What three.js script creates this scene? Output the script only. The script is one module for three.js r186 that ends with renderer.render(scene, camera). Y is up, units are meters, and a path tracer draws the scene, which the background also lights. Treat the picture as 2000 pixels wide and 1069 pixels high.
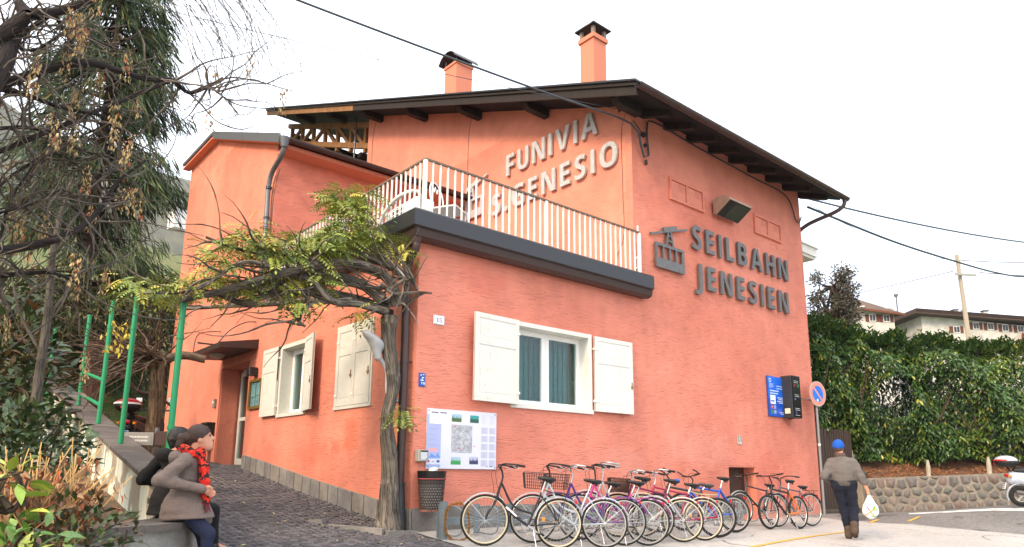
import * as THREE from 'three';
import { mergeGeometries, mergeVertices } from 'three/addons/utils/BufferGeometryUtils.js';
import { RoundedBoxGeometry } from 'three/addons/geometries/RoundedBoxGeometry.js';
import { TextGeometry } from 'three/addons/geometries/TextGeometry.js';
import { FontLoader } from 'three/addons/loaders/FontLoader.js';

// ---------- camera, sky, sun, exposure ----------
const scene = new THREE.Scene();
const V = (x, y, z) => new THREE.Vector3(x, y, z);
const camera = new THREE.PerspectiveCamera(50.94, 2000 / 1307.03, 0.1, 3000);
{
  const yaw = 0.70395, pit = 0.19420, roll = 0.0087;
  const fw = V(Math.sin(yaw) * Math.cos(pit), Math.sin(pit), -Math.cos(yaw) * Math.cos(pit));
  const rt = V(Math.cos(yaw), 0, Math.sin(yaw)), up = rt.clone().cross(fw);
  const up2 = rt.clone().multiplyScalar(-Math.sin(roll)).addScaledVector(up, Math.cos(roll));
  camera.position.set(-5.422, 0.8176, 8.521);
  camera.up.copy(up2);
  camera.lookAt(camera.position.clone().add(fw));
  camera.setViewOffset(2000, 1307.03, 0, 0, 2000, 1069);
}
const renderer = new THREE.WebGLRenderer({ antialias: true });
renderer.toneMapping = THREE.LinearToneMapping;
renderer.toneMappingExposure = 2.04;
renderer.shadowMap.enabled = true;
const SUN = V(-0.80, 0.52, 0.16).normalize();
{
  const w = 256, h = 128, d = new Float32Array(w * h * 4);
  for (let j = 0; j < h; j++) for (let i = 0; i < w; i++) {
    const th = (0.5 - (j + 0.5) / h) * Math.PI, ph = ((i + 0.5) / w - 0.5) * 2 * Math.PI;
    // three.js: u = atan2(z, x) / 2pi + 0.5, rows run upwards
    const dir = V(Math.cos(th) * Math.cos(ph), Math.sin(th), Math.cos(th) * Math.sin(ph));
    const c = Math.max(0, dir.dot(SUN)), glow = 0.55 * Math.pow(c, 4);
    const up = Math.max(0, dir.y), below = dir.y < 0 ? 0.55 : 1;
    const o = (j * w + i) * 4;
    // thin bright overcast: brighter overhead, whiter round the veiled sun, bluer away from it
    const away = 0.5 - 0.5 * dir.dot(SUN), L = (0.86 + 0.42 * up) * below;
    d[o] = L * (1.05 - 0.20 * away) + glow * below; d[o + 1] = L * (1.02 - 0.03 * away) + glow * 0.9 * below; d[o + 2] = L * (1.0 + 0.19 * away) + glow * 0.74 * below; d[o + 3] = 1;
  }
  const t = new THREE.DataTexture(d, w, h, THREE.RGBAFormat, THREE.FloatType);
  t.mapping = THREE.EquirectangularReflectionMapping; t.magFilter = THREE.LinearFilter; t.minFilter = THREE.LinearFilter; t.flipY = true; t.needsUpdate = true;
  scene.background = t; scene.environment = t;
}
const sun = new THREE.DirectionalLight(0xffe0bf, 2.1);
sun.position.copy(SUN).multiplyScalar(60); sun.castShadow = true; sun.shadow.radius = 28;
sun.shadow.mapSize.set(2048, 2048); Object.assign(sun.shadow.camera, { left: -40, right: 40, top: 40, bottom: -40, near: 1, far: 160 });
scene.add(sun, sun.target);

// ---------- helpers ----------
const { sin, cos, PI, floor, abs, min, max, sqrt, hypot, atan2, pow, round } = Math;
function rng(s) { return () => { s |= 0; s = s + 0x6D2B79F5 | 0; let t = Math.imul(s ^ s >>> 15, 1 | s); t = t + Math.imul(t ^ t >>> 7, 61 | t) ^ t; return ((t ^ t >>> 14) >>> 0) / 4294967296; }; }
const R = rng(7), rr = (a, b) => a + (b - a) * R(), lerp = (a, b, t) => a + (b - a) * t, clamp = (x, a, b) => min(b, max(a, x)), sst = (a, b, x) => { const t = clamp((x - a) / (b - a), 0, 1); return t * t * (3 - 2 * t); };
const h3 = (x, y, z) => { let n = Math.imul(x, 374761393) + Math.imul(y, 668265263) + Math.imul(z, 1274126177) | 0; n = Math.imul(n ^ n >>> 13, 1274126177); return ((n ^ n >>> 16) >>> 0) / 4294967296; };
function vn(x, y, z = 0, per = 0) {
  const X = floor(x), Y = floor(y), Z = floor(z), f = x - X, g = y - Y, k = z - Z, u = f * f * (3 - 2 * f), v = g * g * (3 - 2 * g), w = k * k * (3 - 2 * k);
  let A = X, A1 = X + 1, C = Y, C1 = Y + 1;
  if (per) { A = ((A % per) + per) % per; A1 = ((A1 % per) + per) % per; C = ((C % per) + per) % per; C1 = ((C1 % per) + per) % per; }
  let p = h3(A, C, Z), q = h3(A1, C, Z), r = h3(A, C1, Z), t = h3(A1, C1, Z), a = p + (q - p) * u, b = r + (t - r) * u; const lo = a + (b - a) * v;
  if (!w) return lo;
  p = h3(A, C, Z + 1); q = h3(A1, C, Z + 1); r = h3(A, C1, Z + 1); t = h3(A1, C1, Z + 1); a = p + (q - p) * u; b = r + (t - r) * u;
  return lo + (a + (b - a) * v - lo) * w;
}
const fbm = (x, y, z = 0, o = 4, per = 0) => { let a = 0.5, s = 0, n = 0; for (let i = 0; i < o; i++) { s += a * vn(x, y, z + i * 17, per); n += a; a /= 2; x *= 2; y *= 2; per *= 2; } return s / n; };
function tex(w, h, fn, srgb = true) {
  const d = new Uint8Array(w * h * 4);
  for (let j = 0; j < h; j++) for (let i = 0; i < w; i++) { const c = fn((i + 0.5) / w, (j + 0.5) / h, i, j), o = (j * w + i) * 4; const a = typeof c === 'number' ? [c, c, c] : c; d[o] = clamp(a[0], 0, 255); d[o + 1] = clamp(a[1], 0, 255); d[o + 2] = clamp(a[2], 0, 255); d[o + 3] = 255; }
  const t = new THREE.DataTexture(d, w, h); t.wrapS = t.wrapT = THREE.RepeatWrapping; t.magFilter = THREE.LinearFilter; t.minFilter = THREE.LinearMipmapLinearFilter; t.generateMipmaps = true;
  if (srgb) t.colorSpace = THREE.SRGBColorSpace; t.needsUpdate = true; return t;
}
const rep = (t, u, v = u, ou = 0, ov = 0) => { const c = t.clone(); c.repeat.set(u, v); c.offset.set(ou, ov); c.needsUpdate = true; return c; };
function mat(color, roughness = 0.8, o = {}) { return new THREE.MeshStandardMaterial({ color, roughness, ...o }); }
const I = new THREE.Matrix4();
const TR = (x, y, z, rx = 0, ry = 0, rz = 0, s = 1) => new THREE.Matrix4().compose(V(x, y, z), new THREE.Quaternion().setFromEuler(new THREE.Euler(rx, ry, rz)), Array.isArray(s) ? V(...s) : V(s, s, s));
// every geometry becomes non-indexed with position, normal and uv; uv in metres from the dominant axis
function fin(g, m, uvm = true) {
  if (g.index) g = g.toNonIndexed();
  if (!g.attributes.normal) g.computeVertexNormals();
  for (const k of Object.keys(g.attributes)) if (!['position', 'normal', 'uv'].includes(k)) g.deleteAttribute(k);
  if (uvm || !g.attributes.uv) {
    const p = g.attributes.position, u = new Float32Array(p.count * 2), a = V(), b = V(), c = V();
    for (let i = 0; i < p.count; i += 3) {
      a.fromBufferAttribute(p, i); b.fromBufferAttribute(p, i + 1); c.fromBufferAttribute(p, i + 2);
      const n = b.clone().sub(a).cross(c.clone().sub(a)), ax = abs(n.x), ay = abs(n.y), az = abs(n.z);
      [a, b, c].forEach((q, k) => { const e = (i + k) * 2; if (az >= ax && az >= ay) { u[e] = q.x; u[e + 1] = q.y; } else if (ax >= ay) { u[e] = q.z; u[e + 1] = q.y; } else { u[e] = q.x; u[e + 1] = q.z; } });
    }
    g.setAttribute('uv', new THREE.BufferAttribute(u, 2));
  }
  g.morphAttributes = {}; g.groups = [];
  if (m) g.applyMatrix4(m);
  return g;
}
const box = (w, h, d, x = 0, y = 0, z = 0, rx = 0, ry = 0, rz = 0) => fin(new THREE.BoxGeometry(w, h, d), TR(x, y, z, rx, ry, rz));
const bx = (x0, x1, y0, y1, z0, z1) => box(abs(x1 - x0), abs(y1 - y0), abs(z1 - z0), (x0 + x1) / 2, (y0 + y1) / 2, (z0 + z1) / 2);
const rbox = (w, h, d, r, x = 0, y = 0, z = 0, rx = 0, ry = 0, rz = 0, s = 2) => fin(new RoundedBoxGeometry(w, h, d, s, min(r, w / 2.01, h / 2.01, d / 2.01)), TR(x, y, z, rx, ry, rz));
const sph = (r, x = 0, y = 0, z = 0, s = [1, 1, 1], w = 16, h = 10) => fin(new THREE.SphereGeometry(r, w, h), TR(x, y, z, 0, 0, 0, s));
const arr = (p) => Array.isArray(p) ? V(...p) : p;
function cyl(a, b, r0, r1 = r0, n = 8, open = false) {
  a = arr(a); b = arr(b); const d = b.clone().sub(a), L = d.length();
  const g = new THREE.CylinderGeometry(r1, r0, L, n, 1, open);
  return fin(g, new THREE.Matrix4().compose(a.clone().add(b).multiplyScalar(0.5), new THREE.Quaternion().setFromUnitVectors(V(0, 1, 0), d.normalize()), V(1, 1, 1)));
}
// a beam of rectangular section from a to b
function beam(a, b, w, h, roll = 0) {
  a = arr(a); b = arr(b); const d = b.clone().sub(a), L = d.length(); d.normalize();
  const up = abs(d.y) > 0.99 ? V(1, 0, 0) : V(0, 1, 0), s = up.clone().cross(d).normalize(), u = d.clone().cross(s);
  const m = new THREE.Matrix4().makeBasis(s, u, d); if (roll) m.multiply(new THREE.Matrix4().makeRotationZ(roll));
  return fin(new THREE.BoxGeometry(w, h, L), m.setPosition(a.clone().add(b).multiplyScalar(0.5)));
}
function tube(pts, r, n = 6, seg = 0, closed = false) {
  const c = new THREE.CatmullRomCurve3(pts.map(arr), closed, 'centripetal'); return fin(new THREE.TubeGeometry(c, seg || max(2, pts.length * 4), r, n, closed));
}
// tapered limb through points with a radius each
function limb(pts, radii, n = 7, sub = 3, rough = 0, seed = 1) {
  const P = pts.map(arr), c = new THREE.CatmullRomCurve3(P, false, 'centripetal'), N = (P.length - 1) * sub, fr = c.computeFrenetFrames(N, false), pos = [], idx = [], uv = [];
  let run = 0, last = null;
  for (let i = 0; i <= N; i++) {
    const t = i / N, p = c.getPoint(t), f = t * (P.length - 1), k = min(floor(f), P.length - 2), r = lerp(radii[k], radii[k + 1], f - k);
    if (last) run += p.distanceTo(last); last = p;
    for (let j = 0; j <= n; j++) {
      const a = j / n * 2 * PI, q = r * (1 + rough * (vn(cos(a) * 1.6 + seed * 9, sin(a) * 1.6 + 5, run * 2.2) - 0.5) * 2);
      pos.push(p.x + (fr.normals[i].x * cos(a) + fr.binormals[i].x * sin(a)) * q, p.y + (fr.normals[i].y * cos(a) + fr.binormals[i].y * sin(a)) * q, p.z + (fr.normals[i].z * cos(a) + fr.binormals[i].z * sin(a)) * q);
      uv.push(j / n * 2 * PI * radii[0], run);
      if (i && j) { const b = i * (n + 1) + j, d = b - n - 1; idx.push(d - 1, b - 1, b, d - 1, b, d); }
    }
  }
  const g = new THREE.BufferGeometry(); g.setAttribute('position', new THREE.Float32BufferAttribute(pos, 3)); g.setAttribute('uv', new THREE.Float32BufferAttribute(uv, 2)); g.setIndex(idx);
  g.computeVertexNormals();
  const nm = g.attributes.normal, cp = V(), cq = V();  // weld the seam
  for (let i = 0; i <= N; i++) { const a = i * (n + 1), b = a + n; cp.fromBufferAttribute(nm, a).add(cq.fromBufferAttribute(nm, b)).normalize(); nm.setXYZ(a, cp.x, cp.y, cp.z); nm.setXYZ(b, cp.x, cp.y, cp.z); }
  return fin(g, null, false);
}
// prism: polygon (list of [u,v]) with holes, extruded by depth; frame maps (u,v,w) to world
function prism(pts, depth, m, holes = [], bevel = 0) {
  const s = new THREE.Shape(pts.map((p) => new THREE.Vector2(...p)));
  for (const h of holes) s.holes.push(new THREE.Path(h.map((p) => new THREE.Vector2(...p))));
  const g = new THREE.ExtrudeGeometry(s, { depth, bevelEnabled: bevel > 0, bevelThickness: bevel, bevelSize: bevel, bevelOffset: -bevel, bevelSegments: 1, curveSegments: 10 });
  return fin(g, m);
}
const rect = (a, b, c, d) => [[a, c], [b, c], [b, d], [a, d]];
// frame for a wall in the plane x = X that faces -x: u runs along +z, v up, w out of the wall
const FX = (X) => new THREE.Matrix4().makeBasis(V(0, 0, 1), V(0, 1, 0), V(-1, 0, 0)).setPosition(X, 0, 0);
const FZ = (Z) => TR(0, 0, Z);
const used = new Map();
const numbered = (n) => { const k = used.get(n) ?? 0; used.set(n, k + 1); return k ? n + '_' + String(k).padStart(3, '0') : n; };
function tag(o, label, category, group, kind) { if (label) o.userData.label = label; if (category) o.userData.category = category; if (group) o.userData.group = group; if (kind) o.userData.kind = kind; return o; }
function thing(name, label, category, group, pos = [0, 0, 0], ry = 0) { const o = new THREE.Group(); o.name = numbered(name); o.position.set(...pos); o.rotation.y = ry; scene.add(o); return tag(o, label, category, group); }
function part(parent, name, geos, material, label) {
  const g = Array.isArray(geos) ? (geos.length > 1 ? mergeGeometries(geos) : geos[0]) : geos;
  const o = new THREE.Mesh(g, material); o.castShadow = o.receiveShadow = true;
  o.name = parent === scene ? numbered(name) : name; if (label) o.userData.label = label; parent.add(o); return o;
}
const struct = (name, geos, material) => { const o = part(scene, name, geos, material); o.userData.kind = 'structure'; return o; };
function instances(parent, name, geo, material, mats, cols, kind = 'stuff') {
  const o = new THREE.InstancedMesh(geo, material, mats.length); o.castShadow = o.receiveShadow = true; o.name = parent === scene ? numbered(name) : name;
  mats.forEach((m, i) => { o.setMatrixAt(i, m); if (cols) o.setColorAt(i, cols[i]); }); if (kind) o.userData.kind = kind; parent.add(o); return o;
}
const col = (r, g, b) => new THREE.Color().setRGB(r, g, b);
function sub(parent, name) { const o = new THREE.Group(); o.name = name; parent.add(o); return o; }
function canvasTex(w, h, draw) { const c = document.createElement('canvas'); c.width = w; c.height = h; const x = c.getContext('2d'); draw(x, w, h); const t = new THREE.CanvasTexture(c); t.colorSpace = THREE.SRGBColorSpace; t.magFilter = THREE.LinearFilter; return t; }
// a thin printed face of size w x h, centred, facing +z, with uv 0..1
const face = (w, h, m) => fin(new THREE.PlaneGeometry(w, h), m, false);

// ---------- ground height: a thin-plate surface through levels read off walls, wheels and feet ----------
const LV = [[0, 0, 0], [0, -1.08, .13], [-.4, -.1, 0], [0, -6.67, .84], [-1.5, -8.4, .92], [-3, -6, .78], [-3, -3, .4], [-3, 0, .02], [-1.5, -3.5, .42], [.3, 1.16, -.1], [4, 1.85, -.2], [7.4, 2.6, -.25], [8.3, 1.2, -.22], [11.77, 0, -.1], [14.1, 0, -.16], [15, 1.3, -.05], [15.9, 2.6, .1], [13.4, 3.6, .16], [-3.4, 1.9, -.13], [-5.4, 8.5, -.8], [0, 6, -.55], [6, 8, -.55], [13, 8, 0], [20, 8, .4], [-3, -13, 1.5], [0, -14, 1.7], [6, 0, -.06], [10, 5, -.3], [-9, 2, -.2], [-9, -8, .7]];
const groundY = (() => {
  const n = LV.length, N = n + 3, A = [], U = (r2) => r2 > 1e-12 ? r2 * Math.log(r2) * 0.5 : 0;
  for (let i = 0; i < n; i++) { const r = []; for (let j = 0; j < n; j++) r.push(U((LV[i][0] - LV[j][0]) ** 2 + (LV[i][1] - LV[j][1]) ** 2) + (i === j ? 0.35 : 0)); r.push(1, LV[i][0], LV[i][1], LV[i][2]); A.push(r); }
  for (let k = 0; k < 3; k++) { const r = []; for (let j = 0; j < n; j++) r.push(k ? LV[j][k - 1] : 1); r.push(0, 0, 0, 0); A.push(r); }
  for (let i = 0; i < N; i++) {
    let p = i; for (let k = i + 1; k < N; k++) if (abs(A[k][i]) > abs(A[p][i])) p = k;
    [A[i], A[p]] = [A[p], A[i]];
    for (let k = 0; k < N; k++) if (k !== i) { const f = A[k][i] / A[i][i]; if (f) for (let j = i; j <= N; j++) A[k][j] -= f * A[i][j]; }
  }
  const w = A.map((r, i) => r[N] / r[i]);
  return (x, z) => { let s = w[n] + w[n + 1] * x + w[n + 2] * z; for (let i = 0; i < n; i++) s += w[i] * U((x - LV[i][0]) ** 2 + (z - LV[i][1]) ** 2); return s; };
})();
// a sheet over a rectangle, heights from f
function sheet(x0, x1, z0, z1, nx, nz, f, keep) {
  const pos = [], uv = [], idx = [];
  for (let j = 0; j <= nz; j++) for (let i = 0; i <= nx; i++) { const x = lerp(x0, x1, i / nx), z = lerp(z0, z1, j / nz); pos.push(x, f(x, z), z); uv.push(x, -z); }
  for (let j = 0; j < nz; j++) for (let i = 0; i < nx; i++) {
    if (keep && !keep(lerp(x0, x1, (i + .5) / nx), lerp(z0, z1, (j + .5) / nz))) continue;
    const a = j * (nx + 1) + i, b = a + nx + 1; idx.push(a, b, b + 1, a, b + 1, a + 1);
  }
  const g = new THREE.BufferGeometry(); g.setAttribute('position', new THREE.Float32BufferAttribute(pos, 3)); g.setAttribute('uv', new THREE.Float32BufferAttribute(uv, 2)); g.setIndex(idx); g.computeVertexNormals(); return g;
}
// ---------- materials of the large surfaces ----------
const N1 = (u, v, s, seed = 0, o = 4) => fbm(u * s, v * s, seed, o, s);
// troweled stucco relief: short flat gouges and grain
const stuccoBump = (() => {
  const n = 1024, h = new Float32Array(n * n).fill(0.62), r = rng(31);
  for (let k = 0; k < 1300; k++) {
    const L = 16 + r() * 64, x0 = r() * n, y0 = r() * n, th = 1.6 + r() * 3.4, dep = 0.2 + r() * 0.55, bend = (r() - .5) * 14, tilt = (r() - .5) * 0.25;
    for (let i = 0; i < L; i++) { const t = i / L, e = sin(t * PI); for (let j = -8; j <= 8; j++) { const a = max(0, 1 - abs(j) / (th * e + 0.4)); if (!a) continue; const X = ((x0 + i | 0) + n) % n, Y = ((y0 + j + i * tilt + bend * e | 0) + n * 2) % n; h[Y * n + X] -= dep * a * 0.5; } }
  }
  return tex(n, n, (u, v, i, j) => 255 * clamp(h[j * n + i] * 0.8 + 0.2 * N1(u, v, 24, 3, 4) + 0.10 * N1(u, v, 128, 5, 2), 0, 1), false);
})();
// paint with weathering; base colour and patches
function paintTex(base, seed, spots = [], W = 12, H = 9) {
  return tex(640, 480, (u, v) => {
    const x = u * W, y = v * H, a = fbm(x * 0.7, y * 0.7, seed, 5), b = fbm(x * 4, y * 4, seed + 9, 4), s = fbm(x * 5, y * 0.5, seed + 20, 4);
    let k = 1 + (a - .5) * 0.16 + (b - .5) * 0.10 + (s - .5) * 0.06, c = base.map((q) => q * k);
    c[1] += (a - .5) * 10; c[2] += (a - .5) * 12;
    for (const [sx, sy, rx, ry, r, g, bl, am] of spots) { const d = hypot((x - sx) / rx, (y - sy) / ry) + (fbm(x * 5, y * 5, seed + 40, 4) - .5) * 1.1, t = am * .45 * (1 - sst(0.45, 1.05, d)); if (t > 0) c = [lerp(c[0], r, t), lerp(c[1], g, t), lerp(c[2], bl, t)]; }
    return c;
  });
}
const stucco = (base, seed, spots, bump = 0.021, o = {}) => {
  const m = rep(paintTex(base, seed, spots), 1 / 12, 1 / 9, o.ou ?? 0, o.ov ?? 0), b = rep(stuccoBump, 1 / 2.2, 1 / 2.2, seed * .13, seed * .29);
  return new THREE.MeshStandardMaterial({ map: m, bumpMap: b, bumpScale: bump, roughness: 0.93 });
};
const BASE = [214, 131, 111];
const stFront = stucco(BASE, 1, [[6.3, 0.95, .35, .3, 200, 112, 90, .8], [5.0, 1.0, .4, .25, 198, 114, 94, .8], [4.5, 1.05, .8, .3, 226, 156, 140, .8], [8.7, .55, .5, .4, 206, 114, 92, .6], [6.9, 1.35, 1.2, .55, 228, 160, 144, .8], [9.3, .9, .9, .5, 208, 96, 80, .4], [1.2, 3.8, .7, .3, 210, 96, 80, .4], [7.0, 6.3, 2, .6, 200, 96, 82, .35], [10, .4, 1.5, .5, 200, 96, 80, .35]]);
const stSide = stucco([215, 132, 108], 2, [[10.1, 1.35, .3, .35, 206, 92, 62, .9], [9.6, 1.2, .22, .18, 206, 92, 62, .9], [8.8, 1.1, .9, .25, 214, 90, 66, .5], [6.5, 1.0, .9, .4, 210, 96, 74, .5]], 0.02, { ou: 0, ov: 0 });
const stUpper = stucco([218, 140, 118], 3, [], 0.017);
const stWing = stucco(BASE, 4, [], 0.021);
const woodTex = (a, b, seed, rings = 26) => tex(256, 512, (u, v) => { const g = fbm(u * rings, v * 3, seed, 4), f = fbm(u * 90, v * 8, seed + 3, 3), t = clamp(g * .7 + f * .5 - .1, 0, 1); return a.map((q, i) => lerp(q, b[i], t)); });
const tDark = woodTex([34, 27, 24], [74, 62, 54], 3), tWarm = woodTex([96, 62, 34], [178, 134, 84], 5), tGate = woodTex([48, 36, 30], [92, 74, 62], 8);
const mDarkWood = mat(0xb4b0ae, .8, { map: tDark, bumpMap: tDark, bumpScale: .004 }), mWarmWood = mat(0xffffff, .8, { map: tWarm, bumpMap: tWarm, bumpScale: .004 });
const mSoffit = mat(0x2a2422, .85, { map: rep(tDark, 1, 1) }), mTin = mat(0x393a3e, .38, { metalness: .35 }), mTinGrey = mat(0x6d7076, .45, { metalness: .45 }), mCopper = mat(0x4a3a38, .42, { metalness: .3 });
const grime = tex(512, 512, (u, v) => { const a = N1(u, v, 6, 1, 5), b = N1(u, v, 40, 4, 3); return 215 + 40 * clamp((a - .35) * 1.2, 0, 1) - 26 * b; });
const woodPaint = tex(512, 512, (u, v) => { const g = fbm(u * 60, v * 6, 2, 4), n = N1(u, v, 8, 6, 4), chip = fbm(u * 22, v * 9, 11, 4) > .76 ? -16 : 0; return [236 + 12 * g - 14 * n + chip, 236 + 12 * g - 14 * n + chip, 234 + 12 * g - 17 * n + chip]; });
const mWhite = mat(0xf2f2ee, .55, { map: rep(woodPaint, .9, .9), bumpMap: rep(woodPaint, .9, .9), bumpScale: .0015 });
const mWhiteOld = mat(0xdcdad2, .65, { map: rep(woodPaint, 1.3, 1.3), bumpMap: rep(woodPaint, 1.3, 1.3), bumpScale: .002 });
const mPVC = mat(0xf0f1ef, .35), mGlass = new THREE.MeshPhysicalMaterial({ color: 0xdfeeee, transmission: 1, roughness: .03, ior: 1.5, thickness: 0 });
const stoneTex = (a, b, seed) => tex(512, 512, (u, v) => { const n = N1(u, v, 6, seed, 5), m = N1(u, v, 60, seed + 2, 3), t = clamp(n * .8 + m * .4 - .1, 0, 1); return a.map((q, i) => lerp(q, b[i], t)); });
const tPlinth = stoneTex([98, 96, 94], [160, 156, 150], 12), tConc = stoneTex([110, 108, 104], [172, 170, 164], 14);
const mPlinth = [0, .37, .71].map((o, i) => mat([0xffffff, 0xefeff2, 0xfaf5ee][i], .88, { map: rep(tPlinth, .8, .8, o, o * 1.7), bumpMap: rep(tPlinth, .8, .8, o, o * 1.7), bumpScale: .004 }));
const mMortar = mat(0xfff6ea, .95, { map: rep(tConc, 1.4, 1.4) });

// ---------- the station building ----------
const mWire = mat(0x5a4a44, .6);
const B = thing('station_building', 'salmon stucco cable car station with flat-roofed terrace wing and dark pitched roof', 'building');
const RY = (z, c = 8.345) => c - 0.3855 * z;   // height of the main roof's planes along z
const X1 = 4.95, X2 = 11.77;
part(B, 'wall', prism([[0, -.35], [X2, -.4], [X2, 8.2], [X1, 8.2], [X1, 4.3], [0, 4.3]], .34, TR(0, 0, -.34), [rect(1.806, 3.667, 1.853, 3.255), rect(7.82, 8.9, .02, 1.0)]), stFront, 'textured salmon street wall');
// side wall towards the ramp, u = z
part(B, 'wall', prism([[-.343, -.35], [-.343, 4.3], [-5.97, 4.3], [-5.97, 7.98], [-10.3, 9.68], [-12.8, 9.68], [-13.0, .3]], .4, TR(0, 0, 0).multiply(FX(.4)),
  [rect(-4.915, -3.66, 1.845, 3.243), rect(-2.45, -1.27, 1.86, 3.22), rect(-8.45, -6.64, .62, 3.16)].map((h) => h.reverse())), stSide, 'orange side wall along the ramp');
part(B, 'wall', prism([[-.343, 4.3], [-.343, RY(-.343, 8.2)], [-11.2, RY(-11.2, 8.2)], [-11.2, 4.3]], .34, FX(X1 + .34)), stUpper, 'bright orange upper wall carrying the Italian lettering');
part(B, 'wall', prism(rect(.003, X1, 4.3, 7.97), .3, TR(0, 0, -6.263)), stWing, 'salmon wall at the back of the terrace');
part(B, 'wall', [bx(X2 - .34, X2, -.4, 8.0, -11.2, -.343), prism([[-11.2, 8.0], [-.343, 8.0], [-.343, RY(-.343, 8.2)], [-11.2, RY(-11.2, 8.2)]].reverse(), .34, FX(X2))], stFront);
part(B, 'wall', [bx(X1 + .343, X2 - .343, 0, 12.4, -11.2, -10.9), bx(.403, X1 + .3, .3, 9.6, -13, -12.7)], stUpper);
part(B, 'wall_return', bx(X1 - .006, X1 - .002, 4.59, 8.14, -.343, -.002), stUpper); part(B, 'wall_return', bx(-.006, -.002, -.3, 4.295, -.343, -.002), stSide);
part(B, 'floor', [bx(.403, X1, 4.12, 4.296, -5.95, -.345), bx(.45, 11.4, -.3, .3, -11, -.4)], mat(0x8d8880, .9));
part(B, 'ceiling', bx(.41, X2 - .4, 3.5, 3.62, -6.2, -.36), mat(0xd8d6d0, .9));
part(B, 'wall', [bx(.41, 6, .3, 3.5, -3.0, -2.9), bx(1.2, 1.3, .3, 3.5, -6.2, -3.02), bx(.42, 1.15, .3, 3.5, -3.35, -3.25)], mat(0xd9d4c4, .9), 'pale inner partitions');
// terrace edge: dark sheet-metal fascia with drip and half-round gutter below, mitred at the corner
{
  const prof = [[0, 4.30], [.27, 4.30], [.30, 4.315], [.30, 4.55], [.27, 4.58], [0, 4.58]], under = [[.0, 4.17], [.14, 4.15], [.22, 4.19], [.245, 4.30], [0, 4.30]];
  for (const [p, nm, m] of [[prof, 'fascia', mTin], [under, 'gutter', mCopper]]) {
    const g1 = (q, L0, L1) => { // extrude the section along +x with mitres at -section offset
      const pos = [], n = q.length, add = (a, b, c) => pos.push(...a, ...b, ...c);
      const P0 = q.map(([o, y]) => L0(o, y)), P1 = q.map(([o, y]) => L1(o, y));
      for (let i = 0; i < n; i++) { const j = (i + 1) % n; add(P0[i], P1[i], P1[j]); add(P0[i], P1[j], P0[j]); }
      for (let i = 1; i < n - 1; i++) { add(P0[0], P0[i + 1], P0[i]); add(P1[0], P1[i], P1[i + 1]); }
      const g = new THREE.BufferGeometry(); g.setAttribute('position', new THREE.Float32BufferAttribute(pos, 3)); g.computeVertexNormals(); return fin(g);
    };
    part(B, nm, g1(p, (o, y) => [-o, y, .002 + o], (o, y) => [X1 + .22 - (nm === 'gutter' ? 0 : .02), y, .002 + o]), m);
    part(B, nm, g1(p, (o, y) => [-.002 - o, y, -5.2], (o, y) => [-.002 - o, y, o]), m);
  }
  part(B, 'roofing', bx(-.02, X1 - .003, 4.3, 4.5, -5.95, .0), mat(0x6f6a64, .95));
  // painted steel railing on the edge of the terrace
  const rail = sub(B, 'railing'); rail.userData.label = 'white painted steel railing with rusting top bar';
  const mRail = mat(0xffffff, .55, { map: rep(woodPaint, 3, 3) }), mRust = mat(0x8a7767, .8, { map: rep(grime, 4, 4) });
  const runs = [[[-.08, .2], [4.85, .2], 36, 6], [[-.08, .2], [-.08, -5.0], 38, 6]];
  for (const [[xa, za], [xb, zb], n, every] of runs) {
    part(rail, 'top_bar', beam([xa, 5.41, za], [xb, 5.41, zb], .04, .03), mRust);
    part(rail, 'bottom_bar', beam([xa, 4.592, za], [xb, 4.592, zb], .05, .018), mTin);
    for (let i = 0; i <= n; i++) {
      if (i === 0 && za !== zb) continue; const t = i / n, x = lerp(xa, xb, t), z = lerp(za, zb, t), post = i === 0 || i === n || i === n / 2;
      if (post) part(rail, 'post', bx(x - .025, x + .025, 4.604, 5.395, z - .025, z + .025), mRail); else part(rail, 'baluster', bx(x - .011, x + .011, 4.603, 5.394, z - .011, z + .011), mRail);
    }
  }
  // newel and rusty bracket against the main corner
  part(B, 'flag_bracket', [cyl([4.99, 4.6, .06], [4.99, 5.62, .06], .018), box(.09, .03, .12, 4.99, 4.95, .03), box(.09, .03, .12, 4.99, 4.75, .03), cyl([4.99, 4.7, .06], [4.99, 5.0, .06], .033)], mRail);
}
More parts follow.
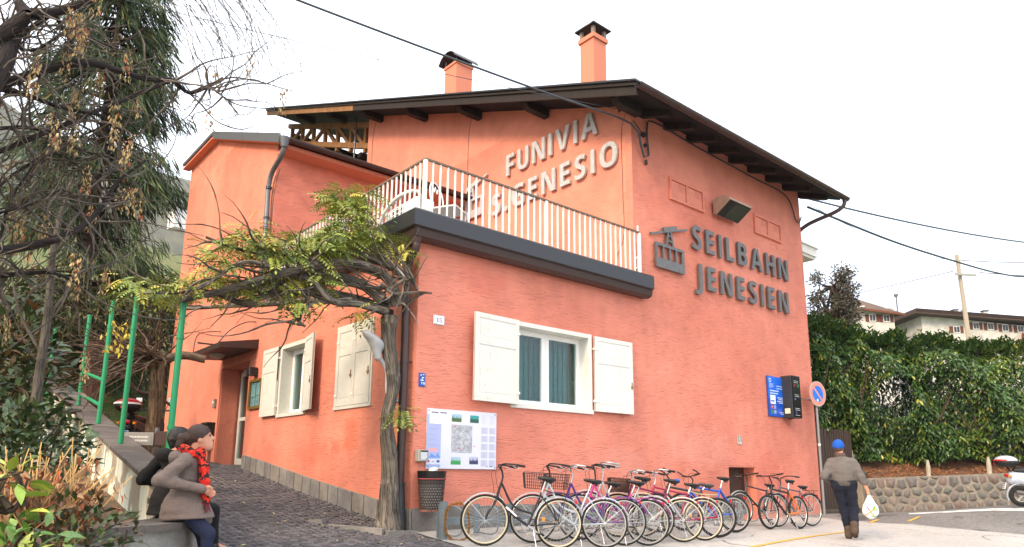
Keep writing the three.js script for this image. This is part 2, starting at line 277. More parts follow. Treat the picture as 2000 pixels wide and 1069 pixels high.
// main roof
{
  const xa = 4.07, xb = 12.35, za = .92, zb = -18.3, pos = [], idx = [], nx = 332, th = .06;
  for (const s of [0, 1]) for (let k = 0; k < 2; k++) for (let i = 0; i <= nx; i++) { const x = lerp(xa, xb, i / nx), z = k ? zb : za; pos.push(x, RY(z) + .0 + (s ? -th : .028 * sin(i / nx * PI * 2 * 41)), z + (s || k ? 0 : .02 * sin(i / nx * PI * 82 + 1))); }
  const W = nx + 1; for (let i = 0; i < nx; i++) { idx.push(i, i + 1, W + i + 1, i, W + i + 1, W + i, 2 * W + i, 3 * W + i + 1, 2 * W + i + 1, 2 * W + i, 3 * W + i, 3 * W + i + 1, i, 2 * W + i, 2 * W + i + 1, i, 2 * W + i + 1, i + 1); }
  const g = new THREE.BufferGeometry(); g.setAttribute('position', new THREE.Float32BufferAttribute(pos, 3)); g.setIndex(idx); g.computeVertexNormals();
  const roof = part(B, 'roof', fin(g), mat(0x4a3a34, .85, { map: rep(grime, 1, 1) }), 'dark corrugated tile roof with deep overhanging eaves');
  const bar = (z0, z1, c0, c1, x0, x1, m, nm) => part(roof, nm, prism([[z0, RY(z0, c0)], [z1, RY(z1, c0)], [z1, RY(z1, c1)], [z0, RY(z0, c1)]].reverse(), x1 - x0, FX(x1)), m);
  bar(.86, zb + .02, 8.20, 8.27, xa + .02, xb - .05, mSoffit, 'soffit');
  bar(.9, -10.6, 8.07, 8.25, xa - .035, xa + .012, mDarkWood, 'bargeboard'); bar(-10.605, zb, 8.07, 8.25, xa - .035, xa + .012, mWarmWood, 'bargeboard');
  bar(.93, zb - .03, 8.255, 8.33, xa - .075, xa - .005, mDarkWood, 'verge_board'); bar(.95, zb - .05, 8.333, 8.372, xa - .12, xa + .25, mTin, 'verge_flashing');
  for (const z of [.2, -2.5, -5.07, -7.66, -10.3, -12.9, -15.6]) { // purlin ends with shaped noses
    const y = RY(z, 8.19); part(roof, 'purlin', prism([[4.2, y - .02], [4.2, y - .10], [4.28, y - .20], [4.4, y - .22], [X1 - .003, y - .22], [X1 - .003, y - .02]], .16, TR(0, 0, z - .08), [], .012), mDarkWood);
  }
  for (let i = 0; i < 9; i++) { const x = 5.25 + i * .82; part(roof, 'rafter', prism([[.003, RY(.003, 8.185)], [.72, RY(.72, 8.185)], [.72, RY(.72, 8.08)], [.62, RY(.62, 8.06)], [.003, RY(.003, 8.05)]].reverse(), .14, FX(x + .07)), mDarkWood); }
  // eave gutter, half round, with brackets
  const gut = []; for (let i = 0; i <= 10; i++) { const a = PI + PI * i / 10; gut.push([.085 * cos(a), .085 * sin(a)]); } for (let i = 10; i >= 0; i--) { const a = PI + PI * i / 10; gut.push([.079 * cos(a), .079 * sin(a)]); }
  const gy = RY(.98, 8.28); part(roof, 'gutter', prism(gut.map(([a, b]) => [.99 + a, gy + b]), xb - xa + .14, FX(xb + .04)), mCopper);
  for (let i = 0; i < 12; i++) { const x = xa + .4 + i * .68, c = []; for (let k = 0; k <= 10; k++) { const a = PI + PI * k / 10; c.push(V(x, gy + .088 * sin(a), .99 + .088 * cos(a))); } part(roof, 'gutter_bracket', tube(c, .008, 5), mCopper); }
  part(roof, 'downpipe', tube([[xb - .12, gy - .08, .99], [xb - .12, gy - .2, .98], [xb - .2, gy - .34, .86], [X2 + .12, gy - .62, .1], [X2 + .07, gy - .8, -.12], [X2 + .06, gy - 1.4, -.2], [X2 + .06, gy - 2.6, -.2]], .05, 10, 40), mCopper);
  // trussed end bay beyond the wall
  const tx = 5.0, tr = sub(B, 'truss'); tr.userData.label = 'weathered timber roof truss over the open cable bay';
  const up = (z) => RY(z, 8.02), lo = (z) => RY(z, 7.26) ;
  for (const dx of [0]) {
    part(tr, 'chord', [prism([[-11.0, up(-11) - .2], [-18.4, up(-18.4) - .2], [-18.4, up(-18.4)], [-11.0, up(-11)]].reverse(), .16, FX(tx + dx + .16))], mWarmWood);
    part(tr, 'chord', [prism([[-11.0, lo(-11) - .2], [-18.6, lo(-18.6) - .2], [-18.6, lo(-18.6)], [-11.0, lo(-11)]].reverse(), .16, FX(tx + dx + .163))], mWarmWood);
    for (let i = 0; i < 7; i++) {
      const z = -11.6 - i * 1.08; part(tr, 'post', bx(tx + dx + .02, tx + dx + .14, lo(z) - .34, up(z) - .12, z - .07, z + .07), mWarmWood);
      const s = i < 3 ? 1 : -1; if (i < 6) part(tr, 'brace', beam([tx + dx + .07, s > 0 ? lo(z) - .05 : up(z) - .15, z - (s > 0 ? .08 : .08)], [tx + dx + .07, s > 0 ? up(z - 1) - .2 : lo(z - 1) - .05, z - 1.0], .1, .13), mWarmWood);
    }
    part(tr, 'cross_beam', bx(tx + .17, tx + 5.5, up(-18.2) - .5, up(-18.2) - .3, -18.5 + dx, -18.3 + dx), mDarkWood);
  }
  for (let i = 0; i < 4; i++) part(tr, 'cross_beam', bx(tx + .165, tx + 6, lo(-12.2 - i * 1.5) - .5, lo(-12.2 - i * 1.5) - .33, -12.3 - i * 1.5, -12.1 - i * 1.5), mDarkWood);
  part(tr, 'strut', [beam([tx + .6, 9.9, -11.6], [tx + .6, 12.3, -14.2], .16, .16), beam([tx + 1.4, 10.2, -13.6], [tx + 1.4, 11.9, -11.5], .14, .14), beam([tx + .5, 11.0, -11.4], [tx + 1.8, 11.0, -14.8], .2, .2), beam([tx + .5, 11.45, -11.4], [tx + .5, 11.45, -14.4], .12, .16), cyl([tx + .7, 9.6, -12.1], [tx + .7, 11.4, -12.1], .06), cyl([tx + 1.0, 9.6, -13], [tx + 1.0, 11.4, -13], .06)], mDarkWood);
  part(tr, 'strut', cyl([tx - .02, 11.1, -12.2], [tx - .02, 13.0, -12.2], .03), mTinGrey);
  // chimneys
  const mch = mat(0xd8866c, .9, { bumpMap: rep(stuccoBump, .8), bumpScale: .003 });
  const c1 = part(roof, 'chimney', [bx(5.75, 6.35, 10.4, 13.02, -7.95, -7.35), bx(5.72, 6.38, 13.02, 13.1, -7.98, -7.32)], mch);
  const hood = []; for (let i = 0; i <= 8; i++) { const a = PI * (.12 + .76 * i / 8); hood.push([-.02 + .48 * cos(a), 13.0 + .46 * sin(a)]); } for (let i = 8; i >= 0; i--) { const a = PI * (.12 + .76 * i / 8); hood.push([-.02 + .45 * cos(a), 13.0 + .43 * sin(a)]); }
  part(c1, 'chimney_hood', prism(hood.map(([a, b]) => [-7.65 + a, b]), .9, FX(6.5)), mTin);
  for (const [a, b] of [[5.77, -7.93], [6.33, -7.93], [5.77, -7.37], [6.33, -7.37]]) part(c1, 'hood_post', cyl([a, 13.1, b], [a, 13.32, b], .02), mTin);
  const c2 = part(roof, 'chimney', [bx(6.27, 6.73, 8.8, 11.5, -2.67, -2.21), bx(6.23, 6.77, 11.5, 11.62, -2.71, -2.17)], mch);
  for (const [a, b] of [[6.3, -2.64], [6.7, -2.64], [6.3, -2.24], [6.7, -2.24]]) part(c2, 'hood_post', bx(a - .04, a + .04, 11.62, 11.84, b - .04, b + .04), mMortar);
  part(c2, 'chimney_hood', [fin(new THREE.CylinderGeometry(.12, .47, .22, 4, 1), TR(6.5, 11.96, -2.44, 0, PI / 4, 0)), fin(new THREE.CylinderGeometry(.47, .47, .03, 4, 1), TR(6.5, 11.848, -2.44, 0, PI / 4, 0))], mTin);
}
// roof of the wing behind the terrace
{
  const wr = part(B, 'roof', prism([[-5.45, 7.93], [-10.3, 9.84], [-13.0, 9.84], [-13.0, 9.72], [-10.3, 9.72], [-5.45, 7.81]].reverse(), X1 - .01 + .16, FX(X1 - .003)), mat(0x6a3a2c, .85), 'low roof of the wing behind the terrace');
  part(wr, 'soffit', prism([[-5.5, 7.80], [-10.3, 9.70], [-12.98, 9.70], [-12.98, 9.66], [-10.3, 9.66], [-5.5, 7.76]].reverse(), .2, FX(-.005)), mat(0xd7866b, .85));
  part(wr, 'verge_flashing', prism([[-5.42, 7.95], [-10.3, 9.87], [-13.02, 9.87], [-13.02, 9.78], [-10.3, 9.78], [-10.2, 9.62], [-5.42, 7.73]].reverse(), .04, FX(-.17)), mTinGrey);
  part(wr, 'soffit', bx(0, X1 - .01, 7.70, 7.79, -5.96, -5.5), mat(0xd7866b, .85));
  const gut = []; for (let i = 0; i <= 10; i++) { const a = PI + PI * i / 10; gut.push([.08 * cos(a), .08 * sin(a)]); } for (let i = 10; i >= 0; i--) { const a = PI + PI * i / 10; gut.push([.074 * cos(a), .074 * sin(a)]); }
  part(wr, 'gutter', prism(gut.map(([a, b]) => [-5.36 + a, 7.86 + b]), X1 + .16, FX(X1 - .01)), mCopper);
  part(wr, 'gutter_hopper', fin(new THREE.CylinderGeometry(.12, .07, .22, 10), TR(-.1, 7.74, -5.36)), mTinGrey);
  part(wr, 'downpipe', tube([[-.1, 7.66, -5.36], [-.1, 7.5, -5.45], [-.1, 7.25, -5.95], [-.1, 7.0, -6.08], [-.1, 6, -6.06], [-.1, 4.62, -6.05]], .055, 10, 40), mTinGrey);
  for (const y of [6.9, 6.2]) part(wr, 'pipe_clamp', cyl([-.1, y, -6.07], [-.1, y + .05, -6.07], .066, .066, 12), mTin);
}
// downpipe at the street corner
{
  const dp = part(B, 'downpipe', [tube([[-.14, 4.18, .12], [-.14, 4.02, .11], [-.13, 3.88, -.06], [-.13, 3.7, -.1], [-.13, 2, -.1], [-.13, 1.0, -.1], [-.13, .62, -.1]], .06, 14, 60), fin(new THREE.CylinderGeometry(.11, .06, .2, 14), TR(-.14, 4.2, .13))], mCopper, 'brown metal downpipe at the street corner');
  part(dp, 'pipe_boot', [cyl([-.13, .02, -.06], [-.13, .64, -.1], .085, .07, 14), cyl([-.13, .63, -.1], [-.13, .67, -.1], .078, .078, 14)], mat(0x4d5054, .5, { metalness: .4, map: rep(grime, 3) }));
  part(dp, 'pipe_clamp', [cyl([-.13, 2.35, -.1], [-.13, 2.39, -.1], .066, .066, 14), cyl([-.13, 2.37, -.08], [-.02, 2.37, -.08], .012)], mCopper);
}
// recessed doorway, its door, step and canopy
{
  const rec = stSide;
  part(B, 'wall', [bx(.403, 1.4, .6, 3.3, -8.6, -8.455), bx(.403, 1.4, .6, 3.3, -6.63, -6.5), bx(.403, 1.5, 3.165, 3.32, -8.6, -6.5)], rec, 'stucco lining of the doorway recess');
  part(B, 'wall', bx(.03, .397, .6, 3.15, -8.449, -8.43), rec);
  part(B, 'step', bx(-.35, 1.4, .6, groundY(0, -7.5) + .03, -8.44, -6.65), mPlinth[1]);
  const d = part(B, 'door', [bx(.46, .53, .9, 3.1, -8.42, -8.30), bx(.46, .53, .9, 3.1, -6.77, -6.65), bx(.46, .53, 3.0, 3.16, -8.3, -6.77), bx(.46, .53, .9, 1.08, -8.3, -6.77), bx(.46, .53, .9, 3.0, -7.58, -7.48), bx(.46, .53, 1.95, 2.03, -8.3, -6.77)], mat(0xc9ccc6, .5), 'grey glazed entrance door in the recess');
  for (const [a, b, y0, y1] of [[-8.3, -7.58, 1.08, 1.95], [-7.48, -6.77, 1.08, 1.95], [-8.3, -7.58, 2.03, 3.0], [-7.48, -6.77, 2.03, 3.0]]) part(d, 'pane', bx(.49, .5, y0, y1, a, b), mGlass);
  part(d, 'handle', [cyl([.44, 1.85, -7.4], [.44, 1.85, -7.25], .014), cyl([.44, 1.85, -7.4], [.47, 1.85, -7.4], .012)], mTinGrey);
  const cz0 = -8.45, cz1 = -6.2, cp = part(B, 'canopy', prism([[-.8, 3.3], [-.8, 3.41], [-.002, 3.56], [-.002, 3.36]], cz1 - cz0, TR(0, 0, cz0)), mat(0x3b2a25, .55, { metalness: .2 }), 'brown sheet metal canopy over the door');
  part(cp, 'lamp', [fin(new THREE.CylinderGeometry(.17, .15, .05, 20), TR(-.5, 3.29, -7.3, 0, 0, 0)), sph(.13, -.5, 3.27, -7.3, [1, .4, 1])], mat(0x9a948a, .4));
  for (const g of [tube([[-.72, 3.44, -8.3], [-.6, 3.9, -8.5], [-.3, 4.05, -8.7], [0, 4.1, -8.75]], .012, 5), tube([[-.72, 3.44, -6.6], [-.5, 3.75, -6.55], [-.2, 3.95, -6.5], [0, 3.98, -6.45]], .012, 5)]) part(cp, 'tie_rod', g, mTin);
  for (const g of [beam([-1.05, 3.32, -8.2], [-.79, 3.34, -8.2], .05, .04), beam([-.95, 3.5, -7.2], [-.55, 3.5, -7.2], .04, .03)]) part(cp, 'drain_spout', g, mTin);
}
// street window: casing, two sashes, blind, two open shutters
const slatGreen = mat(0x2f7f78, .8), slatPale = mat(0x6f9b8c, .8);
function shutter(parent, w, h, m, mtx, label) { // hinged panel with frame and two sunk fields, local x along width, y up from 0, front +z
  const g = [bx(0, w, 0, h, -.012, .012), bx(0, .075, 0, h, -.022, .022), bx(w - .075, w, 0, h, -.022, .022), bx(.075, w - .075, 0, .1, -.0215, .0215), bx(.075, w - .075, h - .075, h, -.0215, .0215), bx(.075, w - .075, h * .64, h * .64 + .1, -.0215, .0215)];
  const o = part(parent, 'shutter', g.map((q) => q.applyMatrix4(mtx)), m, label);
  for (const [y0, y1] of [[.13, h * .64 - .03], [h * .64 + .13, h - .105]]) part(o, 'panel', rbox(w - .2, y1 - y0, .03, .008, w / 2, (y0 + y1) / 2, 0).applyMatrix4(mtx), m);
  for (const y of [.16, h - .25]) part(o, 'hinge', bx(-.02, .06, y, y + .04, -.03, .03).applyMatrix4(mtx), mWhite);
  part(o, 'latch', [bx(w - .05, w - .03, h * .34, h * .34 + .13, .022, .034), bx(w - .07, w - .012, h * .36, h * .36 + .03, .022, .04)].map((q) => q.applyMatrix4(mtx)), mat(0x8a6f58, .7));
  return o;
}
{
  const x0 = 1.806, x1 = 3.667, y0 = 1.853, y1 = 3.255, w = sub(B, 'window'); w.userData.label = 'street window with green vertical blinds and open white shutters';
  part(w, 'casing', [bx(x0 + .003, x0 + .08, y0, y1, -.3, .025), bx(x1 - .08, x1 - .003, y0, y1, -.3, .025), bx(x0 + .08, x1 - .08, y1 - .075, y1 - .003, -.3, .024), bx(x0 - .03, x1 + .02, y0 - .02, y0 + .05, -.3, .035)], mWhite);
  const mid = (x0 + x1) / 2 + .0, zf = -.2;
  for (const [a, b] of [[x0 + .08, mid], [mid, x1 - .08]]) {
    part(w, 'sash', [bx(a + .002, a + .085, y0 + .055, y1 - .08, zf - .06, zf), bx(b - .085, b - .002, y0 + .055, y1 - .08, zf - .06, zf), bx(a + .085, b - .085, y0 + .055, y0 + .14, zf - .06, zf - .001), bx(a + .085, b - .085, y1 - .165, y1 - .08, zf - .06, zf - .001)], mPVC);
    part(w, 'pane', bx(a + .08, b - .08, y0 + .135, y1 - .16, zf - .033, zf - .027), mGlass);
  }
  for (let i = 0; i < 15; i++) { const x = x0 + .12 + i * .117; part(w, 'blind_slat', box(.122, y1 - y0 - .12, .004, x, (y0 + y1) / 2, -.44, 0, .22 + (i % 3) * .06, 0), i > 12 ? slatPale : slatGreen); }
  shutter(w, .93, 1.365, mWhite, TR(.955 + .93, 1.88, .075, 0, PI + .06, 0).multiply(TR(0, 0, 0)));
  shutter(w, 1.0, 1.345, mWhite, TR(3.71, 1.885, .045, 0, -.02, 0));
}
// two windows in the wall along the ramp
{
  const w = sub(B, 'window'); w.userData.label = 'small ramp side window with one shutter folded back';
  const z0 = -4.915, z1 = -3.66, y0 = 1.845, y1 = 3.243;
  part(w, 'casing', [bx(-.025, .33, y0, y1, z0 + .003, z0 + .09), bx(-.025, .33, y0, y1, z1 - .09, z1 - .003), bx(-.024, .33, y1 - .08, y1 - .003, z0 + .09, z1 - .09), bx(-.035, .33, y0 - .02, y0 + .04, z0 - .02, z1 + .02)], mWhiteOld);
  const mid = (z0 + z1) / 2;
  for (const [a, b] of [[z0 + .09, mid], [mid, z1 - .09]]) {
    part(w, 'sash', [bx(.2, .26, y0 + .045, y1 - .085, a + .002, a + .08), bx(.2, .26, y0 + .045, y1 - .085, b - .08, b - .002), bx(.201, .26, y0 + .045, y0 + .13, a + .08, b - .08), bx(.201, .26, y1 - .17, y1 - .085, a + .08, b - .08)], mPVC);
    part(w, 'pane', bx(.226, .232, y0 + .125, y1 - .165, a + .075, b - .075), mGlass);
  }
  part(w, 'blind', bx(.397, .4, y0, y1, z0, z1), mat(0x5f9184, .8));
  const out = (z, x, y, open) => new THREE.Matrix4().makeBasis(V(-sin(open), 0, cos(open)), V(0, 1, 0), V(-cos(open), 0, -sin(open))).setPosition(x, y, z);
  shutter(w, .76, 1.36, mWhiteOld, out(z0 + .0, -.055, 1.87, 0).multiply(TR(0, 0, 0, 0, PI, 0)));
  shutter(w, .62, 1.36, mWhiteOld, out(z1, -.06, 1.87, .2).multiply(TR(.0, 0, 0, 0, 0, 0)));
  const c = sub(B, 'window'); c.userData.label = 'closed white shutters of the ramp side window beside the old vine';
  part(c, 'casing', [bx(-.02, .3, 1.84, 3.245, -2.489, -2.44), bx(-.02, .3, 1.84, 3.245, -1.286, -1.238), bx(-.019, .3, 3.2, 3.244, -2.44, -1.286), bx(-.03, .3, 1.82, 1.87, -2.5, -1.23)], mWhiteOld);
  part(c, 'backing', bx(.28, .3, 1.85, 3.23, -2.45, -1.27), mat(0x222222, .9));
  for (const [a, b] of [[-2.44, -1.866], [-1.862, -1.287]]) shutter(c, b - a, 1.32, mWhiteOld, out(a, -.012, 1.875, 0));
}
// plinth slabs along the ramp, following its slope
{
  const zs = [-6.6, -6.35, -6.08, -5.76, -5.3, -5.0, -4.55, -4.22, -3.88, -3.52, -3.18, -2.82, -2.5, -2.14, -1.66, -1.28, -.86, -.42, -.01], r = rng(4);
  for (let i = 0; i < zs.length - 1; i++) {
    const a = zs[i], b = zs[i + 1], ya = groundY(0, a), yb = groundY(0, b), g = .017;
    part(B, 'plinth_slab', prism([[a + g, ya - .2], [b - g, yb - .2], [b - g, yb + .30], [a + g, ya + .30]], .018 + r() * .006, FX(-.006), [], .004), mPlinth[i % 3]);
  }
  part(B, 'plinth_mortar', prism([...zs.map((z) => [z, groundY(0, z) + .307]), ...zs.map((z) => [z, groundY(0, z) - .2]).reverse()].reverse(), .008, FX(-.001)), mMortar);
  for (let i = 0; i < 14; i++) { const a = .0 + i * .56 - (i ? .0 : 0), b = min(a + .55, 7.8); if (a < 7.8) part(B, 'plinth_slab', bx(a + .008, b, -.3, .32 + (i % 2) * .01, .004, .03), mPlinth[(i + 1) % 3]); }
  part(B, 'plinth_slab', bx(-.03, -.005, -.25, .3, .005, .028), mPlinth[0]);
}
// low rusty hatch in a niche
{
  const nc = part(B, 'hatch', [bx(7.83, 8.89, .03, .99, -.3, -.28)], mat(0x5b4238, .75, { map: rep(grime, 2), metalness: .2 }), 'rusty brown hatch in the niche at street level');
  part(nc, 'lining', [bx(8.87, 8.897, .02, .995, -.28, -.003), bx(7.823, 7.85, .02, .995, -.28, -.003), bx(7.85, 8.87, .97, .996, -.28, -.003)], stSide);
}
// two painted vent frames under the eaves
for (const [a, b, y0, y1] of [[6.12, 7.34, 6.5, 7.0], [9.42, 10.66, 6.53, 7.02]]) {
  const f = part(B, 'vent_hatch', [bx(a, a + .05, y0, y1, .003, .05), bx(b - .05, b, y0, y1, .003, .05), bx(a + .05, b - .05, y1 - .05, y1, .003, .05), bx(a + .05, b - .05, y0, y0 + .05, .003, .05), bx((a + b) / 2 - .035, (a + b) / 2 + .035, y0 + .05, y1 - .05, .003, .045)], stFront);
  for (const [c, d] of [[a + .06, (a + b) / 2 - .045], [(a + b) / 2 + .045, b - .06]]) part(f, 'panel', bx(c, d, y0 + .06, y1 - .06, .003, .022), stFront);
}
part(B, 'balcony_slab', [bx(X2 + .003, 14.5, 7.12, 7.2, -3.0, -.98), bx(X2 + .003, 14.55, 7.2, 7.45, -3.05, -.93), bx(X2 + .003, 14.6, 7.45, 7.5, -3.1, -.88)], mat(0xe6e4df, .7), 'white slab edge jutting out past the far end');
// lightning conductors and cable clips
for (const g of [tube([[4.93, 8.1, -.1], [4.932, 7.9, -.22], [4.935, 6.5, -.25], [4.935, 5.4, -.27], [4.935, 5.1, -.45]], .006, 4), tube([[4.93, 10.3, -5.3], [4.935, 9.9, -5.5], [4.935, 7.8, -5.55]], .006, 4), tube([[4.93, 12.2, -10.6], [4.935, 11.9, -10.8], [4.935, 9.4, -10.85]], .006, 4), tube([[-.006, 7.3, -5.75], [-.012, 6.9, -5.95], [-.012, 5, -5.96]], .008, 4)]) part(B, 'lightning_wire', g, mWire);
// ---------- road, ramp, walls of the site, slopes ----------
{
  // road: patched asphalt with a pale concrete apron and cracks
  const W = 28, H = 16, X0 = -8, Z1 = 13;
  const cr = (x, z) => { const a = abs(fbm(x * .55, z * .55, 70, 3) - .5), b = abs(fbm(x * .9 + 7, z * .9, 75, 3) - .47); return min(a, b * 1.3); };
  const road = tex(1280, 732, (u, v) => {
    const x = X0 + u * W, z = Z1 - (1 - v) * H * 1.0 - 0, n = fbm(x * 1.3, z * 1.3, 60, 5), g = h3(round(u * 1280), round(v * 732), 3), f = fbm(x * 18, z * 18, 61, 3);
    let c = [118 + 30 * (n - .5) + 26 * (g - .5) + 22 * (f - .5), 115 + 30 * (n - .5) + 26 * (g - .5) + 22 * (f - .5), 112 + 30 * (n - .5) + 26 * (g - .5) + 22 * (f - .5)];
    const e = (fbm(x * 1.6, z * 1.6, 66, 4) - .5) * .5, apron = sst(.0, .12, z - 1.75 + .02 * x + e) * (1 - sst(0, .15, x - 10.4 - e)) ;
    const patch = sst(0, .1, fbm(x * .35 + 3, z * .5, 68, 3) - .6);
    const t = max(apron * .9, patch * .55); c = c.map((q, i) => lerp(q, [176, 173, 168][i] + 22 * (n - .5) + 18 * (g - .5) + 14 * (f - .5), t));
    const dark = sst(.0, .06, fbm(x * .7 + 11, z * 1.6, 69, 4) - .6) * (1 - apron); c = c.map((q) => q * (1 - .28 * dark));
    const k = cr(x, z) < .0035 && fbm(x * 2.3, z * 2.3, 79, 3) > .46 ? .62 : 1; return c.map((q) => q * k);
  });
  const m = rep(road, 1 / W, 1 / H, -X0 / W, 1 + (Z1 - H) / H * 0 + (Z1 / H - 1));
  const keep = (x, z) => !(x > .3 && x < 11.5 && z < -.35) && !(x < -3.4 && z < 1.0) && !(x < -.1 && x > -3.3 && z < 1.2 && z > -12);
  struct('road', sheet(X0, 20, -6, Z1 + 1, 112, 80, (x, z) => groundY(x, z), keep), mat(0xffffff, .93, { map: m, bumpMap: m, bumpScale: .006 }));
  // ramp bed under the cobbles
  struct('ramp', sheet(-3.35, .05, -12.2, 2.2, 28, 110, (x, z) => groundY(x, z) - (z > 1.9 ? .02 : -.006)), mat(0x3a3734, .97)).userData.label = 'ramp paved with small dark stone setts';
  const ramp = scene.children[scene.children.length - 1];
  const sett = (() => { const g = new RoundedBoxGeometry(.094, .05, .094, 1, .016); const p = g.attributes.position; for (let i = 0; i < p.count; i++) if (p.getY(i) < 0) { p.setX(i, p.getX(i) * .9); p.setZ(i, p.getZ(i) * .9); } g.computeVertexNormals(); return fin(g); })();
  const sTex = stoneTex([150, 148, 146], [232, 228, 224], 33), sm = mat(0xffffff, .8, { map: rep(sTex, 6, 6), bumpMap: rep(sTex, 6, 6), bumpScale: .004 });
  const tones = [0x78777c, 0x6b6a70, 0x858388, 0x79747a, 0x636268].map((c) => { const q = sm.clone(); q.color.set(c); return q; });
  const r = rng(91), list = [], lane = 1.05;
  for (let k = 0; k < 3.4 / lane; k++) for (let zz = -12; zz < 2.5; zz += .104) for (let i = 0; i < 10; i++) {
    const s = (i + .5) / 10 - .5, x = -3.28 + k * lane + (s + .5) * lane + (r() - .5) * .014, z = zz + .34 * (1 - 4 * s * s) - .3 + (r() - .5) * .016;
    if (x > -.05 || z > 1.95 || z > 1.2 + (x + 3.2) * .2 + .1) continue;
    list.push([x, z, atan2(-.34 * 8 * s, lane) * -1 + (r() - .5) * .14, r(), r() * .012]);
  }
  const cp = camera.position; list.sort((a, b) => hypot(a[0] - cp.x, a[1] - cp.z) - hypot(b[0] - cp.x, b[1] - cp.z));
  // those in view are not hidden by the low wall: keep the nearest of them as pieces
  const seen = list.filter(([x, z]) => x > -2.5 && z < 1.9), rest = list.filter(([x, z]) => !(x > -2.5 && z < 1.9)), singles = seen.splice(0, 300);
  const place = ([x, z, a, q, d]) => TR(x, groundY(x, z) - .008 + d, z, (q - .5) * .08, a + (q > .5 ? PI / 2 : 0), (q * 7 % 1 - .5) * .1, .9 + q * .16);
  for (const s of singles) { const o = part(ramp, 'sett', sett, tones[floor(s[3] * 5)]); o.applyMatrix4(place(s)); }
  const all = seen.concat(rest); instances(ramp, 'setts', sett, sm, all.map(place), all.map((s) => tones[floor(s[3] * 5)].color));
  // painted lines, each a strip on the road
  const strip = (pts, w, nm, mm) => { const pos = [], idx = [], uv = []; pts = new THREE.CatmullRomCurve3(pts.map(([x, z]) => V(x, 0, z))).getSpacedPoints(pts.length * 8); pts.forEach((p, i) => { const q = pts[min(i + 1, pts.length - 1)], o = pts[max(i - 1, 0)], d = q.clone().sub(o).normalize(), wob = 1 + (fbm(i * .7, 3, 5, 2) - .5) * .3; for (const s of [-1, 1]) { const x = p.x - d.z * w / 2 * s * wob, z = p.z + d.x * w / 2 * s * wob; pos.push(x, groundY(x, z) + .008, z); uv.push(i * .1, s); } if (i) { const a = i * 2; idx.push(a - 2, a - 1, a, a - 1, a + 1, a); } }); const g = new THREE.BufferGeometry(); g.setAttribute('position', new THREE.Float32BufferAttribute(pos, 3)); g.setAttribute('uv', new THREE.Float32BufferAttribute(uv, 2)); g.setIndex(idx); g.computeVertexNormals(); if (g.attributes.normal.getY(0) < 0) { g.setIndex(idx.reverse()); g.computeVertexNormals(); } return struct(nm, g, mm); };
  const worn = tex(256, 64, (u, v) => { const n = fbm(u * 40, v * 8, 5, 4); return n > .62 ? [150, 140, 110] : [212 + 20 * n, 160 + 20 * n, 42]; }), wornW = tex(256, 64, (u, v) => { const n = fbm(u * 30, v * 10, 9, 4); return n > .6 ? [150, 148, 145] : [214 + 30 * n, 213 + 30 * n, 210 + 30 * n]; });
  const my = mat(0xffffff, .9, { map: rep(worn, .3, .5) }), mw = mat(0xffffff, .9, { map: rep(wornW, .3, .5) });
  strip([[4.4, 2.52], [5.6, 2.38], [7.4, 2.2], [8.8, 2.05]], .07, 'yellow_road_line', my); strip([[10.3, 1.75], [10.9, 1.68]], .08, 'yellow_road_line', my); strip([[10.9, 2.3], [11.7, 2.22]], .07, 'yellow_road_line', my);
  strip([[12.4, 1.75], [12.9, 2.9], [13.0, 4.2], [12.6, 6]], .42, 'white_road_line', mw);
  // kerb stones round the foot of the vine
  const kb = (a, b) => { const y = groundY((a[0] + b[0]) / 2, (a[1] + b[1]) / 2); const o = part(scene, 'kerb_stone', beam([a[0], y + .02, a[1]], [b[0], y + .0, b[1]], .09, .1), mPlinth[0]); o.userData.kind = 'structure'; };
  kb([-.85, -.72], [-.48, .12]); kb([-.46, .16], [.0, .17]); kb([-.9, -.78], [-1.0, -1.0]);
}
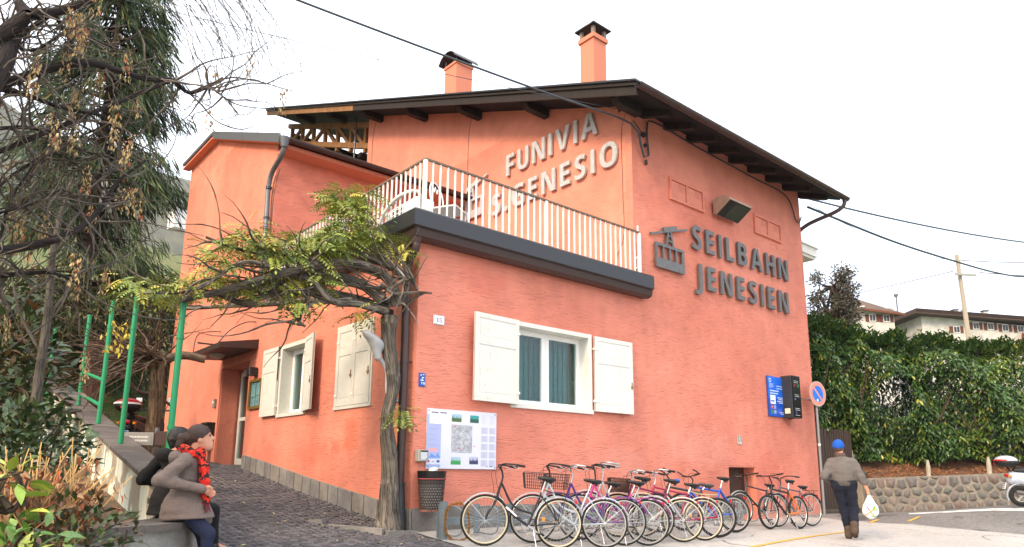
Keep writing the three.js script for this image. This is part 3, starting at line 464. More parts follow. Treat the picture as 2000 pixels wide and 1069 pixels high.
// garden soil behind the low wall, hillside, far ground, mountains
const hillY = (x, z) => { const d = max(0, -11.5 - z), b = groundY(clamp(x, -9, 6), -11.5); return b - .1 + d * .2 * sst(0, 6, d) + d * .14 + 1.1 * (fbm(x * .15, z * .15, 80, 3) - .5) * sst(0, 10, d) + sst(-4, -30, x) * d * .05; };
{
  const soil = tex(512, 512, (u, v) => { const n = N1(u, v, 8, 41, 5), g = N1(u, v, 64, 42, 3); return [96 + 50 * n - 30 * g, 78 + 44 * n - 28 * g, 58 + 34 * n - 24 * g]; });
  struct('garden_soil', sheet(-30, -3.12, -11.6, 6, 60, 50, (x, z) => groundY(max(x, -9), z) + .06 + .1 * (fbm(x, z, 44, 3) - .5), (x, z) => !(z > .55 && x > -3.8) && !(z > 1.6 && x > -4.25)), mat(0xffffff, .97, { map: rep(soil, .7), bumpMap: rep(soil, .7), bumpScale: .03 }));
  const gt = tex(512, 512, (u, v) => { const n = N1(u, v, 6, 51, 5), g = N1(u, v, 50, 52, 3), b = sst(.5, .62, N1(u, v, 10, 53, 4)); return [lerp(70, 110, b) + 40 * n - 30 * g, lerp(92, 92, b) + 40 * n - 30 * g, lerp(40, 58, b) + 20 * n - 20 * g]; });
  struct('hillside', sheet(-90, 30, -120, -11.5, 80, 80, hillY), mat(0xffffff, .97, { map: rep(gt, .35), bumpMap: rep(gt, .35), bumpScale: .08 }));
  struct('ground', sheet(-800, 800, -800, 800, 8, 8, () => -1.6), mat(0x6f6a58, .97));
  const mt = tex(512, 512, (u, v) => { const n = N1(u, v, 10, 56, 5), g = N1(u, v, 60, 57, 3); return [80 + 46 * n - 20 * g, 82 + 40 * n - 20 * g, 66 + 30 * n - 16 * g]; });
  const ridge = (az0, az1, dist, ef, seed) => { // a long ridge standing round the valley, dist metres off; ef gives its height
    const pos = [], idx = [], uv = [], n = 70, k = 20;
    for (let j = 0; j <= k; j++) for (let i = 0; i <= n; i++) { const t = i / n, s = j / k, a = lerp(az0, az1, t), q = fbm(t * 11, s * 5, seed, 5) - .5, h = ef(t) * (1 + (fbm(t * 14, 1, seed + 5, 4) - .5) * .16) * (s < .8 ? pow(s / .8, 1.1) : 1 - (s - .8) * 1.5) + q * 60 * sin(s * PI), d = dist * (.55 + s * .56) + q * 80; pos.push(-5 + sin(a) * d, h - 2, 8 - cos(a) * d); uv.push(t * dist, s * 300); if (i && j) { const o = j * (n + 1) + i, b = o - n - 1; idx.push(b - 1, b, o, b - 1, o, o - 1); } }
    const g = new THREE.BufferGeometry(); g.setAttribute('position', new THREE.Float32BufferAttribute(pos, 3)); g.setAttribute('uv', new THREE.Float32BufferAttribute(uv, 2)); g.setIndex(idx); g.computeVertexNormals(); return struct('mountain', g, mat(0xffffff, .97, { map: rep(mt, .02) }));
  };
  ridge(-1.1, .75, 620, (t) => lerp(420, 250, sst(.25, .75, t)) * (1 - .75 * sst(.74, 1, t)), 61);
  ridge(1.24, 2.0, 760, (t) => 30 + 330 * sst(0, .45, t), 63);
}
// retaining wall between ramp and garden, ending in a low curved seat wall
{
  const limeTex = tex(512, 512, (u, v) => { const s = fbm(u * 34, v * 1.6, 3, 4), n = N1(u, v, 7, 4, 5), bare = sst(.53, .6, fbm(u * 5 + 2, v * 4, 8, 4)); const a = [196 + 40 * s - 30 * n, 200 + 40 * s - 30 * n, 190 + 36 * s - 34 * n], b = [128 + 30 * n, 118 + 28 * n, 104 + 24 * n], k = s < .4 ? .66 : 1; return a.map((q, i) => lerp(q * k, b[i], bare * .85)); });
  const lime = mat(0xffffff, .95, { map: rep(limeTex, .55, .55), bumpMap: rep(limeTex, .55, .55), bumpScale: .008 }), cop = [0, 1, 2].map((i) => mat([0xb8aeab, 0xa89f9d, 0xc6bcb6][i], .85, { map: rep(tPlinth, 1.1, 1.1, i * .3, i * .4), bumpMap: rep(tPlinth, 1.1, 1.1, i * .3), bumpScale: .003 }));
  const W = thing('retaining_wall', 'whitewashed retaining wall with stone coping climbing beside the ramp', 'wall');
  const top = (z) => .56 + .2 * (-z) + .012 * max(0, -z - 3), za = -.25, zb = -9.6;
  part(W, 'wall', prism([[za, -.4], [za, top(za) - .07], [zb, top(zb) - .07], [zb, .4]], .28, FX(-2.86)), lime);
  const n = 17; for (let i = 0; i < n; i++) { const a = lerp(za + .06, zb, i / n) - .006, b = lerp(za + .06, zb, (i + 1) / n) + .006; part(W, 'coping_slab', prism([[a, top(a) - .068], [a, top(a)], [b, top(b)], [b, top(b) - .068]], .4, FX(-2.8), [], .008), cop[i % 3]); }
  part(W, 'pillar', limb([[-3.62, .2, -6.2], [-3.64, 1.2, -6.2], [-3.66, 1.78, -6.2]], [.3, .29, .28], 14, 4, .12, 3), lime);
  part(W, 'coping_slab', [rbox(1.2, .07, .55, .02, -3.75, 1.83, -6.25, 0, .1, 0)], cop[1]);
  // seat wall: an arc bending out to the street
  const S = thing('seat_wall', 'low curved seat wall with dark stone coping at the foot of the ramp', 'wall');
  const arc = new THREE.CatmullRomCurve3([V(-3.0, 0, -.35), V(-3.06, 0, .3), V(-3.28, 0, .95), V(-3.75, 0, 1.42), V(-4.5, 0, 1.75), V(-5.6, 0, 1.9), V(-8.5, 0, 1.95)]);
  const ring = (t0, t1, hw, y0, y1, k = 6) => { const pos = [], q = (a, b, c, d) => pos.push(...a, ...b, ...c, ...a, ...c, ...d), pt = (t, s, y) => { const p = arc.getPoint(t), d = arc.getTangent(t); return [p.x - d.z * hw * s, typeof y === 'function' ? y(t) : y, p.z + d.x * hw * s]; };
    for (let i = 0; i < k; i++) { const a = lerp(t0, t1, i / k), b = lerp(t0, t1, (i + 1) / k); q(pt(a, -1, y1), pt(b, -1, y1), pt(b, 1, y1), pt(a, 1, y1)); q(pt(a, 1, y0), pt(a, 1, y1), pt(b, 1, y1), pt(b, 1, y0)); q(pt(a, -1, y0), pt(b, -1, y0), pt(b, -1, y1), pt(a, -1, y1)); q(pt(a, -1, y0), pt(a, 1, y0), pt(b, 1, y0), pt(b, -1, y0)); }
    q(pt(t0, -1, y0), pt(t0, -1, y1), pt(t0, 1, y1), pt(t0, 1, y0)); q(pt(t1, -1, y0), pt(t1, 1, y0), pt(t1, 1, y1), pt(t1, -1, y1));
    const g = new THREE.BufferGeometry(); g.setAttribute('position', new THREE.Float32BufferAttribute(pos, 3)); g.computeVertexNormals(); return fin(g); };
  const tq = (t) => lerp(.5, .345, sst(0, .3, t));
  part(S, 'wall', ring(0, 1, .2, -.5, (t) => tq(t) - .062, 40), mat(0xffffff, .92, { map: rep(tConc, .8, .8), bumpMap: rep(tConc, .8), bumpScale: .01 }));
  for (let i = 0; i < 9; i++) part(S, 'coping_slab', ring(i / 9 + .002, (i + 1) / 9 - .002, .27, (t) => tq(t) - .06, tq), cop[(i + 1) % 3]);
  // stones at its foot
  const fs = part(scene, 'boulder', [rbox(.5, .2, .35, .08, -4.2, -.02, 2.15, .1, .4, 0, 3)], cop[0]); tag(fs, 'rounded grey foot stone lying below the curved seat wall', 'stone');
  // green steel posts on the coping, carrying wires for the vine
  const green = mat(0x1a8f5e, .4), P = [[-.55, 2.87], [-3.1, 3.36], [-4.88, 3.62], [-6.95, 3.72], [-9.3, 3.8]], lab = ['tall green steel post on the retaining wall behind the seated women', 'tall green steel post standing free between the seated women and the railed pair', 'green steel post joined by two rails to the one behind it', 'green steel post behind the railed one, wrapped in yellow vine leaves', 'distant green steel post at the upper end of the retaining wall'];
  P.forEach(([z, y], i) => { const t = thing('pergola_post', lab[i], 'post', 'green posts along the ramp'), y0 = i < 4 ? top(z) + .0 : 1.9; const x = i < 4 ? -3.05 : -3.3; part(t, 'pole', cyl([x, y0, z], [x, y, z], .037, .037, 14), green); part(t, 'cap', cyl([x, y, z], [x, y + .03, z], .042, .042, 14), green); part(t, 'collar', cyl([x, y0 + (y - y0) * .78, z], [x, y0 + (y - y0) * .78 + .05, z], .044, .044, 14), green);
    if (i === 0) part(t, 'collar', [cyl([x, y0 + .62, z], [x, y0 + .66, z], .046, .046, 14), box(.03, .03, .06, x + .05, y0 + .64, z)], green);
    if (i === 2) for (const h of [.30, .72]) part(t, 'rail', cyl([x, y0 + h, z], [x, top(-6.95) + h - .08, -6.95], .03, .03, 10), green); });
}
// ---------- lettering and things fixed to the walls ----------
const fBold = await new FontLoader().loadAsync('fonts/droid/droid_sans_bold.typeface.json');
const mSteel = mat(0xe9ebec, .38, { metalness: .12, map: rep(grime, 2) }), mSteelB = mat(0x7d7b7b, .38, { metalness: .35, map: rep(grime, 2.5) });
function lettering(name, label, txt, width, h, m, frame) {
  const t = thing(name, label, 'sign'); t.applyMatrix4(frame);
  const gs = [...txt].map((c) => { const g = c === 'I' ? new THREE.BoxGeometry(.2, 1, .05).translate(.1, .5, .025) : new TextGeometry(c, { font: fBold, size: 1, depth: .05, curveSegments: 8, bevelEnabled: false }); g.computeBoundingBox(); return [c, g, g.boundingBox.clone()]; });
  const cap = gs.find((q) => q[0] === 'N')[2].max.y, k = h / cap; for (const q of gs) if (q[0] === 'I') { q[1].scale(cap, cap, 1); q[2].set(V(0, 0, 0), V(.2 * cap, cap, .05)); }
  const sum = gs.reduce((s, [, , b]) => s + (b.max.x - b.min.x), 0) * k, sx = min(1.0, width / (sum * 1.34)), gap = (width - sum * sx) / (txt.length - 1); let x = 0;
  for (const [c, g, b] of gs) { const q = fin(g, new THREE.Matrix4().makeScale(k * sx, k, 1).setPosition(x - b.min.x * k * sx, 0, .025)); q.scale(1, 1, 1); part(t, 'letter', q, m, 'letter ' + (c === '.' ? 'full stop' : c)); x += (b.max.x - b.min.x) * k * sx + gap; }
  return t;
}
lettering('wall_lettering', 'brushed steel letters FUNIVIA on the bright orange upper wall', 'FUNIVIA', 3.02, .535, mSteel, TR(X1 - .003, 7.93, -3.89, 0, -PI / 2, 0));
lettering('wall_lettering', 'brushed steel letters S.GENESIO on the orange wall above the terrace', 'S.GENESIO', 4.1, .535, mSteel, TR(X1 - .003, 7.056, -4.43, 0, -PI / 2, 0));
lettering('wall_lettering', 'dark steel letters SEILBAHN high on the street wall', 'SEILBAHN', 4.0, .535, mSteelB, TR(6.81, 5.559, .003));
lettering('wall_lettering', 'dark steel letters JENESIEN under the upper row on the street wall', 'JENESIEN', 3.87, .535, mSteelB, TR(6.86, 4.717, .003));
function cabin(label, m, frame) {
  const t = thing('cable_car_emblem', label, 'sign'); t.applyMatrix4(frame); const d = .05, z = .03;
  const e = (pts, nm, holes = []) => part(t, nm, prism(pts, d, TR(0, 0, z), holes), m);
  e(rect(0, .94, 0, .52), 'cabin', [0, 1, 2, 3].map((i) => rect(.055 + i * .213, .055 + i * .213 + .17, .2, .46).reverse()));
  part(t, 'hanger', [beam([.36, .52, z + .025], [.43, .84, z + .025], .05, .045), beam([.58, .52, z + .025], [.5, .84, z + .025], .05, .045), box(.15, .035, .045, .47, .62, z + .025), box(.1, .03, .045, .465, .73, z + .025)], m);
  part(t, 'carriage', beam([.27, .82, z + .028], [.72, .95, z + .028], .055, .11), m);
  part(t, 'rope', beam([-.14, .66, z + .02], [1.1, 1.02, z + .02], .04, .045), m);
}
cabin('dark steel cable car emblem beside the German lettering on the street wall', mSteelB, TR(5.53, 4.9, .003));
cabin('steel cable car emblem behind the terrace railing beside the Italian lettering', mSteel, TR(X1 - .003, 7.239, -5.76, 0, -PI / 2, 0));
// enamel numbers and small plates
function plate(name, label, cat, w, h, d, frame, mBody, draw, px = 256) { const t = thing(name, label, cat); t.applyMatrix4(frame); part(t, 'plate', rbox(w, h, d, .006, 0, 0, d / 2), mBody); const f = part(t, 'print', face(w - .01, h - .01, TR(0, 0, d + .003)), mat(0xffffff, .35, { map: canvasTex(px, round(px * h / w), draw) })); return t; }
plate('house_number', 'white enamel house number 15 in blue beside the corner', 'sign', .2, .145, .014, TR(.37, 3.04, .003), mPVC, (x, w, h) => { x.fillStyle = '#f4f6f7'; x.fillRect(0, 0, w, h); x.strokeStyle = '#23407f'; x.lineWidth = 5; x.strokeRect(5, 5, w - 10, h - 10); x.fillStyle = '#1d3470'; x.font = 'bold 128px serif'; x.textAlign = 'center'; x.fillText('15', w / 2, h * .78); });
plate('utility_plate', 'small blue hydrant plate low beside the downpipe', 'sign', .11, .2, .008, TR(.11, 2.12, .003), mat(0x1b4a9c, .4), (x, w, h) => { x.fillStyle = '#1c4fa6'; x.fillRect(0, 0, w, h); x.fillStyle = '#e8eef6'; x.fillRect(w * .2, h * .1, w * .15, h * .12); x.fillRect(w * .55, h * .08, w * .3, h * .05); x.fillRect(w * .5, h * .3, w * .3, h * .07); x.fillRect(w * .45, h * .3, w * .08, h * .3); x.fillRect(w * .2, h * .5, w * .55, h * .07); x.font = 'bold 60px sans-serif'; x.fillText('116', w * .3, h * .86); }, 128);
plate('house_number', 'small grey plate 15 above the rusty hatch', 'sign', .17, .19, .012, TR(8.31, 1.55, .003), mat(0xb9b6ae, .6), (x, w, h) => { x.fillStyle = '#bfbcb4'; x.fillRect(0, 0, w, h); x.fillStyle = '#4a4540'; x.font = '130px serif'; x.textAlign = 'center'; x.fillText('15', w / 2, h * .66); }, 128);
// town map board
{
  const W = 1.28, H = .86, t = thing('map_board', 'large pale town map board with photographs beside the corner', 'notice board'); t.applyMatrix4(TR(.85, 1.29, .004));
  part(t, 'board', box(W, H, .02, 0, 0, .01), mat(0xc9ccd6, .4));
  part(t, 'print', face(W - .006, H - .006, TR(0, 0, .023)), mat(0xffffff, .35, { map: canvasTex(1024, 688, (x, w, h) => {
    x.fillStyle = '#d9dcee'; x.fillRect(0, 0, w, h); x.fillStyle = '#aab4e2'; x.fillRect(0, h * .1, w * .19, h * .74); x.fillStyle = '#e3a9b0'; x.fillRect(w * .03, h * .66, w * .12, h * .06);
    x.fillStyle = '#6f9bdc'; x.beginPath(); x.moveTo(w * .03, h * .82); x.lineTo(w * .07, h * .75); x.lineTo(w * .12, h * .8); x.lineTo(w * .15, h * .73); x.lineTo(w * .19, h * .82); x.fill();
    x.fillStyle = '#fafafa'; x.fillRect(w * .03, h * .02, w * .27, h * .23); x.fillStyle = '#555a7a'; x.fillRect(w * .05, h * .05, w * .1, h * .022); x.fillRect(w * .17, h * .05, w * .1, h * .022);
    const r = rng(5), line = (a, b, c, n, hh) => { x.fillStyle = '#9298b4'; for (let i = 0; i < n; i++) x.fillRect(a, b + i * hh, c * (.6 + r() * .4), 2); };
    line(w * .05, h * .09, w * .1, 9, 11); line(w * .17, h * .09, w * .1, 9, 11); line(w * .03, h * .33, w * .13, 3, 9); line(w * .03, h * .43, w * .13, 2, 9); line(w * .03, h * .5, w * .13, 3, 9); line(w * .03, h * .6, w * .13, 2, 9);
    const img = x.createImageData(308, 330); for (let j = 0; j < 330; j++) for (let i = 0; i < 308; i++) { const n = fbm(i * .04, j * .04, 3, 5), s = abs(fbm(i * .03, j * .03, 9, 3) - .5) < .012 ? 60 : 0, g = 150 + 90 * (n - .3) + s, o = (j * 308 + i) * 4; img.data[o] = g; img.data[o + 1] = g + 4; img.data[o + 2] = g + 14; img.data[o + 3] = 255; } x.putImageData(img, w * .335 | 0, h * .25 | 0); x.fillStyle = '#d9dcee'; x.fillRect(w * .66, h * .25, w * .06, h * .29);
    x.fillStyle = '#e2604e'; x.fillRect(w * .37, h * .27, 26, 14); x.fillRect(w * .43, h * .64, 26, 16); x.fillRect(w * .66, h * .6, 20, 12);
    const pic = (a, b, c, d, sky, land) => { x.fillStyle = sky; x.fillRect(a, b, c, d); x.fillStyle = land; x.fillRect(a, b + d * .55, c, d * .45); for (let i = 0; i < 7; i++) { x.beginPath(); const u = a + c * (i + .5) / 7; x.moveTo(u - c * .08, b + d * .7); x.lineTo(u, b + d * (.1 + r() * .3)); x.lineTo(u + c * .08, b + d * .7); x.fill(); } };
    pic(w * .335, h * .07, w * .14, h * .13, '#9cc4dd', '#47663a'); pic(w * .6, h * .07, w * .13, h * .13, '#3aa0a4', '#2f5a4c'); pic(w * .335, h * .8, w * .14, h * .13, '#a8c6d4', '#3f9a55'); pic(w * .6, h * .79, w * .13, h * .13, '#b7bddc', '#3b3f63');
    for (let k = 0; k < 5; k++) for (const c of [.77, .89]) { x.fillStyle = '#c2c4dd'; x.fillRect(w * c, h * (.27 + k * .143), w * .1, h * .115); line(w * c + 4, h * (.28 + k * .143), w * .085, 7, 10); } line(w * .78, h * .06, w * .07, 8, 14); line(w * .9, h * .06, w * .07, 8, 14);
    x.fillStyle = '#b02a55'; x.fillRect(w * .02, h * .86, 22, 26); x.fillStyle = '#1f46a4'; x.fillRect(w * .14, h * .86, 40, 26); x.fillStyle = '#222'; x.fillRect(w * .08, h * .88, 26, 6); x.fillStyle = '#9fb2da'; x.fillRect(0, h * .93, w * .19, h * .05); x.fillStyle = '#333'; x.fillRect(w * .9, h * .95, 50, 8); x.fillStyle = '#5a6fd0'; x.fillRect(w * .86, h * .94, 14, 16);
  }) }));
  for (const [a, b] of [[-1, -1], [-1, 1], [1, -1], [1, 1]]) part(t, 'screw', cyl([a * (W / 2 - .03), b * (H / 2 - .03), .02], [a * (W / 2 - .03), b * (H / 2 - .03), .028], .009), mTinGrey);
}
{ // grey key box beside the board
  const t = thing('key_box', 'small grey wall box with a pale panel under the map board edge', 'box'); t.applyMatrix4(TR(.115, 1.04, .004));
  part(t, 'case', rbox(.17, .165, .1, .012, 0, 0, .05), mat(0xa49f97, .6)); part(t, 'panel', rbox(.1, .11, .01, .004, .01, -.005, .104), mat(0xc6ced6, .4)); part(t, 'slot', box(.11, .018, .012, .01, .062, .105), mat(0x222222, .7)); part(t, 'lock', cyl([.045, -.045, .1], [.045, -.045, .114], .008), mTin);
}
// litter bin of perforated sheet with a bag
{
  const t = thing('litter_bin', 'rusty perforated litter bin with black bag hung on the wall', 'bin'); t.position.set(.2, .28, .2);
  const holes = tex(256, 256, (u, v) => { const s = 12, row = floor(v * s), a = (u * s + (row % 2) * .5) % 1 - .5, b = (v * s) % 1 - .5; return hypot(a, b) < .3 ? 0 : 255; }, false);
  const body = new THREE.CylinderGeometry(.205, .165, .44, 28, 1, true); body.translate(0, .22, 0);
  part(t, 'basket', fin(body, I.clone(), false), mat(0x4a423e, .55, { metalness: .3, alphaMap: rep(holes, 2.6, 1), alphaTest: .5, side: THREE.DoubleSide })).scale.z = .8;
  part(t, 'base', cyl([0, 0, 0], [0, .03, 0], .166, .168, 24), mat(0x8a5a4a, .7)).scale.z = .8;
  part(t, 'rim', fin(new THREE.TorusGeometry(.205, .012, 6, 28), TR(0, .44, 0, PI / 2, 0, 0)), mat(0x8a3a3c, .6)).scale.z = .8;
  const bag = new THREE.CylinderGeometry(.222, .19, .18, 40, 6, true), p = bag.attributes.position; for (let i = 0; i < p.count; i++) { const a = atan2(p.getZ(i), p.getX(i)), k = 1 + .05 * (fbm(a * 5 + 9, p.getY(i) * 14, 4, 3) - .5) * 2; p.setX(i, p.getX(i) * k); p.setZ(i, p.getZ(i) * k); if (p.getY(i) < -.08) p.setY(i, p.getY(i) + .04 * (fbm(a * 7 + 9, 2, 7, 2) - .5)); } bag.translate(0, .46, 0); bag.computeVertexNormals();
  part(t, 'bag', fin(bag), mat(0x131314, .35, { side: THREE.DoubleSide })).scale.z = .8;
  part(t, 'liner', cyl([0, .05, 0], [0, .42, 0], .14, .17, 20), mat(0xb9b9b7, .7)).scale.z = .8;
  part(t, 'bracket', box(.1, .2, .06, 0, .28, -.17), mTin);
  const pp = part(scene, 'paper_scrap', rbox(.13, .05, .08, .015, .22, .84, .2, .3, .4, .2), mat(0xeeeeea, .8)); tag(pp, 'crumpled white paper poking out of the litter bin', 'litter');
}
// floodlight
{
  const t = thing('floodlight', 'boxy wall floodlight tilted down between the painted vent frames', 'lamp'); t.position.set(7.62, 6.76, .035); t.scale.setScalar(.74);
  const prof = [[.03, -.28], [.12, -.33], [.62, .02], [.6, .1], [.4, .2], [.12, .2], [.03, .1]];
  part(t, 'housing', prism(prof, 1.2, new THREE.Matrix4().makeBasis(V(0, 0, 1), V(0, 1, 0), V(-1, 0, 0)).setPosition(1.25, 0, 0), [], .01), mat(0xc8a590, .5, { map: rep(grime, 1) }));
  const q = (a, b, u0, u1, o, nm, m) => { const n = V(0, -.819, .573).multiplyScalar(o + .01), e = (u, x) => V(x, lerp(-.33, .02, u), lerp(.12, .62, u)).add(n); const g = new THREE.BufferGeometry().setFromPoints([e(u0, a), e(u0, b), e(u1, b), e(u0, a), e(u1, b), e(u1, a)]); g.computeVertexNormals(); part(t, nm, fin(g), m); };
  q(.08, 1.22, .02, .98, .004, 'gasket', mat(0x1b1c1d, .5)); q(.42, 1.16, .1, .92, .009, 'glass', mat(0x39443f, .12));
  for (let i = 0; i < 5; i++) part(t, 'screw', sph(.017, .12 + i * .26, -.34, .13), mTinGrey);
  part(t, 'bracket', [bx(.55, .7, -.05, .1, -.046, .05)], mTin);
}
// bus timetable sign and display box
{
  plate('bus_timetable', 'bright blue bus information sign on the street wall', 'sign', .72, .94, .03, TR(9.915, 2.61, .004), mat(0x1d3f86, .45), (x, w, h) => {
    x.fillStyle = '#1467dc'; x.fillRect(0, 0, w, h); x.fillStyle = '#0f4fbf'; x.fillRect(0, h * .55, w, h * .45);
    x.strokeStyle = '#e9f0fb'; x.lineWidth = 9; x.beginPath(); x.arc(w * .16, h * .1, w * .06, 0, 7); x.stroke(); x.fillStyle = '#dfe9fa';
    const r = rng(3), L = (a, b, c, hh) => { let q = a * w; while (q < (a + c) * w) { const k = w * (.015 + r() * .03); x.fillRect(q, b * h, k, hh); q += k + w * .008; } };
    L(.1, .18, .22, 6); L(.1, .21, .2, 6); L(.1, .24, .25, 6); L(.1, .27, .14, 6); L(.55, .22, .37, 10); L(.55, .28, .37, 10); L(.12, .345, .52, 14); L(.12, .41, .5, 14); L(.56, .51, .36, 11); L(.62, .55, .3, 11); L(.54, .6, .38, 11); L(.64, .64, .28, 11); L(.66, .88, .28, 9); L(.7, .92, .24, 9);
    x.fillStyle = '#eef2f8'; x.fillRect(w * .12, h * .47, w * .32, h * .22); x.fillStyle = '#2c5cb8'; x.fillRect(w * .15, h * .6, w * .22, h * .035); x.fillStyle = '#c7d3ea'; x.fillRect(w * .15, h * .52, w * .2, h * .03);
    x.fillStyle = '#c8253a'; x.fillRect(w * .13, h * .72, w * .14, h * .09); x.fillStyle = '#2a8a56'; x.fillRect(w * .13, h * .84, w * .14, h * .09); x.fillStyle = '#8fa2d8'; x.fillRect(w * .31, h * .72, w * .13, h * .09); x.fillRect(w * .31, h * .84, w * .13, h * .09); x.fillStyle = '#fff'; x.font = 'bold 34px sans-serif'; x.fillText('7', w * .17, h * .79);
  }, 384);
  const t = thing('ticket_display', 'black display box with small coloured buttons beside the blue sign', 'box'); t.position.set(10.2, 2.13, .004);
  part(t, 'case', prism([[.0, 0], [.0, .97], [.05, 1.0], [.42, 1.0], [.42, 0]], .26, TR(0, 0, 0), [], .008), mat(0x2a2b2d, .45));
  part(t, 'front', box(.38, .96, .014, .215, .5, .267), mat(0x121213, .25));
  part(t, 'print', face(.36, .94, TR(.215, .5, .277)), mat(0xffffff, .3, { map: canvasTex(192, 512, (x, w, h) => { x.fillStyle = '#111112'; x.fillRect(0, 0, w, h); const r = rng(8); x.fillStyle = '#d5d8da'; for (const y of [.1, .14, .45, .49, .79, .83, .96]) { let q = w * .2; while (q < w * .75) { const k = 5 + r() * 9; x.fillRect(q, y * h, k, 7); q += k + 3; } } x.fillStyle = '#a02a30'; x.fillRect(w * .2, h * .18, 26, 40); x.fillStyle = '#3a3a3c'; x.fillRect(w * .42, h * .18, 26, 40); x.fillStyle = '#2f9a5a'; x.fillRect(w * .68, h * .18, 26, 40); x.fillStyle = '#5f78c0'; x.fillRect(w * .2, h * .54, 24, 26); x.fillStyle = '#4a4a80'; x.fillRect(w * .22, h * .87, 34, 36); }) }));
  part(t, 'sticker', box(.006, .12, .13, -.004, .16, .14), mat(0xd8d2b0, .7));
  part(t, 'underside_light', cyl([.2, -.02, .12], [.2, 0, .12], .04), mTin);
}
// parking ban sign on its pole
{
  const t = thing('parking_ban_sign', 'round blue no parking sign on a grey pole at the building end', 'sign'); t.position.set(11.46, groundY(11.46, .22), .22);
  const by = -groundY(11.46, .22);
  part(t, 'pole', cyl([0, -.1, 0], [0, by + 3.08, 0], .03, .03, 12), mat(0x8f9396, .45, { metalness: .5 }));
  part(t, 'wall_bracket', [beam([-1.0, by + 2.66, -.18], [0, by + 2.6, 0], .03, .035), cyl([-.03, by + 2.58, 0], [-.03, by + 2.63, 0], .04)], mat(0x7d5a4c, .6));
  part(t, 'sticker', cyl([0, by + 1.52, 0], [0, by + 1.57, 0], .032, .032, 12), mPVC);
  const a = -.17, f = TR(0, by + 2.78, .05, 0, a, 0);
  part(t, 'disc', cyl([0, 0, -.008], [0, 0, .008], .31, .31, 40).applyMatrix4(f), mat(0xb9bcbe, .4, { metalness: .4 }));
  part(t, 'print', fin(new THREE.CircleGeometry(.3, 40), TR(0, 0, .011).premultiply(f), false), mat(0xffffff, .4, { map: canvasTex(256, 256, (x, w) => { x.fillStyle = '#e0b2a4'; x.fillRect(0, 0, w, w); x.fillStyle = '#d98a76'; x.beginPath(); x.arc(w / 2, w / 2, w * .48, 0, 7); x.fill(); x.fillStyle = '#1f6fd8'; x.beginPath(); x.arc(w / 2, w / 2, w * .335, 0, 7); x.fill(); x.strokeStyle = '#d98a76'; x.lineWidth = w * .075; x.beginPath(); x.moveTo(w * .27, w * .25); x.lineTo(w * .75, w * .77); x.stroke(); x.fillStyle = '#eef3f8'; x.beginPath(); x.arc(w * .46, w * .76, w * .055, 0, 7); x.fill(); }) }));
}
// notice case, spotlight, bell push and letter box by the door
{
  const t = thing('notice_case', 'brass framed glazed notice case with papers beside the door', 'notice board'); t.applyMatrix4(FX(-.003).multiply(TR(-6.1, 2.38, 0)));
  part(t, 'frame', [bx(-.34, .34, .26, .31, 0, .05), bx(-.34, .34, -.31, -.26, 0, .05), bx(-.34, -.29, -.26, .26, 0, .05), bx(.29, .34, -.26, .26, 0, .05)], mat(0x8a6a2c, .45, { metalness: .4 }));
  part(t, 'backing', bx(-.29, .29, -.26, .26, .0, .012), mat(0x8f9aa6, .7));
  for (const [a, b, w, h] of [[-.15, .1, .2, .28], [.12, .12, .2, .27], [-.14, -.16, .21, .17], [.12, -.14, .2, .2]]) part(t, 'paper', face(w, h, TR(a, b, .016)), mat(0xffffff, .8, { map: canvasTex(96, 128, (x, W, H) => { x.fillStyle = '#e9eef6'; x.fillRect(0, 0, W, H); x.fillStyle = '#7f93b8'; for (let i = 0; i < 9; i++) x.fillRect(8, 20 + i * 11, 40 + (i * 37 % 40), 4); x.fillStyle = '#4469b0'; x.fillRect(8, 6, 60, 8); }) }));
  part(t, 'pane', bx(-.29, .29, -.26, .26, .03, .034), mGlass);
  const s = thing('spotlight', 'small black spotlight above the notice case', 'lamp'); s.applyMatrix4(FX(-.003).multiply(TR(-6.2, 2.86, 0)));
  part(s, 'housing', prism([[-.1, -.09], [.12, -.09], [.1, .08], [-.03, .1]], .16, TR(0, 0, .02), [], .01), mat(0x161616, .5)); part(s, 'bracket', box(.06, .06, .04, 0, 0, .01), mTin);
  const bp = thing('bell_push', 'small grey bell push on the orange wall before the doorway', 'switch'); bp.applyMatrix4(FX(-.003).multiply(TR(-8.66, 2.36, 0))); part(bp, 'case', rbox(.13, .2, .06, .01, 0, 0, .03), mat(0x8c8780, .5)); part(bp, 'button', cyl([0, .02, .06], [0, .02, .07], .03, .03, 14), mPVC);
  const lb = thing('letter_box', 'black metal letter box beside the doorway', 'letter box'); lb.applyMatrix4(FX(-.003).multiply(TR(-8.75, 1.62, 0))); part(lb, 'case', rbox(.4, .5, .16, .015, 0, 0, .085), mat(0x1a1817, .55)); part(lb, 'lid', rbox(.42, .05, .2, .012, 0, .265, .1), mat(0x211f1e, .5)); part(lb, 'slot', box(.28, .02, .01, 0, .14, .166), mat(0x050505, .9));
  const ash = thing('ashtray_bin', 'grey cylindrical ashtray bin standing by the doorway', 'bin', null, [-.35, groundY(-.35, -8.75), -8.75]); part(ash, 'body', cyl([0, 0, 0], [0, .72, 0], .13, .14, 18), mat(0x6e6a66, .55, { metalness: .4 })); part(ash, 'top', cyl([0, .72, 0], [0, .78, 0], .15, .15, 18), mat(0xb9b6ae, .4)); part(ash, 'base', rbox(.36, .05, .36, .02, 0, .03, 0), mPlinth[0]);
}
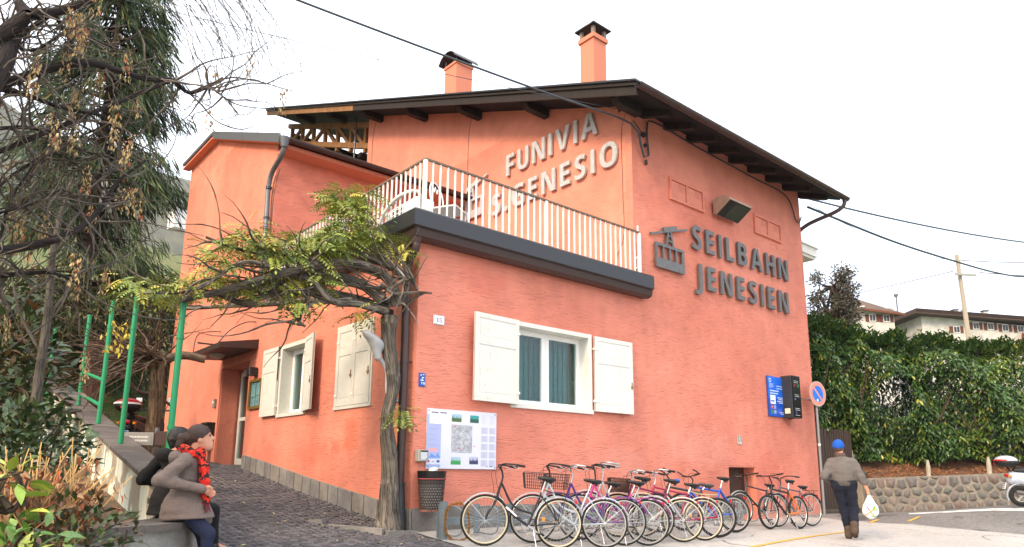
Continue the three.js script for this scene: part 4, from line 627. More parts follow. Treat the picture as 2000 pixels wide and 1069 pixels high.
// air conditioner behind the railing, white hose over the edge
{
  const t = thing('air_conditioner', 'white air conditioning unit standing on the terrace behind the railing', 'air conditioner', null, [.62, 4.5, -1.3], -.03);
  part(t, 'case', rbox(.36, .74, .95, .04, 0, .42, 0), mPVC); part(t, 'foot', [bx(-.16, .16, 0, .05, -.35, -.28), bx(-.16, .16, 0, .05, .28, .35)], mTin);
  const g = part(t, 'grille', [bx(-.2, -.185, .12, .74, -.42, .1)], mat(0x4a4e50, .6)); for (let i = 0; i < 8; i++) part(g, 'grille_bar', bx(-.21, -.2, .14 + i * .08, .155 + i * .08, -.42, .1), mPVC); for (let i = 0; i < 5; i++) part(g, 'grille_bar', bx(-.214, -.204, .12, .74, -.4 + i * .12, -.388 + i * .12), mPVC);
  const h = part(scene, 'drain_hose', tube([[.3, 4.7, -.4], [.05, 5.05, -.2], [-.1, 5.02, -.45], [-.14, 4.85, -.85], [-.17, 4.62, -1.0], [-.36, 4.45, -.85], [-.38, 4.2, -.6], [-.36, 3.9, -.3], [-.32, 3.62, .02], [-.3, 3.5, .12]], .028, 10, 70), mat(0xd8d8d6, .5)); tag(h, 'white ribbed hose arching over the terrace edge into the vine', 'hose');
  const c = thing('garden_chair', 'white wire garden chair back showing behind the railing corner', 'chair', null, [.75, 4.5, -.35], .5); for (const [a, b] of [[-.2, -.2], [.2, -.2], [-.2, .2], [.2, .2]]) part(c, 'leg', cyl([a, 0, b], [a, .44, b], .012), mPVC); part(c, 'seat', rbox(.46, .03, .46, .012, 0, .45, 0), mPVC); part(c, 'backrest', [tube([[-.22, .46, -.2], [-.22, .8, -.24], [-.1, .95, -.26], [.1, .95, -.26], [.22, .8, -.24], [.22, .46, -.2]], .012, 6), tube([[-.1, .9, -.26], [-.05, .8, -.25], [0, .9, -.26], [.05, .8, -.25], [.1, .9, -.26]], .008, 5)], mPVC);
}
// cables
{
  const mc = mat(0x39444c, .5), cable = (label, pts, r, nm = 'cable', m = mc) => tag(part(scene, nm, tube(pts, r, 6, 60), m), label, 'cable');
  const sag = (a, b, s, n = 8) => { a = V(...a); b = V(...b); return Array.from({ length: n + 1 }, (_, i) => { const p = a.clone().lerp(b, i / n); p.y -= s * 4 * (i / n) * (1 - i / n); return p; }); };
  cable('thick twisted overhead cable running to the upper corner of the station', [...sag([-7.6, 9.95, -4.2], [4.7, 7.72, .12], .12), [4.95, 7.62, .16], [5.12, 7.35, .1], [5.3, 7.12, .06], [5.42, 7.25, .05], [5.38, 7.7, .05], [5.42, 8.0, .05]], .022);
  cable('thin overhead wire ending at the upper corner of the station', sag([-7, 9.4, -6], [4.85, 8.0, .1], .15), .007, 'wire');
  cable('dark overhead cable from the eaves end to the street pole line', sag([11.8, 8.05, .1], [29.05, 9.91, 2.4], .2), .028);
  cable('slack dark cable hanging from the eaves end across to the houses', [[11.95, 7.8, .15], [16.4, 7.78, .5], [21.08, 8.01, .79], [25.5, 8.5, .75], [29.95, 9.21, .61], [35, 10.3, .5]], .034);
  cable('thin grey wire leaving the eaves end', sag([11.9, 7.95, .1], [27.6, 9.85, -1.1], .35), .008, 'wire');
  const j = part(scene, 'cable_clamp', [box(.1, .08, .06, 5.2, 7.62, .1), box(.06, .06, .05, 5.28, 7.42, .08), cyl([5.33, 7.02, .05], [5.33, 7.12, .05], .03), cyl([4.75, 7.72, .22], [5.2, 7.62, .1], .012)], mat(0x1b1b1c, .6)); tag(j, 'black cable clamp and insulators at the corner under the eaves', 'clamp');
  const ed = part(scene, 'eaves_cable', tube([[5.44, 8.02, .06], [5.6, 8.05, .07], [7, 7.98, .08], [9.3, 7.92, .08], [11, 7.85, .08], [11.3, 7.6, .06], [11.4, 7.35, .06], [11.6, 7.3, .05], [11.75, 7.5, .05]], .018, 6, 60), mTin); tag(ed, 'dark cable clipped to the street wall under the eaves', 'cable');
  const ro = part(scene, 'aerial_mast', [cyl([5.3, 11.5, -11.4], [5.1, 19.5, -11.2], .012, .008, 6)], mTinGrey); tag(ro, 'thin aerial rod rising behind the open truss', 'mast');
}
// steel cycle rack
{
  const m = mat(0x9aa7ad, .5, { metalness: .35, map: rep(grime, 2) }), t = thing('cycle_rack', 'long grey steel cycle rack along the foot of the street wall', 'rack'), gz = .5;
  part(t, 'rail', beam([.1, .17, gz], [7.6, .08, gz], .04, .1), m);
  for (let i = 0; i < 13; i++) { const x = .15 + i * .6, y = groundY(x, gz), s = .17 - i * .006; part(t, 'upright', box(.1, .4, .012, x, s + .02, gz + .03), m); if (i % 4 === 0) part(t, 'foot', bx(x - .04, x + .04, y - .05, s, gz - .02, gz + .02), m);
    part(t, 'loop', tube([[x + .02, s + .18, gz + .04], [x + .05, s + .19, gz + .32], [x + .08, s + .14, gz + .38], [x + .08, s - .12, gz + .38], [x + .05, s - .17, gz + .32], [x + .02, s - .16, gz + .04]], .011, 6, 30), m); }
  part(t, 'post', box(.1, .62, .06, .12, .12, .62), m);
  const ch = [], c = new THREE.CatmullRomCurve3([V(.16, .36, .68), V(.3, .4, .82), V(.38, .2, .84), V(.36, -.04, .8), V(.22, -.06, .7), V(.14, .05, .66)], true); const n = 46; for (let i = 0; i < n; i++) { const p = c.getPointAt(i / n), d = c.getTangentAt(i / n); ch.push(fin(new THREE.TorusGeometry(.017, .006, 5, 8), new THREE.Matrix4().compose(p, new THREE.Quaternion().setFromUnitVectors(V(1, 0, 0), d).multiply(new THREE.Quaternion().setFromAxisAngle(V(1, 0, 0), (i % 2) * PI / 2)), V(1.35, 1, 1)))); }
  tag(part(scene, 'lock_chain', ch, mat(0x9a6a22, .55, { metalness: .4 })), 'rusty lock chain hanging on the first rack loop', 'chain');
}
// direction boards behind the seated women
{
  const t = thing('signpost', 'signpost with grey arrow board and brown direction boards beside the ramp', 'sign', null, [-2.45, groundY(-2.45, -3.6), -3.6], -.55), pr = (base, ink) => canvasTex(256, 64, (x, w, h) => { x.fillStyle = base; x.fillRect(0, 0, w, h); x.fillStyle = ink; const r = rng(2); for (const y of [14, 38]) { let q = 60; while (q < 220) { const k = 6 + r() * 12; x.fillRect(q, y, k, 11); q += k + 5; } } });
  part(t, 'pole', cyl([0, 0, 0], [0, 1.0, 0], .035, .035, 12), mTinGrey);
  const bo = (x0, x1, y, h, c, ink, arrow) => { const g = prism(arrow ? [[x0 + .12, y], [x1, y], [x1, y + h], [x0 + .12, y + h], [x0, y + h / 2]] : rect(x0, x1, y, y + h), .03, TR(0, 0, .04), [], .004), o = part(t, 'board', g, mat(c, .8)); part(o, 'print', face(x1 - x0 - .16, h - .05, TR((x0 + x1) / 2 + .05, y + h / 2, .0785)), mat(0xffffff, .8, { map: pr('#' + new THREE.Color(c).getHexString(), ink) })); };
  bo(-.6, -.02, .72, .2, 0x8f8b85, '#d8d6d0', true); bo(.0, .66, .72, .22, 0x4a3630, '#8a7a70', false); bo(.0, .66, .46, .22, 0x3c302c, '#9a948c', false);
}
// ---------- bicycles ----------
const mTyre = mat(0x1d1c1b, .85), mRim = mat(0xc9c8c2, .3, { metalness: .7 }), mRimWarm = mat(0xd8cdae, .4, { metalness: .3 }), mSpoke = mat(0xd2d3d3, .3, { metalness: .7 }), mChrome = mat(0xc4c6c8, .25, { metalness: .85 }), mBlack = mat(0x17181a, .45), mRubber = mat(0x141414, .7), mReflO = mat(0xe98a1c, .3), mReflR = mat(0xb3141c, .3);
const wheelGeo = {};
function wheelParts(Rw, fat) {
  const key = Rw + '_' + fat; if (wheelGeo[key]) return wheelGeo[key];
  const tt = fat ? .026 : .018, tyre = fin(new THREE.TorusGeometry(Rw - tt, tt, 8, 48)), rim = [];
  const rp = [[Rw - tt * 2 - .004, -.012], [Rw - tt * 1.3, -.014], [Rw - tt * 1.3, .014], [Rw - tt * 2 - .004, .012], [Rw - tt * 2 - .014, 0], [Rw - tt * 2 - .004, -.012]].map(([a, b]) => new THREE.Vector2(a, b)); rim.push(fin(new THREE.LatheGeometry(rp, 48), TR(0, 0, 0, PI / 2, 0, 0)));
  const sp = []; for (let i = 0; i < 32; i++) { const a = i / 32 * 2 * PI, b = a + (i % 4 < 2 ? .5 : -.5), z = i % 2 ? .028 : -.028; sp.push(cyl([cos(b) * .022, sin(b) * .022, z], [cos(a) * (Rw - tt * 2 - .008), sin(a) * (Rw - tt * 2 - .008), 0], .0015, .0015, 3)); }
  const hub = [cyl([0, 0, -.05], [0, 0, .05], .014, .014, 10), cyl([0, 0, -.03], [0, 0, -.026], .026, .026, 12), cyl([0, 0, .026], [0, 0, .03], .026, .026, 12)];
  return wheelGeo[key] = [tyre, mergeGeometries(rim), mergeGeometries(sp), mergeGeometries(hub)];
}
function wheel(parent, x, y, Rw, fat, rimM, sprocket) {
  const w = sub(parent, 'wheel'); w.position.set(x, y, 0); w.rotation.z = R() * 6; const [a, b, c, d] = wheelParts(Rw, fat);
  part(w, 'tyre', a, mTyre); part(w, 'rim', b, rimM); part(w, 'spokes', c, mSpoke); part(w, 'hub', d, mChrome);
  if (sprocket) part(w, 'sprocket', [0, 1, 2, 3].map((i) => cyl([0, 0, .034 + i * .005], [0, 0, .037 + i * .005], .048 - i * .006, .048 - i * .006, 18)), mat(0x8a7a60, .5, { metalness: .6 }));
  return w;
}
const BARS = { city: (y, x) => [[x, y, 0], [x + .03, y + .05, .06], [x + .02, y + .09, .2], [x - .1, y + .09, .28], [x - .24, y + .07, .29]], flat: (y, x) => [[x, y, 0], [x, y + .01, .12], [x - .02, y + .03, .29]] };
function bicycle(o) {
  const c = { R: .345, wb: 1.05, kind: 'city', bars: 'city', fender: 0xb9bfc4, frame: 0x1c1e22, saddle: 0x17181a, rim: mRim, fat: false, saddleY: .93, barY: 1.0, ...o };
  const t = thing('bicycle', c.label, 'bicycle', 'bicycles parked at the rack'), Rw = c.R, rx = -c.wb / 2, fx = c.wb / 2, bb = [rx + .44, Rw - .05], st = [rx + .44 - .17, c.kind === 'mtb' ? .80 : .76], hb = [fx - .15, .66 + (c.kind === 'mtb' ? .05 : .02)], ht = [fx - .2, c.kind === 'mtb' ? .84 : .86];
  const fm = mat(c.frame, .3, { metalness: .1 }), fm2 = c.frame2 ? mat(c.frame2, .3, { metalness: .1 }) : fm, P = (p, z = 0) => [p[0], p[1], z], tr = c.kind === 'mtb' ? .02 : .0155, tk = c.kind === 'mtb' ? 1.75 : 1;
  const fr = [cyl(P(bb), P(st), tr * .95, tr * .95, 10), cyl(P(hb), P(ht), tr * 1.15, tr * 1.15, 10)];
  if (c.kind === 'step') fr.push(tube([P(hb), [lerp(hb[0], bb[0], .5), lerp(hb[1], bb[1], .62), 0], P(bb)], tr * 1.2, 10, 16), tube([P(ht), [lerp(ht[0], bb[0], .48), lerp(ht[1], bb[1], .55), 0], [lerp(bb[0], st[0], .35), lerp(bb[1], st[1], .35), 0]], tr, 10, 18));
  else fr.push(cyl(P(hb), P(bb), tr * 1.15, tr * 1.15, 10), cyl([ht[0] + .01, ht[1] - .04, 0], [st[0], st[1] - (c.kind === 'mtb' ? .07 : .03), 0], tr, tr, 10));
  part(t, 'frame', fr, fm);
  if (c.decal) part(t, 'decal', [cyl([lerp(hb[0], bb[0], .28), lerp(hb[1], bb[1], .38), 0], [lerp(hb[0], bb[0], .62), lerp(hb[1], bb[1], .70), 0], tr * 1.3, tr * 1.3, 10)], mat(0xe6dfe6, .35));
  part(t, 'rear_triangle', [-1, 1].flatMap((s) => [cyl(P(bb, s * .02), [rx, Rw, s * .055], .009 * tk, .008 * tk, 8), cyl([st[0], st[1] - .05, s * .016], [rx, Rw, s * .055], .008 * tk, .007 * tk, 8)]), fm2);
  part(t, 'fork', [-1, 1].map((s) => tube([[hb[0] + .005, hb[1] + .0, s * .03], [hb[0] + .035, hb[1] - .12, s * .045], [fx - .05, Rw + .12, s * .05], [fx, Rw, s * .05]], .011, 8, 16)).concat([box(.04, .03, .09, hb[0] + .003, hb[1] - .01, 0)]), c.forkChrome ? mChrome : fm);
  wheel(t, rx, Rw, Rw, c.fat, c.rim, true); wheel(t, fx, Rw, Rw, c.fat, c.rim, false);
  part(t, 'seat_post', cyl([st[0], st[1] - .02, 0], [lerp(bb[0], st[0], 1.3) - .0, c.saddleY - .04, 0], .0135, .0135, 10), mChrome);
  { // saddle: a lofted pear
    const sx = lerp(bb[0], st[0], 1.3), g = new THREE.SphereGeometry(1, 20, 12), p = g.attributes.position; for (let i = 0; i < p.count; i++) { const u = p.getX(i), y = p.getY(i), z = p.getZ(i), w = u < 0 ? .085 + .02 * sin(-u * PI) : lerp(.085, .022, sst(0, .75, u)); p.setXYZ(i, u * .14, y > 0 ? y * .028 + .012 * u * u : y * (u < 0 ? .05 : .03), z * w); } g.computeVertexNormals();
    const s = part(t, 'saddle', fin(g, TR(sx - .02, c.saddleY, 0, 0, 0, c.nose ?? .04)), mat(c.saddle, .45)); if (c.saddleTip) part(s, 'panel', sph(1, sx - .105, c.saddleY + .012, 0, [.05, .028, .085]), mat(c.saddleTip, .4));
    part(s, 'saddle_springs', [-1, 1].map((q) => cyl([sx - .08, c.saddleY - .07, q * .035], [sx - .08, c.saddleY - .03, q * .035], .016, .016, 8)), mTin);
  }
  const sx = ht[0] - .03, sy = c.barY, stemTop = [sx - .0, sy - .0];
  const bars = part(t, 'handlebar', [tube([P(ht), [ht[0] - .015, ht[1] + .08, 0], [stemTop[0] + (c.kind === 'mtb' ? .07 : .03), sy, 0]], .013, 8, 10)], c.barBlack ? mBlack : mChrome);
  for (const s of [1, -1]) { const b = BARS[c.bars](sy, stemTop[0] + (c.kind === 'mtb' ? .07 : .03)).map(([x, y, z]) => [x, y, z * s]), L = b[b.length - 1], K = b[b.length - 2]; part(bars, 'bar', tube(b, .0115, 8, 20), c.barBlack ? mBlack : mChrome); part(bars, 'grip', cyl([lerp(K[0], L[0], .35), lerp(K[1], L[1], .35), lerp(K[2], L[2], .35)], [L[0] - (c.bars === 'city' ? .03 : 0), L[1], L[2] + s * (c.bars === 'flat' ? .03 : 0)], .017, .017, 8), c.gripM ?? mRubber); part(bars, 'brake_lever', tube([[K[0], K[1] - .02, K[2]], [lerp(K[0], L[0], .5) + .02, lerp(K[1], L[1], .5) - .04, lerp(K[2], L[2], .6)], [L[0] + .04, L[1] - .04, L[2]]], .005, 5, 8), mChrome); if (c.barEnds) part(bars, 'bar_end', tube([L, [L[0] + .05, L[1] + .04, L[2] + s * .01], [L[0] + .12, L[1] + .07, L[2]]], .013, 7, 8), mBlack); }
  for (const g of [tube([[stemTop[0], sy + .03, .2], [stemTop[0] + .16, sy - .02, .1], [stemTop[0] + .14, sy - .18, .04], [hb[0] + .03, hb[1] - .05, .03]], .0035, 4, 24), tube([[stemTop[0], sy + .03, -.2], [stemTop[0] + .12, sy + .04, -.08], [stemTop[0] + .1, sy - .15, 0], [lerp(hb[0], bb[0], .2), lerp(hb[1], bb[1], .2), .02]], .0035, 4, 24)]) part(t, 'brake_cable', g, mBlack);
  const crank = part(t, 'crankset', [fin(new THREE.TorusGeometry(.085, .006, 6, 28), TR(bb[0], bb[1], .045)), cyl([bb[0], bb[1], -.07], [bb[0], bb[1], .07], .014, .014, 10), ...[0, 1, 2, 3, 4].map((i) => beam([bb[0], bb[1], .045], [bb[0] + .083 * cos(i * 1.257), bb[1] + .083 * sin(i * 1.257), .045], .006, .014))], mChrome), ca = c.crank ?? .5;
  for (const s of [1, -1]) { const q = [bb[0] + s * .17 * cos(ca), bb[1] - s * .17 * sin(ca) * -1]; part(crank, 'crank_arm', beam([bb[0], bb[1], s * .065], [q[0], q[1], s * .075], .012, .022), mChrome); part(crank, 'pedal', rbox(.09, .022, .08, .006, q[0], q[1], s * .12), mBlack); }
  part(t, 'chain', [1, -1].map((s) => beam([bb[0], bb[1] + s * .083, .045], [rx, Rw + s * .04, .045], .005, .01)), mat(0x5b4e42, .6, { metalness: .5 }));
  if (c.guard) part(t, 'chain_guard', [prism([[bb[0] + .1, bb[1] + .09], [bb[0] + .12, bb[1] - .02], [bb[0] - .02, bb[1] - .1], [rx + .05, Rw - .02], [rx + .04, Rw + .06], [bb[0] - .05, bb[1] + .11]], .012, TR(0, 0, .052), [], .003)], mat(c.guard, .35));
  if (c.fender !== null) for (const [x, a0, a1] of [[rx, .2, 2.75], [fx, .55, 2.3]]) { const N = 22, pos = [], ix = []; for (let i = 0; i <= N; i++) { const a = lerp(a0, a1, i / N); for (const [dz, dr] of [[-.026, 0], [-.014, .016], [.014, .016], [.026, 0]]) pos.push(x + (Rw + .012 + dr) * cos(a), Rw + (Rw + .012 + dr) * sin(a), dz); if (i) for (let j = 0; j < 3; j++) { const b = i * 4 + j, d = b - 4; ix.push(d, d + 1, b + 1, d, b + 1, b); } } const g = new THREE.BufferGeometry(); g.setAttribute('position', new THREE.Float32BufferAttribute(pos, 3)); g.setIndex(ix); g.computeVertexNormals(); const f = part(t, 'mudguard', fin(g), mat(c.fender, .35, { metalness: c.fenderMetal ?? .3, side: THREE.DoubleSide })); part(f, 'stay', [-1, 1].map((s) => cyl([x, Rw, s * .055], [x + (Rw + .012) * cos(x < 0 ? 2.4 : .8), Rw + (Rw + .012) * sin(x < 0 ? 2.4 : .8), s * .026], .003, .003, 4)), mSpoke); }
  if (c.rack) { const y = Rw * 2 + .07, rk = [tube([[st[0] - .02, y + .04, 0], [rx + .1, y, .05], [rx - .22, y, .06], [rx - .24, y, 0], [rx - .22, y, -.06], [rx + .1, y, -.05], [st[0] - .02, y + .04, 0]], .006, 5, 30), ...[-1, 1].map((s) => cyl([rx, Rw + .01, s * .06], [rx - .08, y, s * .058], .005, .005, 5)), cyl([rx + .08, y, 0], [rx - .22, y, 0], .005)]; part(t, 'carrier', rk, mat(c.rack, .4, { metalness: .3 })); }
  if (c.basket) { const bk = [], y = c.barY - .27, x = fx + .02, w = .17, h = .22, m = mat(c.basket, .5); const L = (yy, e) => [[x - .13 - e, yy, -w - e], [x + .13 + e, yy, -w - e], [x + .13 + e, yy, w + e], [x - .13 - e, yy, w + e]]; for (let k = 0; k <= 5; k++) { const q = L(y + h * k / 5, .03 * k / 5); for (let i = 0; i < 4; i++) bk.push(cyl(q[i], q[(i + 1) % 4], k === 5 ? .005 : .0025, k === 5 ? .005 : .0025, 4)); } const q0 = L(y, 0), q1 = L(y + h, .03), nn = c.basketFine ? 16 : 9; for (let i = 0; i < 4; i++) for (let k = 0; k < nn; k++) bk.push(cyl(V(...q0[i]).lerp(V(...q0[(i + 1) % 4]), k / nn), V(...q1[i]).lerp(V(...q1[(i + 1) % 4]), k / nn), c.basketFine ? .006 : .0025, c.basketFine ? .006 : .0025, 4)); for (let k = 0; k < 7; k++) bk.push(cyl([x - .13 + k * .043, y, -w], [x - .13 + k * .043, y, w], .0025, .0025, 4)); part(t, 'basket', bk, m); part(t, 'basket_bracket', cyl([x - .1, y + .1, 0], [ht[0], ht[1] - .02, 0], .008), mTin); }
  if (c.refl) part(t, 'reflector', rbox(.05, .06, .02, .006, rx + .22, Rw + .05, .02), mReflO);
  part(t, 'rear_light', rbox(.03, .05, .05, .008, rx - (Rw + .03) * .62, Rw + (Rw + .03) * .8, 0), mReflR);
  if (c.stand !== false) part(t, 'kickstand', cyl([bb[0] - .06, bb[1] - .02, -.05], [bb[0] - .1, .0, -.17], .008), mChrome);
  // rear and front contact points set the place and heading; a small lean
  const [ax, az, bx2, bz] = c.at, mx = (ax + bx2) / 2, mz = (az + bz) / 2, ya = groundY(ax, az), yb = groundY(bx2, bz), hd = atan2(-(bz - az), bx2 - ax);
  t.scale.setScalar(.93); t.position.set(mx, (ya + yb) / 2 + .004, mz); t.rotation.set(0, 0, 0); t.rotation.order = 'YZX'; t.rotation.y = hd; t.rotation.z = atan2(yb - ya, hypot(bx2 - ax, bz - az)); t.rotation.x = c.lean ?? (.03 + .09 * (h3(round(ax * 31), 4, 2) - .35));
  return t;
}
const dirB = (x, z, a, L = 1.03) => [x, z, x - L * cos(a), z - L * sin(a)];   // rear contact, heading towards the wall
bicycle({ label: 'black step-through city bicycle with white decal, first by the litter bin', kind: 'step', frame: 0x1b1e24, decal: true, fender: 0xaeb9bf, rim: mRimWarm, rack: 0x2a2c2e, refl: true, barBlack: true, at: [1.2, 1.72, .31, 1.2], crank: .6, barY: 1.02, saddleY: .95 });
bicycle({ label: 'silver step-through bicycle with black wire basket and black bars', kind: 'step', frame: 0xb4bec4, fender: 0xb8c2c8, basket: 0x2a2a2b, barBlack: true, at: dirB(1.92, 1.86, .66), crank: 1.2, saddleY: .94, barY: 1.04 });
bicycle({ label: 'purple bicycle with silver stem and dark wire basket', kind: 'step', frame: 0x4a2a78, frame2: 0x4a2a78, fender: 0x5c2f86, fenderMetal: .1, basket: 0x39332f, at: dirB(2.42, 1.78, .58), crank: 2, saddleY: .9, barY: 1.03 });
bicycle({ label: 'pink and purple bicycle with purple rear mudguard', kind: 'step', frame: 0xc2418f, frame2: 0x8f98a4, fender: 0x7d2a72, fenderMetal: .1, barBlack: true, at: dirB(2.78, 1.9, .7), crank: .2, saddleY: .93, barY: 1.06 });
bicycle({ label: 'plain silver bicycle with grey grips squeezed between the coloured ones', kind: 'step', frame: 0xaab3b9, fender: 0xb5bcc2, gripM: mat(0x8b8d90, .5), at: dirB(3.2, 1.66, .84), crank: 1.4, saddleY: .97, barY: 1.07 });
bicycle({ label: 'white bicycle with brown wicker basket and blue tipped saddle', kind: 'diamond', frame: 0x7a1f4c, frame2: 0xb9bcc0, fender: 0xdad6c6, fenderMetal: .1, basket: 0x3a2620, basketFine: true, saddleTip: 0x1f57c4, rim: mRimWarm, at: dirB(3.68, 1.85, .7), crank: 1, saddleY: .96, barY: .98 });
bicycle({ label: 'dark red bicycle with cream mudguards and rear carrier', kind: 'diamond', frame: 0x9c1c48, fender: 0xcfc9b6, fenderMetal: .15, rack: 0xb9ae8e, rim: mRimWarm, refl: true, at: dirB(4.22, 1.86, .62), crank: 2.6, saddleY: .9, barY: 1.0 });
bicycle({ label: 'black mountain bicycle with grey saddle and bar ends', kind: 'mtb', bars: 'flat', barEnds: true, frame: 0x2a2c31, frame2: 0xa3123f, fender: null, fat: true, R: .34, at: dirB(4.75, 1.74, .8), crank: .4, barBlack: true, saddle: 0x3c3d40, saddleY: .88, barY: 1.0 });
bicycle({ label: 'blue mountain bicycle with black saddle beside the rusty hatch', kind: 'mtb', bars: 'flat', frame: 0x1d4fb4, fender: null, fat: true, R: .34, at: dirB(5.72, 1.46, .45), crank: 1.6, barBlack: true, barEnds: true, saddleY: .98, barY: .98 });
bicycle({ label: 'dark bicycle with steel mudguards half hidden before the niche', kind: 'diamond', frame: 0x26262a, fender: 0x8f9698, at: [8.0, 1.0, 6.95, .75], crank: 1.1, barBlack: true, bars: 'flat', saddleY: .86, barY: 1.04 });
bicycle({ label: 'orange and black mountain bicycle standing last but one', kind: 'mtb', bars: 'flat', frame: 0x1b1a1e, frame2: 0xe8741a, fender: null, fat: true, R: .34, at: [8.12, 1.38, 7.06, 1.3], crank: 1.5, barBlack: true, saddleY: .98, barY: 1.06 });
bicycle({ label: 'grey touring bicycle with black carrier at the end of the row', kind: 'diamond', frame: 0x4a4c58, fender: 0x35373a, rack: 0x1c1c1e, at: [8.95, 1.22, 7.9, .95], crank: .9, barBlack: true, saddleY: .84, barY: .96 });
// ---------- people: smooth fields of tapered limbs, meshed as surface nets ----------
function sdfMesh(f, lo, hi, h) {
  const n = [0, 1, 2].map((k) => Math.ceil((hi[k] - lo[k]) / h) + 1), [nx, ny, nz] = n, D = new Float32Array(nx * ny * nz), at = (i, j, k) => (k * ny + j) * nx + i;
  for (let k = 0; k < nz; k++) for (let j = 0; j < ny; j++) for (let i = 0; i < nx; i++) D[at(i, j, k)] = f(lo[0] + i * h, lo[1] + j * h, lo[2] + k * h);
  const id = new Int32Array(nx * ny * nz).fill(-1), pos = [], idx = [], C = [[0, 0, 0], [1, 0, 0], [0, 1, 0], [1, 1, 0], [0, 0, 1], [1, 0, 1], [0, 1, 1], [1, 1, 1]], E = [[0, 1], [2, 3], [4, 5], [6, 7], [0, 2], [1, 3], [4, 6], [5, 7], [0, 4], [1, 5], [2, 6], [3, 7]];
  for (let k = 0; k < nz - 1; k++) for (let j = 0; j < ny - 1; j++) for (let i = 0; i < nx - 1; i++) {
    const v = C.map(([a, b, c]) => D[at(i + a, j + b, k + c)]); let s = 0, x = 0, y = 0, z = 0;
    for (const [a, b] of E) if ((v[a] < 0) !== (v[b] < 0)) { const t = v[a] / (v[a] - v[b]); x += lerp(C[a][0], C[b][0], t); y += lerp(C[a][1], C[b][1], t); z += lerp(C[a][2], C[b][2], t); s++; }
    if (s) { id[at(i, j, k)] = pos.length / 3; pos.push(lo[0] + (i + x / s) * h, lo[1] + (j + y / s) * h, lo[2] + (k + z / s) * h); }
  }
  const quad = (a, b, c, d, flip) => { if (min(a, b, c, d) < 0) return; flip ? idx.push(a, c, b, a, d, c) : idx.push(a, b, c, a, c, d); };
  for (let k = 1; k < nz - 1; k++) for (let j = 1; j < ny - 1; j++) for (let i = 1; i < nx - 1; i++) {
    const d = D[at(i, j, k)] < 0;
    if (d !== D[at(i + 1, j, k)] < 0) quad(id[at(i, j - 1, k - 1)], id[at(i, j, k - 1)], id[at(i, j, k)], id[at(i, j - 1, k)], !d);
    if (d !== D[at(i, j + 1, k)] < 0) quad(id[at(i - 1, j, k - 1)], id[at(i - 1, j, k)], id[at(i, j, k)], id[at(i, j, k - 1)], !d);
    if (d !== D[at(i, j, k + 1)] < 0) quad(id[at(i - 1, j - 1, k)], id[at(i, j - 1, k)], id[at(i, j, k)], id[at(i - 1, j, k)], !d);
  }
  const g = new THREE.BufferGeometry(); g.setAttribute('position', new THREE.Float32BufferAttribute(pos, 3)); g.setIndex(idx); g.computeVertexNormals(); return fin(g);
}
const cap = (a, b, ra, rb = ra) => { const dx = b[0] - a[0], dy = b[1] - a[1], dz = b[2] - a[2], L = dx * dx + dy * dy + dz * dz || 1e-9; return (x, y, z) => { const t = clamp(((x - a[0]) * dx + (y - a[1]) * dy + (z - a[2]) * dz) / L, 0, 1), u = x - a[0] - t * dx, v = y - a[1] - t * dy, w = z - a[2] - t * dz; return sqrt(u * u + v * v + w * w) - (ra + (rb - ra) * t); }; };
const ell = (c, r) => { const m = min(...r); return (x, y, z) => { const u = (x - c[0]) / r[0], v = (y - c[1]) / r[1], w = (z - c[2]) / r[2], k = sqrt(u * u + v * v + w * w); return (k - 1) * (k > 1e-4 ? k / sqrt((u / r[0]) ** 2 + (v / r[1]) ** 2 + (w / r[2]) ** 2) : m); }; };
const uni = (k, ...fs) => (x, y, z) => { let d = fs[0](x, y, z); for (let i = 1; i < fs.length; i++) { const e = fs[i](x, y, z), h = max(k - abs(d - e), 0) / k; d = min(d, e) - h * h * k / 4; } return d; };
const chain = (k, pts, rs) => uni(k, ...pts.slice(1).map((p, i) => cap(pts[i], p, rs[i], rs[i + 1])));
const folds = (f, amp, s, seed) => (x, y, z) => { const d = f(x, y, z); return d > .05 || d < -.05 ? d : d - amp * (fbm(x * s, y * s * 1.6, z * s + seed, 3) - .5) * 2; };
const above = (f, y0, sl = 0) => (x, y, z) => max(f(x, y, z), y0 + sl * x - y), below = (f, y1) => (x, y, z) => max(f(x, y, z), y - y1);
const hollow = (f, t) => (x, y, z) => abs(f(x, y, z) + t) - t;
// a head of radius about .11 at c, turned by pitch p (nose along +x)
function headField(c, p) {
  const q = cos(p), s = sin(p), W = (f) => (x, y, z) => { const u = x - c[0], v = y - c[1], w = z - c[2]; return f(u * q - v * s * -1 * -1, u * s + v * q, w); };
  const base = uni(.04, ell([-.012, .03, 0], [.098, .093, .077]), ell([.03, -.055, 0], [.055, .07, .055]), cap([.045, -.095, 0], [.06, -.1, 0], .026)), nose = uni(.012, cap([.088, .012, 0], [.112, -.03, 0], .009, .014), cap([.1, -.036, -.01], [.1, -.036, .01], .01)), lips = cap([.09, -.066, -.014], [.09, -.066, .014], .009), brow = cap([.078, .028, -.035], [.078, .028, .035], .014), ear = (k) => ell([-.012, -.015, k * .076], [.02, .032, .009]);
  return W(uni(.016, base, nose, lips, brow, ear(1), ear(-1)));
}
